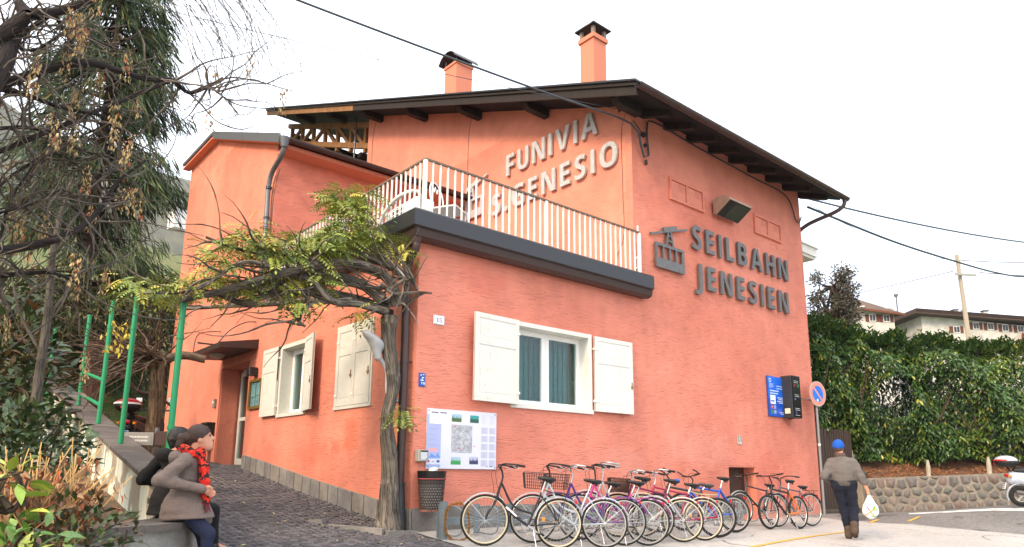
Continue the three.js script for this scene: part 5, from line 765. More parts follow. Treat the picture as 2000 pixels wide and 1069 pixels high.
// relaxed hand: palm, four fingers and a thumb; o wrist, d along the fingers, u thumb side
function handField(o, d, u, curl = .5) {
  const D = V(...d).normalize(), U = V(...u).normalize(), N = D.clone().cross(U), P = (a, b, c) => V(...o).addScaledVector(D, a).addScaledVector(U, b).addScaledVector(N, c).toArray(), fs = [cap(P(0, 0, 0), P(.05, 0, 0), .026, .03), cap(P(.055, .022, 0), P(.075, -.024, 0), .02, .018)];
  [[.028, .06], [.01, .07], [-.009, .065], [-.027, .052]].forEach(([b, L]) => fs.push(chain(.006, [P(.07, b, 0), P(.07 + L * .5, b, curl * L * .3), P(.07 + L * .72, b, curl * L * .85), P(.07 + L * .7, b, curl * L * 1.25)], [.0105, .0095, .009, .008])));
  fs.push(chain(.008, [P(.02, .03, 0), P(.05, .05, .012), P(.08, .052, .024)], [.014, .012, .01])); return uni(.008, ...fs);
}
const skin = mat(0xc48d74, .6), knit = (c, s = 0) => { const t = tex(128, 128, (u, v) => 200 + 50 * N1(u, v, 32, 3, 2) - 10 * ((floor(u * 128) + floor(v * 128)) % 2)); return mat(c, .95, { bumpMap: rep(t, 5), bumpScale: .006, map: rep(t, 5) }); };
function seated(label, pos, ry, o) {
  const t = thing('person', label, 'person', null, pos, ry), H = o.head, sh = o.sh, hip = o.hip, elb = o.elb, wr = o.wr, L = (z) => [[hip[0], hip[1], z * .09], [o.knee[0] + (z > 0 ? .05 : 0), o.knee[1], z * .1], [o.foot[0], .09, z * .12], [o.foot[0] + .14, .04, z * .14]];
  const arm = (z) => [[sh[0], sh[1], z * .165], [elb[0], elb[1], z * .225], [wr[0], wr[1], z * .19]], legs = uni(.04, ...[1, -1].map((z) => chain(.03, L(z).slice(0, 3), [.085, .062, .045])));
  const inner = uni(.05, headField(H, o.pitch), cap([H[0] - .03, H[1] - .08, 0], [sh[0] + .01, sh[1] + .02, 0], .045, .055), chain(.06, [[sh[0] + .01, sh[1] - .06, 0], [hip[0], hip[1], 0]], [.09, .1]), cap([sh[0], sh[1] - .02, -.12], [sh[0], sh[1] - .02, .12], .05), ...[1, -1].map((z) => chain(.02, arm(z), [.04, .034, .026])), ...[1, -1].map((z) => chain(.03, L(z), [.065, .048, .036, .03])));
  const body = uni(.012, inner, handField([wr[0], wr[1], .19], [.9, -.35, -.25], [.3, .8, .3], .5));
  part(t, 'body', sdfMesh(body, [-.42, -.02, -.32], [.75, 1.42, .34], .0115), skin);
  const coat = uni(.05, chain(.09, [[sh[0] + .015, sh[1] - .05, 0], [lerp(sh[0], hip[0], .55) + .02, lerp(sh[1], hip[1], .55), 0], [hip[0] + .02, hip[1] + .03, 0]], [.112, .098, .13]), cap([sh[0] + .01, sh[1] - .01, -.12], [sh[0] + .01, sh[1] - .01, .12], .066), (x, y, z) => { const k = max(0, hip[1] + .2 - y), ax = .115 + k * .44, az = .115 + k * .3; return max((hypot((x - hip[0] - .01 - k * .14) / ax, z / az) - 1) * min(ax, az), y - hip[1] - .16); }, cap([hip[0] - .02, hip[1], -.05], [hip[0] - .02, hip[1], .05], .13), ell([sh[0] - .09, sh[1] + .02, 0], [.06, .07, .1]));
  const sleeves = uni(.03, ...[1, -1].map((z) => chain(.03, arm(z), [.066, .055, .046])));
  part(t, 'coat', sdfMesh(above(folds(uni(.035, coat, sleeves), .02, 8, 3), o.hem, .02), [-.5, .3, -.36], [.5, 1.2, .36], .0125), o.coat);
  if (o.belt) part(t, 'belt', sdfMesh((x, y, z) => max(coat(x, y, z) - .012, abs(y - o.belt) - .022), [-.4, .6, -.3], [.4, 1, .3], .0125), o.beltM);
  part(t, 'trousers', sdfMesh(folds(above(legs, .07), .008, 9, 5), [-.3, .03, -.3], [.75, .75, .3], .0125), o.pants);
  for (const z of [1, -1]) part(t, 'shoe', sdfMesh(above(uni(.03, cap(L(z)[2], [L(z)[2][0], .05, L(z)[2][2]], .05), cap([L(z)[2][0], .045, L(z)[2][2]], [L(z)[3][0], .035, L(z)[3][2]], .044, .036)), .004), [L(z)[2][0] - .1, -.02, -.3], [L(z)[3][0] + .08, .2, .3], .012), mat(0x191716, .5));
  // hair with a tail
  const hairF = (x, y, z) => { const u = x - H[0], v = y - H[1]; const d = uni(.03, ell([H[0] - .022, H[1] + .035, H[2]], [.112, .102, .091]), cap([H[0] - .09, H[1] - .0, 0], [H[0] - .08, H[1] - .07, 0], .05, .03))(x, y, z) ; return max(d, (u * .8 - v * .75 - .012)); };
  const hair = part(t, 'hair', sdfMesh(folds(o.tail ? uni(.02, hairF, chain(.03, [[H[0] - .115, H[1] + .02, 0], [H[0] - .165, H[1] + .0, .0], [H[0] - .175, H[1] - .07, 0], [H[0] - .15, H[1] - .13, 0]], [.03, .042, .036, .014])) : hairF, .004, 26, 2), [H[0] - .25, H[1] - .2, -.14], [H[0] + .12, H[1] + .18, .14], .0075), o.hair);
  for (const z of [1, -1]) part(t, 'eye', sph(.009, H[0] + .078, H[1] + .012 - .078 * o.pitch * .9, z * .034), mat(0x20140f, .3));
  part(t, 'mouth', sph(.01, H[0] + .088, H[1] - .07 - .088 * o.pitch * .9, 0, [.6, .45, 2]), mat(0x9a4f49, .5));
  if (o.scarf) {
    const st = tex(256, 256, (u, v) => { const n = N1(u, v, 10, 3, 3), k = N1(u, v, 22, 8, 2); return n > .56 ? [40, 18, 20] : k > .6 ? [232, 70, 34] : [206, 30, 26]; }), sm = mat(0xffffff, .9, { map: rep(st, 4), bumpMap: rep(st, 4), bumpScale: .008 }), ny = sh[1] + .075, loop = [];
    for (let i = 0; i <= 12; i++) { const a = i / 12 * 2 * PI; loop.push([sh[0] + .03 + .085 * cos(a) + .015, ny - .03 * cos(a) + .02 * sin(a * 3), .09 * sin(a)]); }
    const wrap = uni(.02, chain(.02, loop, loop.map((_, i) => .04 + .01 * sin(i * 2.1))), chain(.03, [[sh[0] + .12, ny - .02, .04], [sh[0] + .165, ny - .14, .09], [sh[0] + .18, ny - .26, .11], [sh[0] + .2, ny - .38, .12], [sh[0] + .215, ny - .46, .12]], [.04, .042, .038, .04, .03]), chain(.03, [[sh[0] + .12, ny - .04, -.03], [sh[0] + .16, ny - .2, .0], [sh[0] + .17, ny - .33, .02]], [.036, .04, .034]));
    part(t, 'scarf', sdfMesh(folds(wrap, .013, 18, 6), [-.2, ny - .6, -.2], [.4, ny + .14, .26], .0105), sm);
    const fr = []; for (let i = 0; i < 14; i++) fr.push(cyl([sh[0] + .2 + rr(-.03, .03), ny - .46, .12 + rr(-.035, .035)], [sh[0] + .215 + rr(-.05, .05), ny - .53 - R() * .03, .12 + rr(-.05, .05)], .004, .003, 4)); part(t, 'fringe', fr, mat(0x6a1428, .9));
  }
  return t;
}
const hairT = tex(128, 128, (u, v) => 255 * (.35 * vn(u * 64, v * 6, 1, 64) + .65 * vn(u * 6, v * 64, 3, 64)), false), hairM = (c) => mat(c, .42, { bumpMap: rep(hairT, 7), bumpScale: .006 });
const taupe = knit(0x83746d), gy = (x, z) => groundY(x, z);
seated('woman in taupe belted coat with red scarf sitting on the curved seat wall', [-3.33, gy(-3.33, 1.42), 1.4], -.284, { head: [.045, 1.205, 0], pitch: -.28, sh: [-.07, 1.0, 0], elb: [-.265, .815, 0], wr: [.09, .735, 0], hip: [-.06, .575, 0], knee: [.13, .33, 0], foot: [.17, .09, 0], hem: .465, belt: .80, beltM: knit(0x5f534f), coat: taupe, pants: knit(0x232c4a), hair: hairM(0x38231a), tail: true, scarf: true });
seated('person in black coat with dark hair sitting behind the woman in taupe', [-3.3, gy(-3.3, .78), .74], .25, { head: [.02, 1.16, 0], pitch: -.1, sh: [-.06, .98, 0], elb: [-.22, .76, 0], wr: [.12, .7, 0], hip: [-.04, .55, 0], knee: [.34, .45, 0], foot: [.42, .09, 0], hem: .42, coat: knit(0x101012), pants: knit(0x14151a), hair: hairM(0x17110f), tail: false });
// man walking away with a carrier bag
{
  const t = thing('person', 'man in grey jacket and blue knitted cap walking with a white bag', 'person', null, [7.2, gy(7.2, 2.7), 2.7], .431), H = [.03, 1.555, -.04];
  const Lg = (s) => s > 0 ? [[0, .9, .1], [.05, .49, .13], [-.16, .17, .115], [-.02, .06, .12]] : [[0, .9, -.085], [.09, .48, -.03], [.03, .085, .015], [.19, .04, .02]];
  const aR = [[.0, 1.29, .18], [-.04, 1.06, .275], [.0, .84, .36]], aL = [[.0, 1.29, -.18], [-.1, 1.06, -.3], [.1, .98, -.22]];
  const trunk = uni(.08, cap([.0, 1.28, -.12], [.0, 1.28, .12], .055), chain(.1, [[.0, 1.22, 0], [0, 1.08, 0], [0, .93, 0]], [.1, .095, .095]));
  part(t, 'body', sdfMesh(uni(.012, uni(.03, headField(H, 0), cap([.01, 1.47, -.02], [0, 1.33, 0], .05, .055), trunk, chain(.02, aR, [.045, .038, .03]), chain(.02, aL, [.045, .038, .03]), chain(.03, Lg(1), [.07, .05, .038, .03]), chain(.03, Lg(-1), [.07, .05, .038, .03])), handField([.0, .83, .365], [.1, -1, .1], [1, .1, -.2], 1)), [-.35, -.02, -.5], [.4, 1.74, .55], .013), skin);
  part(t, 'jacket', sdfMesh(above(folds(uni(.04, cap([0, 1.3, -.14], [0, 1.3, .14], .078), ell([-.01, 1.16, 0], [.148, .23, .205]), ell([0, 1.02, .01], [.15, .14, .195]), cap([.0, 1.34, 0], [.0, 1.42, -.02], .095, .072), chain(.03, aR, [.08, .066, .052]), chain(.03, aL, [.08, .07, .056])), .016, 9, 9), .92), [-.4, .86, -.52], [.35, 1.56, .55], .0125), knit(0x77716e));
  part(t, 'hem_band', sdfMesh((x, y, z) => max(ell([0, .95, .01], [.15, .2, .19])(x, y, z), abs(y - .925) - .035), [-.25, .84, -.3], [.25, 1.0, .3], .0125), knit(0x5c5550));
  part(t, 'collar', sdfMesh((x, y, z) => max(abs(cap([.0, 1.36, -.01], [.005, 1.46, -.03], .085, .074)(x, y, z)) - .012, abs(y - 1.435) - .03), [-.15, 1.34, -.16], [.15, 1.5, .14], .009), knit(0x6a5550));
  part(t, 'trousers', sdfMesh(above(folds(uni(.05, cap([0, .93, -.07], [0, .93, .08], .13), chain(.04, Lg(1).slice(0, 3), [.105, .072, .056]), chain(.04, Lg(-1).slice(0, 3), [.105, .072, .056])), .018, 10, 4), .09), [-.32, .06, -.3], [.32, 1.06, .32], .0125), knit(0x141c30));
  for (const s of [1, -1]) { const q = Lg(s), a = q[2], b = q[3]; part(t, 'boot', sdfMesh(above(uni(.035, cap([a[0], a[1] + .08, a[2]], [a[0] + .0, a[1] - .02, a[2]], .066, .06), cap([a[0] - .02, a[1] - .03, a[2]], [b[0], b[1] + .0, b[2]], .056, .046)), s > 0 ? -.0 : .002), [-.36, -.02, -.14], [.36, .34, .3], .012), mat(0x4f4034, .85)); }
  part(t, 'cap', sdfMesh(above(folds(uni(.03, ell([H[0] - .012, H[1] + .035, H[2]], [.118, .115, .1])), .004, 30, 1), H[1] + .0, .16), [-.14, 1.48, -.2], [.2, 1.74, .12], .009), knit(0x1a63d0));
  part(t, 'hair', sdfMesh((x, y, z) => max(ell([H[0] - .016, H[1] + .02, H[2]], [.106, .1, .088])(x, y, z), y - H[1] - .02, x - H[0] - .02), [-.14, 1.42, -.18], [.16, 1.62, .1], .009), mat(0x5b4a3c, .8));
  // bag
  const gb = sdfMesh(folds(uni(.05, ell([0, -.26, 0], [.1, .15, .13]), chain(.05, [[0, -.02, 0], [0, -.1, 0], [0, -.2, 0]], [.02, .05, .09])), .014, 12, 8), [-.2, -.46, -.22], [.2, .05, .22], .011);
  const pb = canvasTex(256, 256, (x, w) => { x.fillStyle = '#eef0ef'; x.fillRect(0, 0, w, w); x.lineWidth = 15; const l = (c, a, b, d, e) => { x.strokeStyle = c; x.beginPath(); x.moveTo(a, b); x.lineTo(d, e); x.stroke(); }; l('#e98a1e', 60, 190, 190, 90); l('#e98a1e', 90, 90, 170, 200); l('#5b3f9a', 80, 60, 110, 110); l('#5aa83a', 200, 60, 150, 120); x.beginPath(); x.strokeStyle = '#6ab83a'; x.arc(190, 90, 28, 0, 5); x.stroke(); x.fillStyle = '#4aa04a'; x.fillRect(130, 195, 80, 12); });
  const u = gb.attributes.uv, pp = gb.attributes.position; for (let i = 0; i < u.count; i++) u.setXY(i, .5 + pp.getZ(i) / .3, .5 + (pp.getY(i) + .27) / .3);
  const bg = part(scene, 'carrier_bag', gb, mat(0xffffff, .5, { map: pb })); const wp = V(.0, .75, .385).applyEuler(t.rotation).add(t.position); bg.position.copy(wp); bg.rotation.y = .431; tag(bg, 'white plastic carrier bag with orange and green print held by the walking man', 'bag');
}
// limbs of the bare tree
const LIMBS = [[[[-5.35, 3.51, 2.32], [-5.26, 3.82, 2.27], [-5.22, 4.12, 2.17], [-5.14, 4.41, 2.09], [-4.97, 4.54, 2.06], [-4.69, 4.77, 2.14]], 0.085], [[[-5.15, 4.3, 2.3], [-5.23, 4.47, 2.2], [-5.29, 4.72, 2.15]], 0.05], [[[-5.35, 3.6, 2.21], [-5.24, 3.74, 2.12], [-5.08, 3.91, 2.07], [-4.91, 4.07, 2.03], [-4.67, 4.21, 2.04], [-4.43, 4.23, 2.03], [-4.19, 4.26, 2.01], [-4.0, 4.35, 1.96], [-3.83, 4.33, 1.87], [-3.66, 4.47, 1.83], [-3.51, 4.65, 1.78]], 0.042], [[[-3.98, 4.41, 1.85], [-3.82, 4.35, 1.83], [-3.67, 4.46, 1.86], [-3.53, 4.44, 1.83], [-3.43, 4.42, 1.79]], 0.018], [[[-5.36, 3.75, 1.98], [-5.23, 3.8, 1.93], [-5.02, 3.8, 1.95], [-4.81, 3.78, 1.95], [-4.52, 3.78, 2.03]], 0.035], [[[-5.28, 3.42, 1.96], [-5.19, 3.51, 1.83], [-4.97, 3.6, 1.8], [-4.62, 3.5, 1.84], [-4.37, 3.51, 1.82]], 0.022], [[[-5.19, 2.4, 2.04], [-5.07, 2.48, 1.92], [-4.78, 2.61, 1.95], [-4.56, 2.79, 1.94], [-4.43, 3.01, 1.86], [-4.31, 3.31, 1.8], [-4.11, 3.58, 1.79]], 0.04], [[[-5.13, 2.27, 1.79], [-5.03, 2.34, 1.67], [-4.68, 2.41, 1.76], [-4.46, 2.35, 1.71]], 0.03], [[[-4.96, 4.58, 2.0], [-4.85, 4.42, 1.98], [-4.67, 4.22, 2.02]], 0.02], [[[-5.19, 2.92, 1.91], [-5.01, 3.22, 1.8], [-4.78, 3.46, 1.73], [-4.48, 3.39, 1.63], [-4.2, 3.55, 1.57]], 0.014], [[[-5.35, 4.24, 1.98], [-5.07, 4.23, 1.88], [-4.81, 4.55, 1.85], [-4.48, 4.57, 1.8], [-4.18, 4.96, 1.82]], 0.016], [[[-5.16, 2.76, 1.89], [-4.92, 2.91, 1.91], [-4.72, 3.09, 1.9], [-4.56, 3.07, 1.81]], 0.012], [[[-5.08, 2.57, 1.91], [-5.05, 2.93, 1.86], [-4.95, 3.22, 1.86], [-4.87, 3.49, 1.83], [-4.81, 4.1, 1.86]], 0.012]];
const HANG = [[-4.07, 5.24, 1.98], [-3.96, 5.2, 2.07], [-3.86, 5.29, 2.18], [-3.74, 5.2, 2.26], [-3.65, 5.25, 2.34], [-3.9, 5.06, 2.08], [-3.75, 5.01, 2.2], [-4.0, 4.96, 1.97], [-3.69, 5.11, 2.28]];
// ---------- plants ----------
const leafG = (L, W, fold = .25, droop = .15, n = 2) => { const pos = [], idx = []; for (let i = 0; i <= n + 1; i++) { const t = i / (n + 1), w = W * sin(PI * pow(t, .8)) * .5, y = -droop * L * t * t; pos.push(-w, y + w * fold, L * t, 0, y, L * t, w, y + w * fold, L * t); if (i) { const b = i * 3, a = b - 3; idx.push(a, b, b + 1, a, b + 1, a + 1, a + 1, b + 1, b + 2, a + 1, b + 2, a + 2); } } const g = new THREE.BufferGeometry(); g.setAttribute('position', new THREE.Float32BufferAttribute(pos, 3)); g.setIndex(idx); g.computeVertexNormals(); return fin(g); };
const LM = (r = .5, o = {}) => new THREE.MeshStandardMaterial({ color: 0xffffff, roughness: r, side: THREE.DoubleSide, ...o });
const barkT = tex(256, 512, (u, v) => { const n = fbm(u * 14, v * 3.5, 4, 5), f = abs(fbm(u * 22, v * 3, 9, 4) - .5) * 2; const k = 120 + 100 * n - 60 * (1 - sst(0, .18, f)); return [k, k * .97, k * .92]; });
const bark = (c, s = 1.5, b = .02) => mat(c, .95, { map: rep(barkT, s, s * .6), bumpMap: rep(barkT, s, s * .6), bumpScale: b });
const aim = (p, d, roll, s) => { d = d.clone().normalize(); const up = abs(d.y) > .95 ? V(1, 0, 0) : V(0, 1, 0), x = up.clone().cross(d).normalize(), y = d.clone().cross(x); const m = new THREE.Matrix4().makeBasis(x, y, d).multiply(new THREE.Matrix4().makeRotationZ(roll)); if (s !== 1) m.scale(V(s, s, s)); return m.setPosition(p); };
const rdir = (r = R) => { const z = r() * 2 - 1, a = r() * 2 * PI, q = sqrt(1 - z * z); return V(q * cos(a), z, q * sin(a)); };
const pick = (a, r = R) => a[floor(r() * a.length)];
const vary = (c, r = R, k = .25) => { const q = 1 + (r() - .5) * 2 * k; return col(c[0] * q, c[1] * q, c[2] * q * (1 + (r() - .5) * .2)); };
// a wandering twig as a point list
function wander(p, d, L, n, wob, grav, r = R) { const out = [p.clone()]; d = d.clone().normalize(); let q = p.clone(); for (let i = 0; i < n; i++) { d.addScaledVector(rdir(r), wob).add(V(0, grav, 0)).normalize(); q = q.clone().addScaledVector(d, L / n); out.push(q); } return out; }
// hedge of cherry laurel on the bank behind the stone wall
{
  const path = new THREE.CatmullRomCurve3([V(11.9, 0, -.55), V(13.0, 0, -.45), V(14.5, 0, -.05), V(15.5, 0, 1.1), V(16.45, 0, 2.7), V(17.6, 0, 5.2), V(18.6, 0, 6.8)], false, 'catmullrom', .3), r = rng(12);
  const top = (t) => 4.9 + .2 * sin(t * 9 + .6) + .42 * (fbm(t * 26, 2, 3, 4) - .5) * 2 - .72 * sst(.42, .75, t) + (t < .1 ? -.2 : 0), mats = [], cols = [], g = leafG(.14, .054, .25, .2, 2);
  const hole = (u, y) => hypot((u - .44) / .05, (y - 3.0) / .6) < 1;
  for (let i = 0; i < 56000; i++) {
    const t = r() * .93, p = path.getPoint(t), d = path.getTangent(t), n = V(-d.z, 0, d.x), onTop = r() < .2, T = top(t), lowB = 1.12 + .35 * (fbm(t * 20, 7, 2, 3)), y = onTop ? T + (r() - .6) * .3 : lerp(lowB, T, pow(r(), .92)), bump = .55 * (fbm(t * 22, y * 1.3, 6, 4) - .5) * 2 + .25 * sin(y * 2.1 + t * 31);
    const round_ = -.55 * sst(T - .8, T + .1, y) + -.35 * (1 - sst(lowB, lowB + .8, y)), back = onTop ? -r() * 1.7 : bump + round_ - pow(r(), 2) * .7;
    if (!onTop && hole(t, y) && back > -.45) continue;
    const q = p.clone().addScaledVector(n, back); q.y = y;
    const out = onTop ? n.clone().multiplyScalar(.4).addScaledVector(d, (r() - .5) * 1.8).add(V(0, .2 + r() * .9, 0)) : n.clone().multiplyScalar(.25 + r() * .5).addScaledVector(d, (r() - .5) * 1.9).add(V(0, -.85 + r() * .7, 0));
    mats.push(aim(q, out, (r() - .5) * 1.1, .7 + r() * .65)); const k = fbm(t * 30, y * 2, 15, 3); cols.push(vary(r() < .03 ? [.32, .31, .05] : k > .55 && r() < .6 ? [.12, .18, .03] : r() < .4 ? [.04, .09, .025] : [.065, .13, .034], r, .35));
  }
  for (let i = 0; i < 15000; i++) { const t = r() * .93, p = path.getPoint(t), d = path.getTangent(t), n = V(-d.z, 0, d.x), y = lerp(1.2, top(t) - .2, r()); p.addScaledVector(n, -.75 - r() * .7); p.y = y; mats.push(aim(p, n.clone().multiplyScalar(.3).addScaledVector(d, (r() - .5) * 1.9).add(V(0, -.8 + r() * .6, 0)), (r() - .5) * 1.2, 1 + r() * .5)); cols.push(vary([.04, .085, .022], r, .4)); }
  for (let i = 0; i < 260; i++) { const t = r() * .93, p = path.getPoint(t), d = path.getTangent(t), n = V(-d.z, 0, d.x), h = .1 + r() * .32; p.addScaledVector(n, -.3 - r() * .9); for (let k = 0; k < 9; k++) { const q = p.clone(); q.y = top(t) - .1 + h * k / 8; mats.push(aim(q, V(r() - .5, .25 + r() * .6, r() - .5), (r() - .5), .55 + r() * .4)); cols.push(vary(r() < .4 ? [.15, .2, .035] : [.07, .13, .03], r, .3)); } }
  const H = thing('laurel_hedge', 'tall glossy cherry laurel hedge on the bank above the stone wall', 'hedge');
  const st = []; for (let i = 0; i < 34; i++) { const t = .1 + .85 * (i + r() * .8) / 34, p = path.getPoint(t), d = path.getTangent(t), n = V(-d.z, 0, d.x); p.addScaledVector(n, -.75 - r() * .5); p.y = .75; const w = wander(p, V((r() - .5) * .5, 1, (r() - .5) * .5).addScaledVector(n, .3), 2.6 + r() * 1, 5, .16, .03, r); st.push(limb(w, w.map((_, j) => lerp(.045, .012, j / 5) * (.7 + r() * .4)), 6, 2)); if (r() < .8) { const v = wander(w[2], rdir(r).add(V(0, .8, 0)), 1.2, 4, .2, .02, r); st.push(limb(v, [.018, .015, .012, .009, .006], 5, 2)); } }
  part(H, 'stems', st, bark(0x8a7a66, 3, .006)); instances(H, 'foliage', g, LM(.27), mats, cols);
  // bank of leaf litter
  const b0 = (x) => x, pos = [], idx = [], uv = []; for (let i = 0; i <= 60; i++) { const t = i / 60, p = path.getPoint(t), d = path.getTangent(t), n = V(-d.z, 0, d.x); [.28, .0, -.5, -1.2, -3].forEach((o, j) => { const q = p.clone().addScaledVector(n, o); pos.push(q.x, [.66, .80, 1.0, 1.5, 2.6][j] - (t < .14 ? .6 : 0) + .1 * (fbm(q.x * 2, q.z * 2, 3, 3) - .5), q.z); uv.push(q.x, q.z); if (i && j) { const a = i * 5 + j, c = a - 5; idx.push(c - 1, a - 1, a, c - 1, a, c); } }); }
  const bg = new THREE.BufferGeometry(); bg.setAttribute('position', new THREE.Float32BufferAttribute(pos, 3)); bg.setAttribute('uv', new THREE.Float32BufferAttribute(uv, 2)); bg.setIndex(idx); bg.computeVertexNormals(); const lt = tex(256, 256, (u, v) => { const n = N1(u, v, 12, 3, 4), k = N1(u, v, 40, 8, 3); return k > .62 ? [140, 92, 62] : [84 + 50 * n, 62 + 40 * n, 48 + 30 * n]; }); struct('bank', bg, mat(0xffffff, .97, { map: rep(lt, 1.2), bumpMap: rep(lt, 1.2), bumpScale: .02 }));
  const fl = [], fc = []; for (let i = 0; i < 1500; i++) { const t = .1 + r() * .8, p = path.getPoint(t), d = path.getTangent(t), n = V(-d.z, 0, d.x), o = lerp(.2, -.9, r()); p.addScaledVector(n, o); p.y = lerp(.7, 1.08, clamp((.4 - o) / 1.2, 0, 1)) + .05; fl.push(aim(p, V(r() - .5, (r() - .5) * .5, r() - .5), r() * 6, .6 + r() * .5)); fc.push(vary([.30, .13, .055], r, .4)); } instances(scene, 'leaf_litter', leafG(.1, .045, .3, .3, 1), LM(.9), fl, fc);
  scene.children[scene.children.length - 1].userData.label = 'brown fallen leaves on the bank';
  const lab = ['short white painted post at the hedge foot beside the gate', 'short white painted post at the hedge foot halfway along the stone wall', 'short white painted post at the hedge foot near the silver scooter'];
  [[14.3, 1.0, -.3, .5], [15.25, .82, 1.25, .42], [15.95, .9, 2.45, .42]].forEach(([x, y, z, h], i) => { const o = part(scene, 'white_post', limb([[x, y - .35, z], [x + .01, y, z], [x + .02, y + h * .6, z], [x + .02, y + h, z]], [.06, .06, .055, .03], 8, 2, .1, i), mat(0xcfc6b2, .8, { map: rep(grime, 3) })); tag(o, lab[i], 'post', 'white posts along the hedge'); });
}
// stone wall with single stones
{
  const A = V(14.13, -.3, .02), Bv = V(17.6, -.1, 5.4), d = Bv.clone().sub(A).setY(0), L = d.length(); d.normalize(); const n = V(-d.z, 0, d.x), fr = new THREE.Matrix4().makeBasis(d, V(0, 1, 0), n).setPosition(A.x, 0, A.z), gyW = (u) => groundY(A.x + d.x * u, A.z + d.z * u), top = (u) => .72 + .05 * u - .0 + .0 * u, W = thing('stone_wall', 'low rubble stone wall with pale mortar under the laurel hedge', 'wall');
  const mw = prism([[0, -.5], [L, -.5], [L, top(L) + .02], [0, top(0) + .02]], .34, TR(0, 0, -.34).premultiply(fr)); part(W, 'mortar', mw, mat(0xfdf6ec, .95, { map: rep(tConc, 1.5), bumpMap: rep(stuccoBump, 1), bumpScale: .02 }));
  const r = rng(77), sites = []; const cw = .235, ch = .2; for (let j = 0; j < 6; j++) for (let i = 0; i < L / cw; i++) { const u = (i + .5 + (j % 2) * .5 + (r() - .5) * .7) * cw, b = gyW(u) - .02, v = b + (j + .5 + (r() - .5) * .55) * ch; if (v < top(u) && u < L - .05 && u > .05) sites.push([u, v]); }
  const sm = [0xe4e0de, 0xc8c8ca, 0xf0e6de, 0xfff6ea, 0xd4d2d4, 0xe8d4ce, 0xccd4d4].map((c, i) => mat(c, .9, { map: rep(tPlinth, 2, 2, i * .17, i * .31), bumpMap: rep(tPlinth, 2, 2, i * .17, i * .31), bumpScale: .012 }));
  for (const [su, sv] of sites) {
    let poly = rect(su - .24, su + .24, sv - .2, sv + .2); const clip = (nx, ny, c) => { const o = []; poly.forEach((p, i) => { const q = poly[(i + 1) % poly.length], a = p[0] * nx + p[1] * ny - c, b = q[0] * nx + q[1] * ny - c; if (a <= 0) o.push(p); if (a * b < 0) { const t = a / (a - b); o.push([lerp(p[0], q[0], t), lerp(p[1], q[1], t)]); } }); poly = o; };
    const gp = .014 + r() * .012; for (const [tu, tv] of sites) { if (tu === su && tv === sv) continue; const x = tu - su, y = tv - sv, D = hypot(x, y); if (D < .6) clip(x / D, y / D, (x / D) * (su + tu) / 2 + (y / D) * (sv + tv) / 2 - gp); if (poly.length < 3) break; }
    if (poly.length < 3) continue; clip(0, 1, top(su) - .005); clip(0, -1, -(gyW(su) - .06)); clip(-1, 0, -.02); clip(1, 0, L - .02); if (poly.length < 3) continue;
    const cx = poly.reduce((s, p) => s + p[0], 0) / poly.length, cy = poly.reduce((s, p) => s + p[1], 0) / poly.length, dp = .018 + r() * .03, pos = [], rd = poly.map((p) => [cx + (p[0] - cx) * .97 + (r() - .5) * .012, cy + (p[1] - cy) * .97 + (r() - .5) * .012]), inn = rd.map((p) => [cx + (p[0] - cx) * .72, cy + (p[1] - cy) * .72]);
    rd.forEach((p, i) => { const k = (i + 1) % rd.length, a = [...p, -.01], b = [...rd[k], -.01], c = [...inn[k], dp], e = [...inn[i], dp * (.85 + r() * .2)]; pos.push(...a, ...b, ...c, ...a, ...c, ...e, cx, cy, dp, ...e, ...c); });
    const g = new THREE.BufferGeometry(); g.setAttribute('position', new THREE.Float32BufferAttribute(pos, 3)); const gg = mergeVertices(g, 1e-3); gg.computeVertexNormals(); part(W, 'stone', fin(gg, fr), pick(sm, r));
  }
  part(W, 'end_pier', rbox(.34, 1.2, .4, .03, 14.0, .25, -.12, 0, .2, 0), mat(0xfff0d8, .95, { map: rep(tConc, 1.2), bumpMap: rep(tConc, 1.2), bumpScale: .02 })); part(W, 'end_cap', rbox(.5, .07, .5, .02, 14.02, .885, -.12, 0, .2, 0), mat(0xc2bba9, .9, { map: rep(tConc, 1) }));
  // slatted gate
  const G = thing('wooden_gate', 'dark brown slatted wooden gate between station and stone wall', 'gate'); const mg = mat(0xffffff, .85, { map: rep(tGate, 3, .6), bumpMap: rep(tGate, 3, .6), bumpScale: .004 });
  for (let i = 0; i < 14; i++) part(G, 'slat', box(.11, 2.0 + (i % 3) * .02, .022, 11.93 + i * .138, .98, -.06 + (i % 2) * .004, 0, 0, (h3(i, 2, 3) - .5) * .015), mg);
  for (const y of [.34, 1.55]) part(G, 'rail', bx(11.85, 13.85, y, y + .14, -.13, -.075), mg);
  part(G, 'brace', beam([11.95, .45, -.155], [13.75, 1.5, -.155], .04, .12), mg);
  part(scene, 'kerb_stone', rbox(2.15, .24, .3, .03, 12.85, -.14, -.05), mat(0x8d8678, .95, { map: rep(tConc, 1) })).userData.kind = 'structure';
}
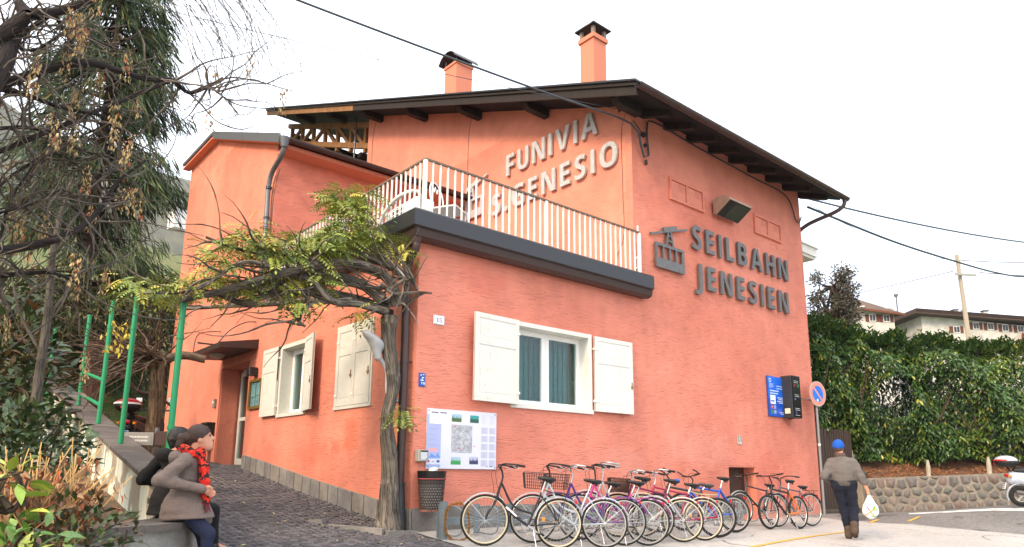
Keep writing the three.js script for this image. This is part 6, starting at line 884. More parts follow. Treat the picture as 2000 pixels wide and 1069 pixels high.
function leafTree(name, label, cat, base, trunkPts, trunkR, clumps, leaf, lm, palette, perArea, seed, barkC, group) {
  const r = rng(seed), t = thing(name, label, cat, group), tr = [limb(trunkPts, trunkR, 9, 3, .1, seed)], mats = [], cols = [], end = arr(trunkPts[trunkPts.length - 1]);
  for (const [x, y, z, a, b, c] of clumps) { const k = arr(trunkPts[min(trunkPts.length - 1, floor(r() * trunkPts.length * .6 + trunkPts.length * .4))]), e = V(x, y, z); tr.push(limb([k, k.clone().lerp(e, .5).add(rdir(r).multiplyScalar(.12)), e], [.05, .03, .012].map((q) => q * trunkR[0] * 6), 6, 3)); for (let i = 0; i < perArea; i++) { const d = rdir(r), q = pow(r(), .5), p = V(x + d.x * a * q, y + d.y * b * q, z + d.z * c * q); mats.push(aim(p, d.clone().add(rdir(r)).add(V(0, -.2, 0)), r() * 6, .7 + r() * .6)); cols.push(vary(pick(palette, r), r, .3)); } }
  part(t, 'trunk', tr, bark(barkC, 2, .012)); instances(t, 'crown', leaf, lm, mats, cols); return t;
}
// dark evergreen behind the hedge
{ const r = rng(5), cl = []; for (let i = 0; i < 46; i++) { const d = rdir(r), k = .55 + .45 * r(); cl.push([21.9 + d.x * 1.0 * k, 7.55 + d.y * 1.35 * k + (r() < .2 ? .2 : 0), -3.9 + d.z * 1.0 * k, .34, .3, .34]); } for (let i = 0; i < 16; i++) cl.push([21.2 + r() * 1.9, 5.6 + r() * .9, -4.2 + r(), .4, .35, .4]); leafTree('evergreen_tree', 'dark brownish evergreen tree rising behind the laurel hedge', 'tree', null, [[21.9, 0, -3.9], [21.95, 4, -3.9], [21.9, 6.5, -3.95], [21.9, 8.2, -3.9]], [.2, .16, .11, .04], cl, leafG(.1, .055, .2, .1, 1), LM(.6), [[.07, .06, .045], [.09, .075, .05], [.05, .065, .035], [.12, .09, .065]], 170, 21, 0x5a4a40); }
// conifer with hanging sprays behind the ramp
{
  const r = rng(44), t = thing('conifer_tree', 'tall dark conifer with drooping sprays beside the station gable', 'tree'), bx0 = -1.95, bz = -16.6, spray = (() => { const ps = []; for (let i = 0; i < 7; i++) { const s = i / 6; for (const q of [-1, 1]) ps.push(leafG(.16 * (1 - s * .5), .036, .1, .2, 0).applyMatrix4(TR(0, -.10 * s * s, s * .36, 0, q * .75, 0))); } ps.push(leafG(.42, .03, .1, .25, 1)); return mergeGeometries(ps); })();
  const tr = [limb([[bx0, 1.5, bz], [bx0 + .05, 6, bz], [bx0 + .1, 12, bz], [bx0 + .2, 21, bz]], [.24, .19, .13, .04], 10, 4, .1)], mats = [], cols = [];
  for (let i = 0; i < 340; i++) { const y = 3.4 + 17.6 * pow(r(), 1.1), rad = lerp(3.2, .45, pow(clamp((y - 5) / 16.5, 0, 1), 1.2)) * (.7 + .5 * r()) * (y < 6 ? .8 : 1), a = r() * 2 * PI, p0 = V(bx0 + .1, y + .5, bz), w = wander(p0, V(cos(a), .05, sin(a)), rad, 5, .12, -.07, r); tr.push(limb(w, [.05, .04, .03, .02, .012, .006], 5, 1)); for (let k = 0; k < 95; k++) { const f = .25 + .75 * pow(r(), .8), j = min(4, floor(f * 5)), q = w[j].clone().lerp(w[j + 1], f * 5 - j).add(V((r() - .5) * .5, (r() - .65) * .55, (r() - .5) * .5)); mats.push(aim(q, V(cos(a), -1.1 - r(), sin(a)).addScaledVector(rdir(r), .6), r() * 6, 1.05 + r() * .8)); cols.push(vary(r() < .06 ? [.17, .14, .04] : r() < .35 ? [.075, .105, .028] : [.028, .06, .022], r, .35)); } }
  part(t, 'trunk', tr, bark(0x6b5a4c, 1.5, .02)); instances(t, 'crown', spray, LM(.7), mats, cols);
}
// old wisteria on the corner: twisted trunk, tangled limbs, yellowing leaves
{
  const r = rng(8), t = thing('wisteria_vine', 'old twisted wisteria with thick grey trunk growing up the corner', 'vine'), g = groundY(-.3, -.1), mb = bark(0xb0aaa3, 2.2, .05), tk = [];
  const T = [[-.32, g - .1, -.05], [-.33, .3, -.08], [-.28, .95, -.1], [-.35, 1.5, -.12], [-.33, 2.05, -.1], [-.40, 2.6, -.1], [-.36, 3.0, -.12]];
  for (let k = 0; k < 6; k++) { const a = k / 6 * 2 * PI; tk.push(limb(T.map(([x, y, z], i) => { const tw = a + i * .8, q = [.13, .09, .062, .052, .055, .062, .08][i]; return [x + cos(tw) * q * .85 + .03 * sin(i * 1.9), y, z + sin(tw) * q]; }), [.12, .07, .06, .046, .056, .046, .06], 9, 5, .4, k + 3)); }
  tk.push(limb(T, [.13, .095, .075, .065, .065, .07, .08], 10, 5, .2, 30));
  part(t, 'trunk', tk, mb);
  const S = V(-.36, 3.0, -.12), vines = [], ends = [];
  const main = [ // limbs sweeping out along the wires towards the posts
    [[-.3, 3.15, -.05], [-.4, 3.45, -.05], [-.75, 3.66, -.1], [-1.3, 3.66, -.2], [-1.9, 3.42, -.2], [-2.6, 3.08, -.3], [-3.1, 2.86, -.45]],
    [[-.5, 3.2, -.1], [-.9, 3.5, -.3], [-1.5, 3.5, -.4], [-2.1, 3.25, -.5], [-2.9, 2.95, -.55]],
    [[-.35, 3.1, -.2], [-.75, 3.22, -.4], [-1.3, 3.28, -.5], [-1.9, 3.15, -.6], [-2.3, 2.95, -.6], [-2.6, 3.05, -.7]],
    [[-.45, 3.05, -.1], [-.9, 3.12, -.15], [-1.3, 3.1, -.1], [-1.55, 3.28, -.2], [-1.9, 3.38, -.3], [-2.3, 3.2, -.3]],
    [[-.3, 3.2, -.3], [-.6, 3.55, -.8], [-1.1, 3.6, -1.3], [-1.7, 3.5, -1.8], [-2.5, 3.35, -2.2], [-3.0, 3.3, -2.9]],
    [[-.3, 3.1, -.25], [-.8, 3.3, -1.0], [-1.5, 3.3, -1.9], [-2.4, 3.3, -3.0]],
    [[-.2, 3.2, -.1], [-.15, 3.5, -.05], [-.45, 3.72, -.1], [-1.0, 3.85, -.2], [-1.6, 3.7, -.3], [-2.2, 3.42, -.3]],
    [[-1.3, 3.62, -.2], [-1.9, 3.66, -.3], [-2.5, 3.62, -.4], [-2.9, 3.66, -.4]], [[-1.0, 3.15, -.12], [-1.5, 3.0, -.2], [-1.75, 2.82, -.25], [-1.6, 2.7, -.25]],
    [[-.62, 3.4, .0], [-.5, 3.3, .12], [-.1, 3.38, .2], [.12, 3.36, .2]], [[-.5, 3.3, .05], [-.3, 3.5, .12], [-.18, 3.52, .2]], [[-2.0, 3.4, -.2], [-2.5, 3.36, -.1], [-3.0, 3.0, -.3], [-3.5, 2.9, -.6]]];
  main.forEach((p, i) => { const q = p.map(([x, y, z]) => [x + (r() - .5) * .05, y + (r() - .5) * .07, z]), w = i < 3 ? .085 : i < 7 ? .06 : .03; vines.push(limb(q, q.map((_, j) => lerp(w, w * .35, j / q.length)), 8, 5, .22, i)); });
  for (let i = 0; i < 120; i++) { const m = pick(main, r), j = floor(r() * (m.length - 1)), p = V(...m[j]).lerp(V(...m[j + 1]), r()), w = wander(p, V(-.9 + r() * .8, (r() - .35) * .9, (r() - .5) * 1.2), .5 + r() * .9, 6, .3, -.02, r); vines.push(limb(w, [.02, .018, .015, .012, .009, .006, .004].map((q) => q * (.5 + r() * .7)), 5, 2)); ends.push(w[6]); }
  part(t, 'limbs', vines, mb);
  const pin = (() => { const ps = []; for (let i = 0; i < 6; i++) for (const q of [-1, 1]) ps.push(leafG(.062, .024, .2, .25, 1).applyMatrix4(TR(q * .004, -.02 * i * i * .09, .03 + i * .034, .25, q * 1.05, 0))); ps.push(leafG(.06, .024, .2, .2, 1).applyMatrix4(TR(0, -.07, .23, .35, 0, 0))); ps.push(cyl([0, 0, 0], [0, -.05, .23], .0025, .0015, 3)); return mergeGeometries(ps); })();
  const mats = [], cols = [], cl = [[-2.75, 3.5, -.45, .28, .2, 30], [-2.35, 3.72, -.4, .3, .2, 46], [-2.0, 3.62, -.4, .3, .22, 54], [-1.6, 3.85, -.35, .32, .22, 66], [-1.25, 3.98, -.3, .3, .22, 70], [-1.0, 4.2, -.3, .28, .24, 64], [-.85, 4.5, -.35, .22, .25, 40], [-1.15, 4.72, -.4, .2, .16, 30], [-.75, 4.85, -.4, .16, .14, 22], [-.55, 4.2, -.2, .2, .2, 30], [-1.9, 3.3, -.6, .4, .18, 44], [-2.6, 3.2, -.5, .35, .2, 40], [-3.0, 3.05, -.5, .25, .2, 26], [-1.45, 3.42, -.3, .3, .16, 30], [-1.6, 2.95, -.2, .2, .12, 12], [-.9, 3.0, -.2, .12, .1, 7], [-.3, 3.95, .0, .14, .14, 12], [-3.4, 3.05, -1.0, .4, .22, 40], [-2.3, 4.0, -.5, .14, .1, 8], [-.24, 1.62, .06, .1, .16, 9], [-1.1, 4.5, -.4, .1, .5, 22]];
  for (const [x, y, z, a, b, n] of cl) for (let i = 0; i < n * 1.35; i++) { const d = rdir(r), q = pow(r(), .6), p = V(x + d.x * a * q, y + d.y * b * q, z + d.z * a * q); mats.push(aim(p, V(d.x + (r() - .5), -.15 + (r() - .5) * .9, d.z + r() - .5), (r() - .5) * 1.5, .85 + r() * .55)); cols.push(vary(r() < .12 ? [.52, .45, .07] : r() < .6 ? [.30, .36, .06] : [.18, .26, .05], r, .3)); }
  instances(t, 'foliage', pin, LM(.6), mats, cols);
  // lamp head leaning out by the trunk
  const lp = thing('lamp_head', 'grey street lamp head mounted beside the wisteria trunk', 'lamp', null, [-.5, 2.4, -.14]); lp.scale.setScalar(1.35); part(lp, 'hood', sdfMesh(uni(.05, ell([-.16, .1, 0], [.16, .05, .07]), cap([-.02, -.02, 0], [-.12, .07, 0], .04, .055)), [-.4, -.1, -.12], [.08, .22, .12], .012), mat(0xa9acad, .4)).rotation.z = -.55; part(lp, 'arm', tube([[-.02, 0, 0], [.08, -.12, 0], [.12, -.4, 0], [.3, -.45, -.02]], .025, 8), mat(0xb5b7b8, .45));
}
// bare tree over the garden, twigs and dry seed bunches
{
  const r = rng(19), t = thing('bare_tree', 'leafless spreading tree with dry tan seed bunches over the garden', 'tree'), mb = bark(0x51484a, 3, .02), mt = bark(0x97908c, 4, .003), tr = [], tw = [], mats = [], cols = [];
  const trunk = V(-6.7, -.3, 1.7);
  const main = LIMBS.map(([pts, w]) => { const P = pts.map((p) => V(...p)); tr.push(limb(P, P.map((_, j) => lerp(w, w * .3, j / (P.length - 1))), 8, 4, .12, w * 100)); return [P, w]; });
  tr.push(limb([trunk, V(-6.6, 1.4, 1.8), main[0][0][0]], [.22, .19, main[0][1]], 10, 4, .1)); for (let i = 1; i < main.length; i++) tr.push(limb([V(-6.6, .8 + (i % 4) * .4, 1.75), main[i][0][0].clone().lerp(V(-6.6, 1.6, 1.8), .5).add(V(0, .2, 0)), main[i][0][0]], [main[i][1] * 1.4, main[i][1] * 1.2, main[i][1]], 8, 3));
  for (let i = 0; i < 260; i++) { const [P] = pick(main, r), j = floor(r() * (P.length - 1)), p = P[j].clone().lerp(P[j + 1], r()), w = wander(p, rdir(r).multiplyScalar(.9).add(V(.25, (r() - .5) * .7, -.1)), .35 + r() * .75, 6, .38, r() < .5 ? .06 : -.07, r); tw.push(limb(w, [.011, .0095, .008, .0065, .005, .004, .0025].map((q) => q * (.6 + r() * .6)), 4, 2)); if (r() < .75) { const v = wander(w[3], rdir(r).add(V(0, -.2, 0)), .2 + r() * .35, 4, .4, -.06, r); tw.push(limb(v, [.005, .004, .0035, .003, .002], 3, 2)); } if (r() < .17) { const e = w[5]; for (let k = 0; k < 44; k++) { mats.push(aim(e.clone().add(V((r() - .5) * .07, -r() * .26, (r() - .5) * .07)), V((r() - .5), -1.2, r() - .5), r() * 6, .6 + r() * .7)); cols.push(vary(r() < .12 ? [.30, .07, .03] : [.40, .29, .13], r, .3)); } } }
  for (let i = 0; i < 70; i++) { const a = HANG[i % HANG.length], p = V(...a).add(V((r() - .5) * .5, (r() - .2) * .5, (r() - .5) * .5)), w = wander(p, V(.3 + r() * .4, -.4, .1), .7 + r() * .7, 7, .16, -.16, r); tw.push(limb(w, [.004, .0036, .0032, .0028, .0025, .002, .0016, .0012], 4, 2)); if (i % 3 === 0) { const v = wander(w[4], V(r() - .3, -1, r() - .5), .4, 5, .2, -.1, r); tw.push(limb(v, [.003, .003, .0025, .002, .0018, .001], 3, 2)); } }
  part(t, 'trunk', tr, mb); part(t, 'twigs', tw, mt); instances(t, 'seed_bunches', leafG(.042, .016, .3, .2, 1), LM(.85), mats, cols);
}
// shrubs
function shrub(label, c, rad, n, leaf, pal, seed, stems, gloss = .4, name = 'shrub', squash = 1) {
  const r = rng(seed), t = thing(name, label, 'shrub'), mats = [], cols = [], st = [], b = V(c[0], c[1] - rad[1] * 1.1, c[2]);
  for (let i = 0; i < stems; i++) { const d = rdir(r); d.y = abs(d.y) * .8 + .2; const e = V(c[0] + d.x * rad[0] * .8, c[1] + d.y * rad[1] * .7, c[2] + d.z * rad[2] * .8), m = b.clone().lerp(e, .5).add(rdir(r).multiplyScalar(.1)); st.push(limb([b.clone().add(V((r() - .5) * .2, 0, (r() - .5) * .2)), m, e], [.022, .015, .006], 5, 3)); }
  for (let i = 0; i < n; i++) { const d = rdir(r), q = pow(r(), .38) * (.8 + .4 * fbm(d.x * 2 + 5, d.y * 2 + 5, d.z * 2 + seed, 3)), p = V(c[0] + d.x * rad[0] * q, c[1] + d.y * rad[1] * q, c[2] + d.z * rad[2] * q); mats.push(aim(p, d.clone().multiplyScalar(.8).add(rdir(r).multiplyScalar(.7)).add(V(0, .1 * squash, 0)), (r() - .5) * 1.6, .65 + r() * .7)); cols.push(vary(pick(pal, r), r, .3)); }
  part(t, 'stems', st, bark(0x6a5c4c, 4, .004)); instances(t, 'foliage', leaf, LM(gloss), mats, cols); return t;
}
shrub('dark glossy magnolia bush with a few brown leaves behind the retaining wall', [-4.75, 1.75, -1.3], [.75, .95, .7], 1500, leafG(.15, .06, .25, .2, 2), [[.03, .06, .02], [.04, .075, .025], [.05, .09, .03], [.035, .05, .02], [.05, .08, .02], [.16, .09, .03]], 3, 16, .35);
shrub('evergreen bush with reddish brown leaf backs under the bare tree', [-4.95, 2.75, -1.6], [.6, .7, .6], 520, leafG(.14, .055, .25, .2, 2), [[.05, .07, .02], [.09, .10, .03], [.24, .10, .03], [.04, .06, .02]], 13, 12, .4);
shrub('dense green bush at the retaining wall foot', [-4.55, .95, .2], [.62, .55, .7], 900, leafG(.11, .05, .25, .2, 2), [[.03, .06, .02], [.04, .08, .025], [.06, .11, .03]], 23, 10, .4);
{ // spotted laurel: each large leaf built with its blotched upper side
  const spot = canvasTex(128, 128, (x, w) => { x.fillStyle = '#ffffff'; x.fillRect(0, 0, w, w); const r = rng(4); for (let i = 0; i < 160; i++) { x.fillStyle = r() < .5 ? '#fdf6b8' : '#c9d98a'; x.beginPath(); x.arc(r() * w, r() * w, 1 + r() * 4, 0, 7); x.fill(); } }); spot.wrapS = spot.wrapT = THREE.RepeatWrapping;
  const s = shrub('spotted laurel bush with yellow blotched leaves by the seat wall end', [-5.0, .2, 3.7], [.36, .44, .36], 330, leafG(.125, .052, .22, .25, 3), [[.09, .2, .04], [.07, .17, .04], [.14, .26, .05], [.42, .45, .09], [.22, .33, .06]], 31, 12, .35);
  s.children[1].material.map = rep(spot, 9);
  shrub('young yellow-green shoots on top of the spotted laurel', [-4.98, .74, 3.8], [.11, .12, .1], 24, leafG(.12, .05, .2, .2, 3), [[.34, .42, .06], [.24, .36, .05]], 37, 5, .35);
  shrub('small leaved green undergrowth bush below the dried flower stems', [-4.42, .2, 2.75], [.42, .42, .4], 700, leafG(.085, .04, .2, .2, 1), [[.035, .07, .025], [.06, .10, .03], [.05, .06, .03], [.13, .07, .04]], 41, 12, .45);
}
{ // dried hydrangea: straw stalks and brown leaves
  const r = rng(53), t = thing('dried_bush', 'withered brown bush of straw stalks before the whitewashed wall', 'shrub'), st = [], mats = [], cols = [];
  for (let i = 0; i < 70; i++) { const p = V(-4.62 + (r() - .5) * .42, .28, 2.3 + (r() - .5) * .5), w = wander(p, V((r() - .42) * 1.2, 1, (r() - .5) * 1.0), .38 + r() * .42, 5, .14, -.02, r); st.push(limb(w, [.006, .0058, .0055, .005, .0045, .004], 5, 2)); const n = 13; for (let k = 0; k < n; k++) { const q = w[1 + floor(r() * 4)].clone().add(rdir(r).multiplyScalar(.05)); mats.push(aim(q, V(r() - .5, -.8 + (r() - .5), r() - .5), r() * 6, .6 + r() * .7)); cols.push(vary(r() < .2 ? [.42, .13, .05] : r() < .5 ? [.30, .17, .08] : [.22, .11, .06], r, .3)); } }
  part(t, 'stalks', st, mat(0xc9a46c, .9)); instances(t, 'foliage', leafG(.085, .04, .5, .6, 2), LM(.9), mats, cols);
}
{ // slim grey stem
  const g = thing('sapling', 'slim grey bare sapling before the green posts', 'tree'); part(g, 'trunk', [limb([[-4.45, .3, -.4], [-4.45, 1.2, -.4], [-4.46, 1.9, -.3], [-4.47, 2.4, -.2], [-4.52, 3.2, 0], [-4.45, 3.9, .05]], [.06, .05, .045, .04, .03, .015], 8, 4, .06), limb([[-4.47, 2.4, -.2], [-4.3, 2.75, -.1], [-4.2, 3.2, 0]], [.022, .016, .006], 6, 3), limb([[-4.46, 2.0, -.3], [-4.7, 2.4, -.3], [-4.85, 2.9, -.3]], [.02, .014, .005], 6, 3)], bark(0x8f8a84, 3, .004));
}
{ // second wisteria trunk with cut limbs and a tangle above
  const r = rng(61), t = thing('wisteria_vine', 'pruned wisteria with peeling pale trunk behind the scooter', 'vine'), y = groundY(-1.7, -6.9), tk = [], v = []; for (let k = 0; k < 3; k++) tk.push(limb([0, .5, 1, 1.6, 2.2].map((h, i) => [-1.7 - .03 * i + cos(k * 2.1 + i * .9) * .07, y - .1 + h, -6.9 + i * .08 + sin(k * 2.1 + i * .9) * .07]), [.11, .09, .085, .08, .08], 8, 4, .2, k)); part(t, 'trunk', tk, bark(0xb59a7c, 2, .03));
  for (let i = 0; i < 90; i++) { const p = V(-1.85 + (r() - .5) * .5, y + 2.05 + r() * .25, -6.6), w = wander(p, V(-1.2 + r() * 1.2, (r() - .4) * .5, (r() - .6) * 1.6), 1 + r() * 1.8, 7, .28, -.01, r); v.push(limb(w, [.03, .026, .02, .016, .012, .009, .006, .004].map((q) => q * (.4 + r() * .8)), 5, 2)); } v.push(limb([[-1.8, y + 2.1, -6.6], [-1.4, y + 2.25, -6.5], [-1.0, y + 2.2, -6.4]], [.09, .1, .085], 8, 4, .2)); part(t, 'limbs', v, bark(0x9a8674, 3, .01));
  const mats = [], cols = []; const pin = leafG(.16, .09, .2, .3, 2); for (let i = 0; i < 60; i++) { mats.push(aim(V(-2.9 + (r() - .5) * .5, 3.05 + (r() - .5) * .6, -4.9 + (r() - .5) * .5), V(r() - .5, -1, r() - .5), r() * 6, .4 + r() * .35)); cols.push(vary([.55, .42, .06], r, .25)); } instances(t, 'foliage', pin, LM(.7), mats, cols);
  const tt = thing('tree_trunk', 'reddish brown tree trunk standing on the grass slope', 'tree'); part(tt, 'trunk', limb([[-2.3, groundY(-2.3, -9.9) - .2, -9.9], [-2.33, 2.4, -9.9], [-2.4, 3.3, -9.8], [-2.45, 3.7, -9.75]], [.26, .22, .21, .18], 12, 5, .12), bark(0x7a5648, 1.4, .04)); part(tt, 'trunk_limb', limb([[-2.42, 3.3, -9.8], [-1.9, 3.0, -9.6], [-1.5, 2.6, -9.5], [-1.1, 2.5, -9.4], [-.7, 2.2, -9.3]], [.06, .05, .045, .04, .02], 7, 4, .15), bark(0x5a4a40, 3, .01));
}
// bushes on the slope behind
[['olive green bush at the hillside foot under the conifer', -.5, 5.2, -13.2, 1.0, 1.0, 7], ['yellowish green bush beside the gable wall', .1, 4.2, -14.5, .8, 1.1, 8], ['dark green bush on the slope behind the green posts', -3.0, 5.0, -15, 1.3, 1.3, 9], ['grey green bush on the slope at the conifer foot', -1.9, 5.3, -14.6, 1.0, .9, 10], ['dense bush on the slope behind the magnolia', -4.6, 3.9, -13.5, 1.2, 1.5, 11], ['loose bush low on the slope above the retaining wall', -3.9, 2.9, -10.3, .8, .8, 12]].forEach(([l, x, y, z, a, b, s]) => shrub(l, [x, max(y, hillY(x, z) + b * .6), z], [a, b, a], 900, leafG(.13, .06, .2, .2, 1), [[.05, .065, .022], [.08, .09, .028], [.12, .12, .03], [.06, .05, .03], [.04, .055, .02]], s, 10, .6));
{ // grass tufts and vine stakes on the slope
  const r = rng(71), mats = [], cols = [], tuft = (() => { const p = []; for (let i = 0; i < 5; i++) p.push(leafG(.22, .014, .1, .3, 1).applyMatrix4(TR(0, 0, 0, -1.1 + (i % 2) * .3, i * 1.26, 0))); return mergeGeometries(p); })();
  for (let i = 0; i < 9000; i++) { const z = -9.4 - pow(r(), 1.4) * 16, x = -5.5 + r() * 7 + (-9 - z) * .1; if (x > -.3 && z > -13.4) continue; const y = z > -11.5 ? groundY(clamp(x, -9, 6), z) + .08 : hillY(x, z); mats.push(aim(V(x, y, z), V(r() - .5, .0, r() - .5), 0, .6 + r() * .9)); cols.push(vary(r() < .15 ? [.22, .16, .06] : [.09, .15, .035], r, .35)); }
  instances(scene, 'grass', tuft, LM(.8), mats, cols).userData.label = 'green grass on the slope behind the ramp';
  const st = [], pm = mat(0xa9a49a, .9); for (let i = 0; i < 9; i++) for (let j = 0; j < 4; j++) { const x = 4 + j * 1.6 + i * .9 + (r() - .5) * .3, z = -34 - j * 6; const y = hillY(x, z), o = part(scene, 'vine_stake', cyl([x, y - .3, z], [x + (r() - .5) * .2, y + 1.9, z], .05, .05, 5), pm); tag(o, 'pale vineyard stake on the hillside beside the gable', 'stake', 'vineyard stakes on the hillside'); }
  const h = thing('distant_house', 'tiny white house on the far slope seen beside the gable wall', 'house', null, [58, 88, -250], .2); h.scale.setScalar(1.8); part(h, 'wall', bx(-1.6, 1.6, -2, 2, -1.5, 1.5), mat(0xe8e6e2, .9)); part(h, 'roof', prism([[-2, 2], [2, 2], [0, 3]], 3.4, TR(0, 0, -1.7)), mat(0x7a6f68, .9));
}
{ const r = rng(83), mats = [], cols = []; for (let i = 0; i < 130; i++) { const x = -2.6 + r() * 2.5, z = -7 + r() * 8; mats.push(aim(V(x, groundY(x, z) + .03, z), V(r() - .5, (r() - .5) * .3, r() - .5), (r() - .5), .5 + r() * .7)); cols.push(vary(pick([[.5, .42, .22], [.36, .24, .1], [.45, .42, .12]], r), r, .3)); } instances(scene, 'fallen_leaves', leafG(.06, .026, .3, .2, 1), LM(.9), mats, cols).userData.label = 'fallen leaves scattered on the cobbled ramp'; }
// ---------- scooters ----------
function scooter(label, pos, ry, paint, lidRed) {
  const t = thing('scooter', label, 'scooter', null, pos, ry), pm = mat(paint, .25, { metalness: .2 }), k = mat(0x17171a, .45), W = (x) => { const w = sub(t, 'wheel'); w.position.set(x, .24, 0); part(w, 'tyre', fin(new THREE.TorusGeometry(.19, .055, 10, 32)), mTyre); part(w, 'rim', [fin(new THREE.TorusGeometry(.14, .014, 8, 32)), cyl([0, 0, -.04], [0, 0, .04], .04, .04, 14), ...[0, 1, 2].map((i) => beam([0, 0, 0], [.135 * cos(i * 2.09), .135 * sin(i * 2.09), 0], .03, .035))], mRim); };
  W(-.62); W(.62);
  part(t, 'tail_body', sdfMesh(uni(.06, cap([-.75, .74, 0], [-.15, .66, 0], .085, .13), cap([-.55, .6, 0], [-.15, .5, 0], .11, .14), ell([-.72, .62, 0], [.16, .12, .11])), [-1, .3, -.26], [.1, .95, .26], .018), pm);
  part(t, 'rear_fender', sdfMesh((x, y, z) => max(abs(hypot(x + .62, y - .24) - .29) - .012, abs(z) - .07, .24 - y + (x < -.62 ? -.12 : 0), x + .35), [-1, .1, -.1], [-.3, .6, .1], .014), pm);
  part(t, 'floor', rbox(.5, .1, .36, .04, .15, .34, 0), k);
  part(t, 'leg_shield', sdfMesh(uni(.05, cap([.42, .4, 0], [.52, .92, 0], .12, .1), ell([.46, .7, 0], [.07, .3, .22]), cap([.62, .55, 0], [.5, .75, 0], .07, .06)), [.2, .25, -.3], [.8, 1.1, .3], .018), pm);
  part(t, 'seat', sdfMesh(uni(.06, cap([-.66, .84, 0], [-.05, .79, 0], .075, .09), ell([-.1, .8, 0], [.2, .07, .14])), [-.85, .65, -.2], [.2, .96, .2], .018), k);
  part(t, 'handlebar', [cyl([.52, .92, 0], [.46, 1.04, 0], .03), tube([[.38, 1.06, -.34], [.46, 1.07, -.15], [.48, 1.05, 0], [.46, 1.07, .15], [.38, 1.06, .34]], .014, 7), cyl([.39, 1.06, .24], [.36, 1.06, .36], .02), cyl([.39, 1.06, -.24], [.36, 1.06, -.36], .02)], k);
  for (const s of [-1, 1]) { const m = part(t, 'mirror', cyl([.44, 1.06, s * .2], [.4, 1.25, s * .3], .007), k); part(m, 'mirror_glass', rbox(.02, .09, .13, .008, .39, 1.28, s * .33), mChrome); }
  part(t, 'fork', [cyl([.52, .7, .06], [.62, .24, .07], .022), cyl([.52, .7, -.06], [.62, .24, -.07], .022)], k);
  part(t, 'exhaust', [cyl([-.75, .33, .16], [-.25, .26, .15], .05, .045, 12), cyl([-.25, .26, .14], [0, .24, .08], .02)], mat(0x6a6664, .4, { metalness: .6 }));
  part(t, 'engine', rbox(.5, .16, .16, .04, -.36, .28, -.1), mat(0x55565a, .5, { metalness: .5 }));
  const tl = part(t, 'tail_light', rbox(.06, .07, .16, .02, -.87, .73, 0), mReflR); for (const s of [-1, 1]) part(t, 'indicator', rbox(.07, .05, .06, .015, -.83, .71, s * .15), mReflO);
  const np = part(t, 'number_plate', box(.012, .17, .17, -.93, .48, 0, 0, 0, -.25), mPVC); part(np, 'print', face(.16, .16, TR(-.94, .48, 0, 0, -PI / 2, 0).multiply(TR(0, 0, 0, -.25, 0, 0))), mat(0xffffff, .5, { map: canvasTex(64, 64, (x) => { x.fillStyle = '#e9ecf0'; x.fillRect(0, 0, 64, 64); x.fillStyle = '#2f6fc0'; x.fillRect(0, 0, 64, 14); x.fillStyle = '#444'; x.fillRect(10, 24, 44, 9); x.fillRect(10, 42, 44, 9); }) }));
  part(t, 'rack', [beam([-.9, .95, 0], [-.5, .9, 0], .1, .025), cyl([-.75, .78, .05], [-.85, .96, .05], .012), cyl([-.75, .78, -.05], [-.85, .96, -.05], .012)], k);
  const tc = part(t, 'top_case', sdfMesh((x, y, z) => max(uni(.03, ell([-.84, 1.04, 0], [.25, .13, .24]))(x, y, z), y - 1.06, .93 - y), [-1.15, .88, -.28], [-.5, 1.1, .28], .014), k);
  part(tc, 'lid', sdfMesh((x, y, z) => max(ell([-.84, 1.06, 0], [.255, .14, .245])(x, y, z), 1.06 - y), [-1.15, 1.03, -.28], [-.5, 1.24, .28], .014), lidRed ? mat(0xa01228, .3) : mat(0xc2c6cc, .3, { metalness: .3 })); part(tc, 'lid_band', sdfMesh((x, y, z) => max(abs(ell([-.84, 1.06, 0], [.262, .14, .252])(x, y, z)) - .006, abs(y - 1.085) - .022, x + .88), [-1.15, 1.03, -.28], [-.6, 1.16, .28], .012), lidRed ? mat(0xe6e4e4, .3) : mReflR); part(tc, 'badge', rbox(.012, .05, .07, .004, -1.09, 1.0, 0), mReflR);
  return t;
}
scooter('dark scooter with red and white top case parked at the ramp top', [-1.72, groundY(-1.72, -7.6) + .12, -7.6], .95, 0x24242a, true);
scooter('silver blue scooter with top case parked by the stone wall', [13.78, groundY(13.78, 4.17), 4.19], -1.05, 0xaeb9c6, false).scale.setScalar(.92);
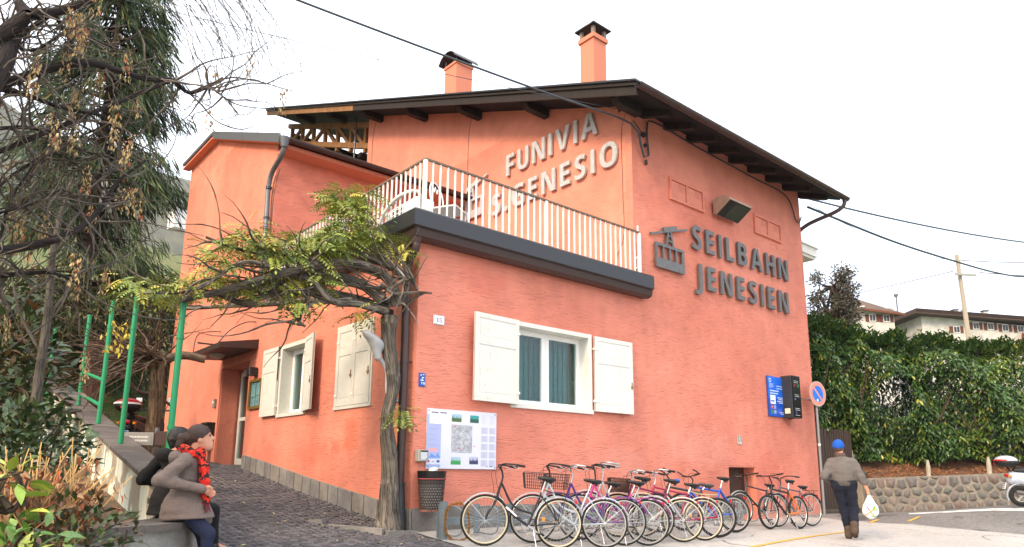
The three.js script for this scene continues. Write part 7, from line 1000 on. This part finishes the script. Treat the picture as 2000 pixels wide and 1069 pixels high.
// ---------- far houses, pole ----------
{
  const rt = V(.7622, 0, .6473), bk = V(.6473, 0, -.7622), S = .062, D = 85, org = V(-5.42, .82, 8.52).addScaledVector(bk, D * .965).addScaledVector(rt, 900 * S), L = (px, py) => [(px - 1900) * S, (923 + (px - 1000) * .0087 - py) * S - 1.2];
  struct('village_hill', sheet(20, 170, -130, 60, 30, 30, (x, z) => { const d = hypot(x + 5.4, z - 8.5); return -1.55 + max(0, d - 30) * .165 + 1.2 * (fbm(x * .08, z * .08, 4, 3) - .5); }), mat(0x5f6a48, .97));
  const frame = new THREE.Matrix4().makeBasis(rt, V(0, 1, 0), bk.clone().negate()).setPosition(org.x, .82, org.z), cream = mat(0xf1eee6, .9, { map: rep(grime, .3) }), rf = mat(0x5c4a3f, .9, { map: rep(grime, .6) }), shB = mat(0x6b3a22, .7), paneM = mat(0x30363c, .15);
  const win = (t, px, py, w, h, sh = true) => { const [x, y] = L(px, py), o = sub(t, 'window'); part(o, 'frame', [box(w, h, .12, x, y, .04)], mPVC); part(o, 'pane', [box(w * .36, h * .8, .06, x - w * .22, y, .1), box(w * .36, h * .8, .06, x + w * .22, y, .1)], paneM); if (sh) for (const s of [-1, 1]) part(o, 'shutter', box(w * .5, h, .07, x + s * w * .76, y, .06), shB); };
  { const t = thing('long_house', 'long cream house with dark roof and brown shutters above the hedge', 'house'); t.applyMatrix4(frame); const [x0, yt] = L(1790, 606), x1 = L(2120, 0)[0], yb = 2;
    part(t, 'wall', prism([[x0, yb], [x1, yb], [x1, L(2120, 640)[1]], [x0, yt]], 8, TR(0, 0, -8)), cream);
    const [a, b] = L(1768, 597), [c, d] = L(2120, 624); part(t, 'roof', [prism([[a, b - .55], [c, d - .55], [c, d], [a, b]], 10, TR(0, 0, -8.6)), beam([a, b - .2, 1.3], [c, d - .2, 1.3], .2, .45)], rf);
    for (const [px, py] of [[1893, 627], [1921, 628], [1949, 631], [1978, 633], [2010, 636]]) win(t, px, py, .75, .85);
    win(t, 1855, 634, .8, .8);
    for (const [px, py] of [[1936, 600], [1877, 598]]) { const [x, y] = L(px, py), ch = part(t, 'chimney', box(.5, 1.3, .5, x, y - .1, -2), cream); part(ch, 'chimney_cap', box(.7, .12, .7, x, y + .62, -2), mTin); }
    const [dx, dy] = L(1888, 594); part(t, 'satellite_dish', fin(new THREE.SphereGeometry(.42, 16, 8, 0, 6.3, 0, 1.1), TR(dx, dy, -1.2, -1.1, 0, .6)), mat(0x8f9498, .5, { side: THREE.DoubleSide }));
    const [bx3, by] = L(1978, 648), bal = part(t, 'balcony', [box(2.6, .16, 1.0, bx3 + .6, by - .5, .55), box(2.6, .5, .08, bx3 + .6, by - .2, 1.05)], shB); part(bal, 'flower_box', box(2.2, .22, .22, bx3 + .5, by + .18, 1.1), mat(0x9a4a34, .9)); }
  { const t = thing('hip_roof_house', 'white house with brown hipped roof beside the dark evergreen', 'house'); t.applyMatrix4(frame); const [x0, y0] = L(1648, 592), [x1, y1] = L(1752, 604), [px, py] = L(1668, 556); part(t, 'wall', bx(x0 + .5, x1 - .9, 3, y0 + .1, -6, 0), cream);
    const P = [[x0 - .2, y0, .9], [x1, y1 - .1, .9], [x1, y1, -7], [x0 - .2, y0, -7]], q = [px, py, -2.6], q2 = [px + 1.3, py - .3, -3.4], tri = (a, b, c) => [...a, ...b, ...c], g = new THREE.BufferGeometry(); g.setAttribute('position', new THREE.Float32BufferAttribute([...tri(P[0], P[1], q), ...tri(P[1], q2, q), ...tri(P[1], P[2], q2), ...tri(P[2], P[3], q), ...tri(P[2], q, q2), ...tri(P[3], P[0], q), ...tri(P[0], P[2], P[1]), ...tri(P[0], P[3], P[2])], 3)); g.computeVertexNormals(); part(t, 'roof', fin(g), mat(0x7a6456, .95, { map: rep(grime, 1), bumpMap: rep(grime, 1), bumpScale: .1 }));
    part(t, 'eaves_board', beam([x0 - .2, y0 - .1, .92], [x1, y1 - .2, .92], .1, .25), shB); win(t, 1722, 612, .8, .9); win(t, 1695, 611, .8, .9); part(t, 'vent_pipe', [cyl([...L(1741, 606), .5], [...L(1741, 566), .5], .09), box(.35, .3, .35, ...L(1741, 568), .5)], mTinGrey); part(t, 'beam', [beam([...L(1690, 583), 1.2], [...L(1728, 574), 1.2], .12, .12), beam([...L(1640, 600), 1.2], [...L(1672, 592), 1.2], .12, .12)], mPVC); }
  const p = thing('utility_pole', 'tall pale concrete utility pole with crossarm behind the hedge', 'pole'); part(p, 'pole', limb([[29.3, -1, -1.5], [28.4, 7.06, -1.26], [27.6, 10.1, -1.1]], [.13, .095, .075], 12, 3), mat(0xb9b0a0, .8)); part(p, 'crossarm', beam([27.5, 9.25, -1.2], [28.15, 9.2, -.65], .07, .09), mat(0x9ba09a, .7)); for (const [x, y, z] of [[27.55, 9.45, -1.25], [27.7, 9.7, -1.0], [28.2, 9.38, -.55]]) part(p, 'insulator', cyl([x, y - .1, z], [x, y + .12, z], .05, .04, 8), mPVC);
  const wr = (label, a, b, s) => { const A = V(...a), Bq = V(...b), q = []; for (let i = 0; i <= 8; i++) { const c = A.clone().lerp(Bq, i / 8); c.y -= s * 4 * (i / 8) * (1 - i / 8); q.push(c); } tag(part(scene, 'wire', tube(q, .018, 5, 30), mWire), label, 'cable'); };
  wr('grey wire running from the concrete pole to beyond the hedge end', [28.2, 9.3, -.5], [40, 11, 6], .5); wr('slack wire from the concrete pole towards the hipped house', [27.55, 9.4, -1.2], [58, 20.5, -55], 1.5); wr('upper wire from the concrete pole top over the long house', [27.65, 9.85, -1.05], [42, 12.3, 6], .5);
}
// thin valley haze
scene.fog = new THREE.FogExp2(0xc4d4ea, 0.00022);
renderer.render(scene, camera);
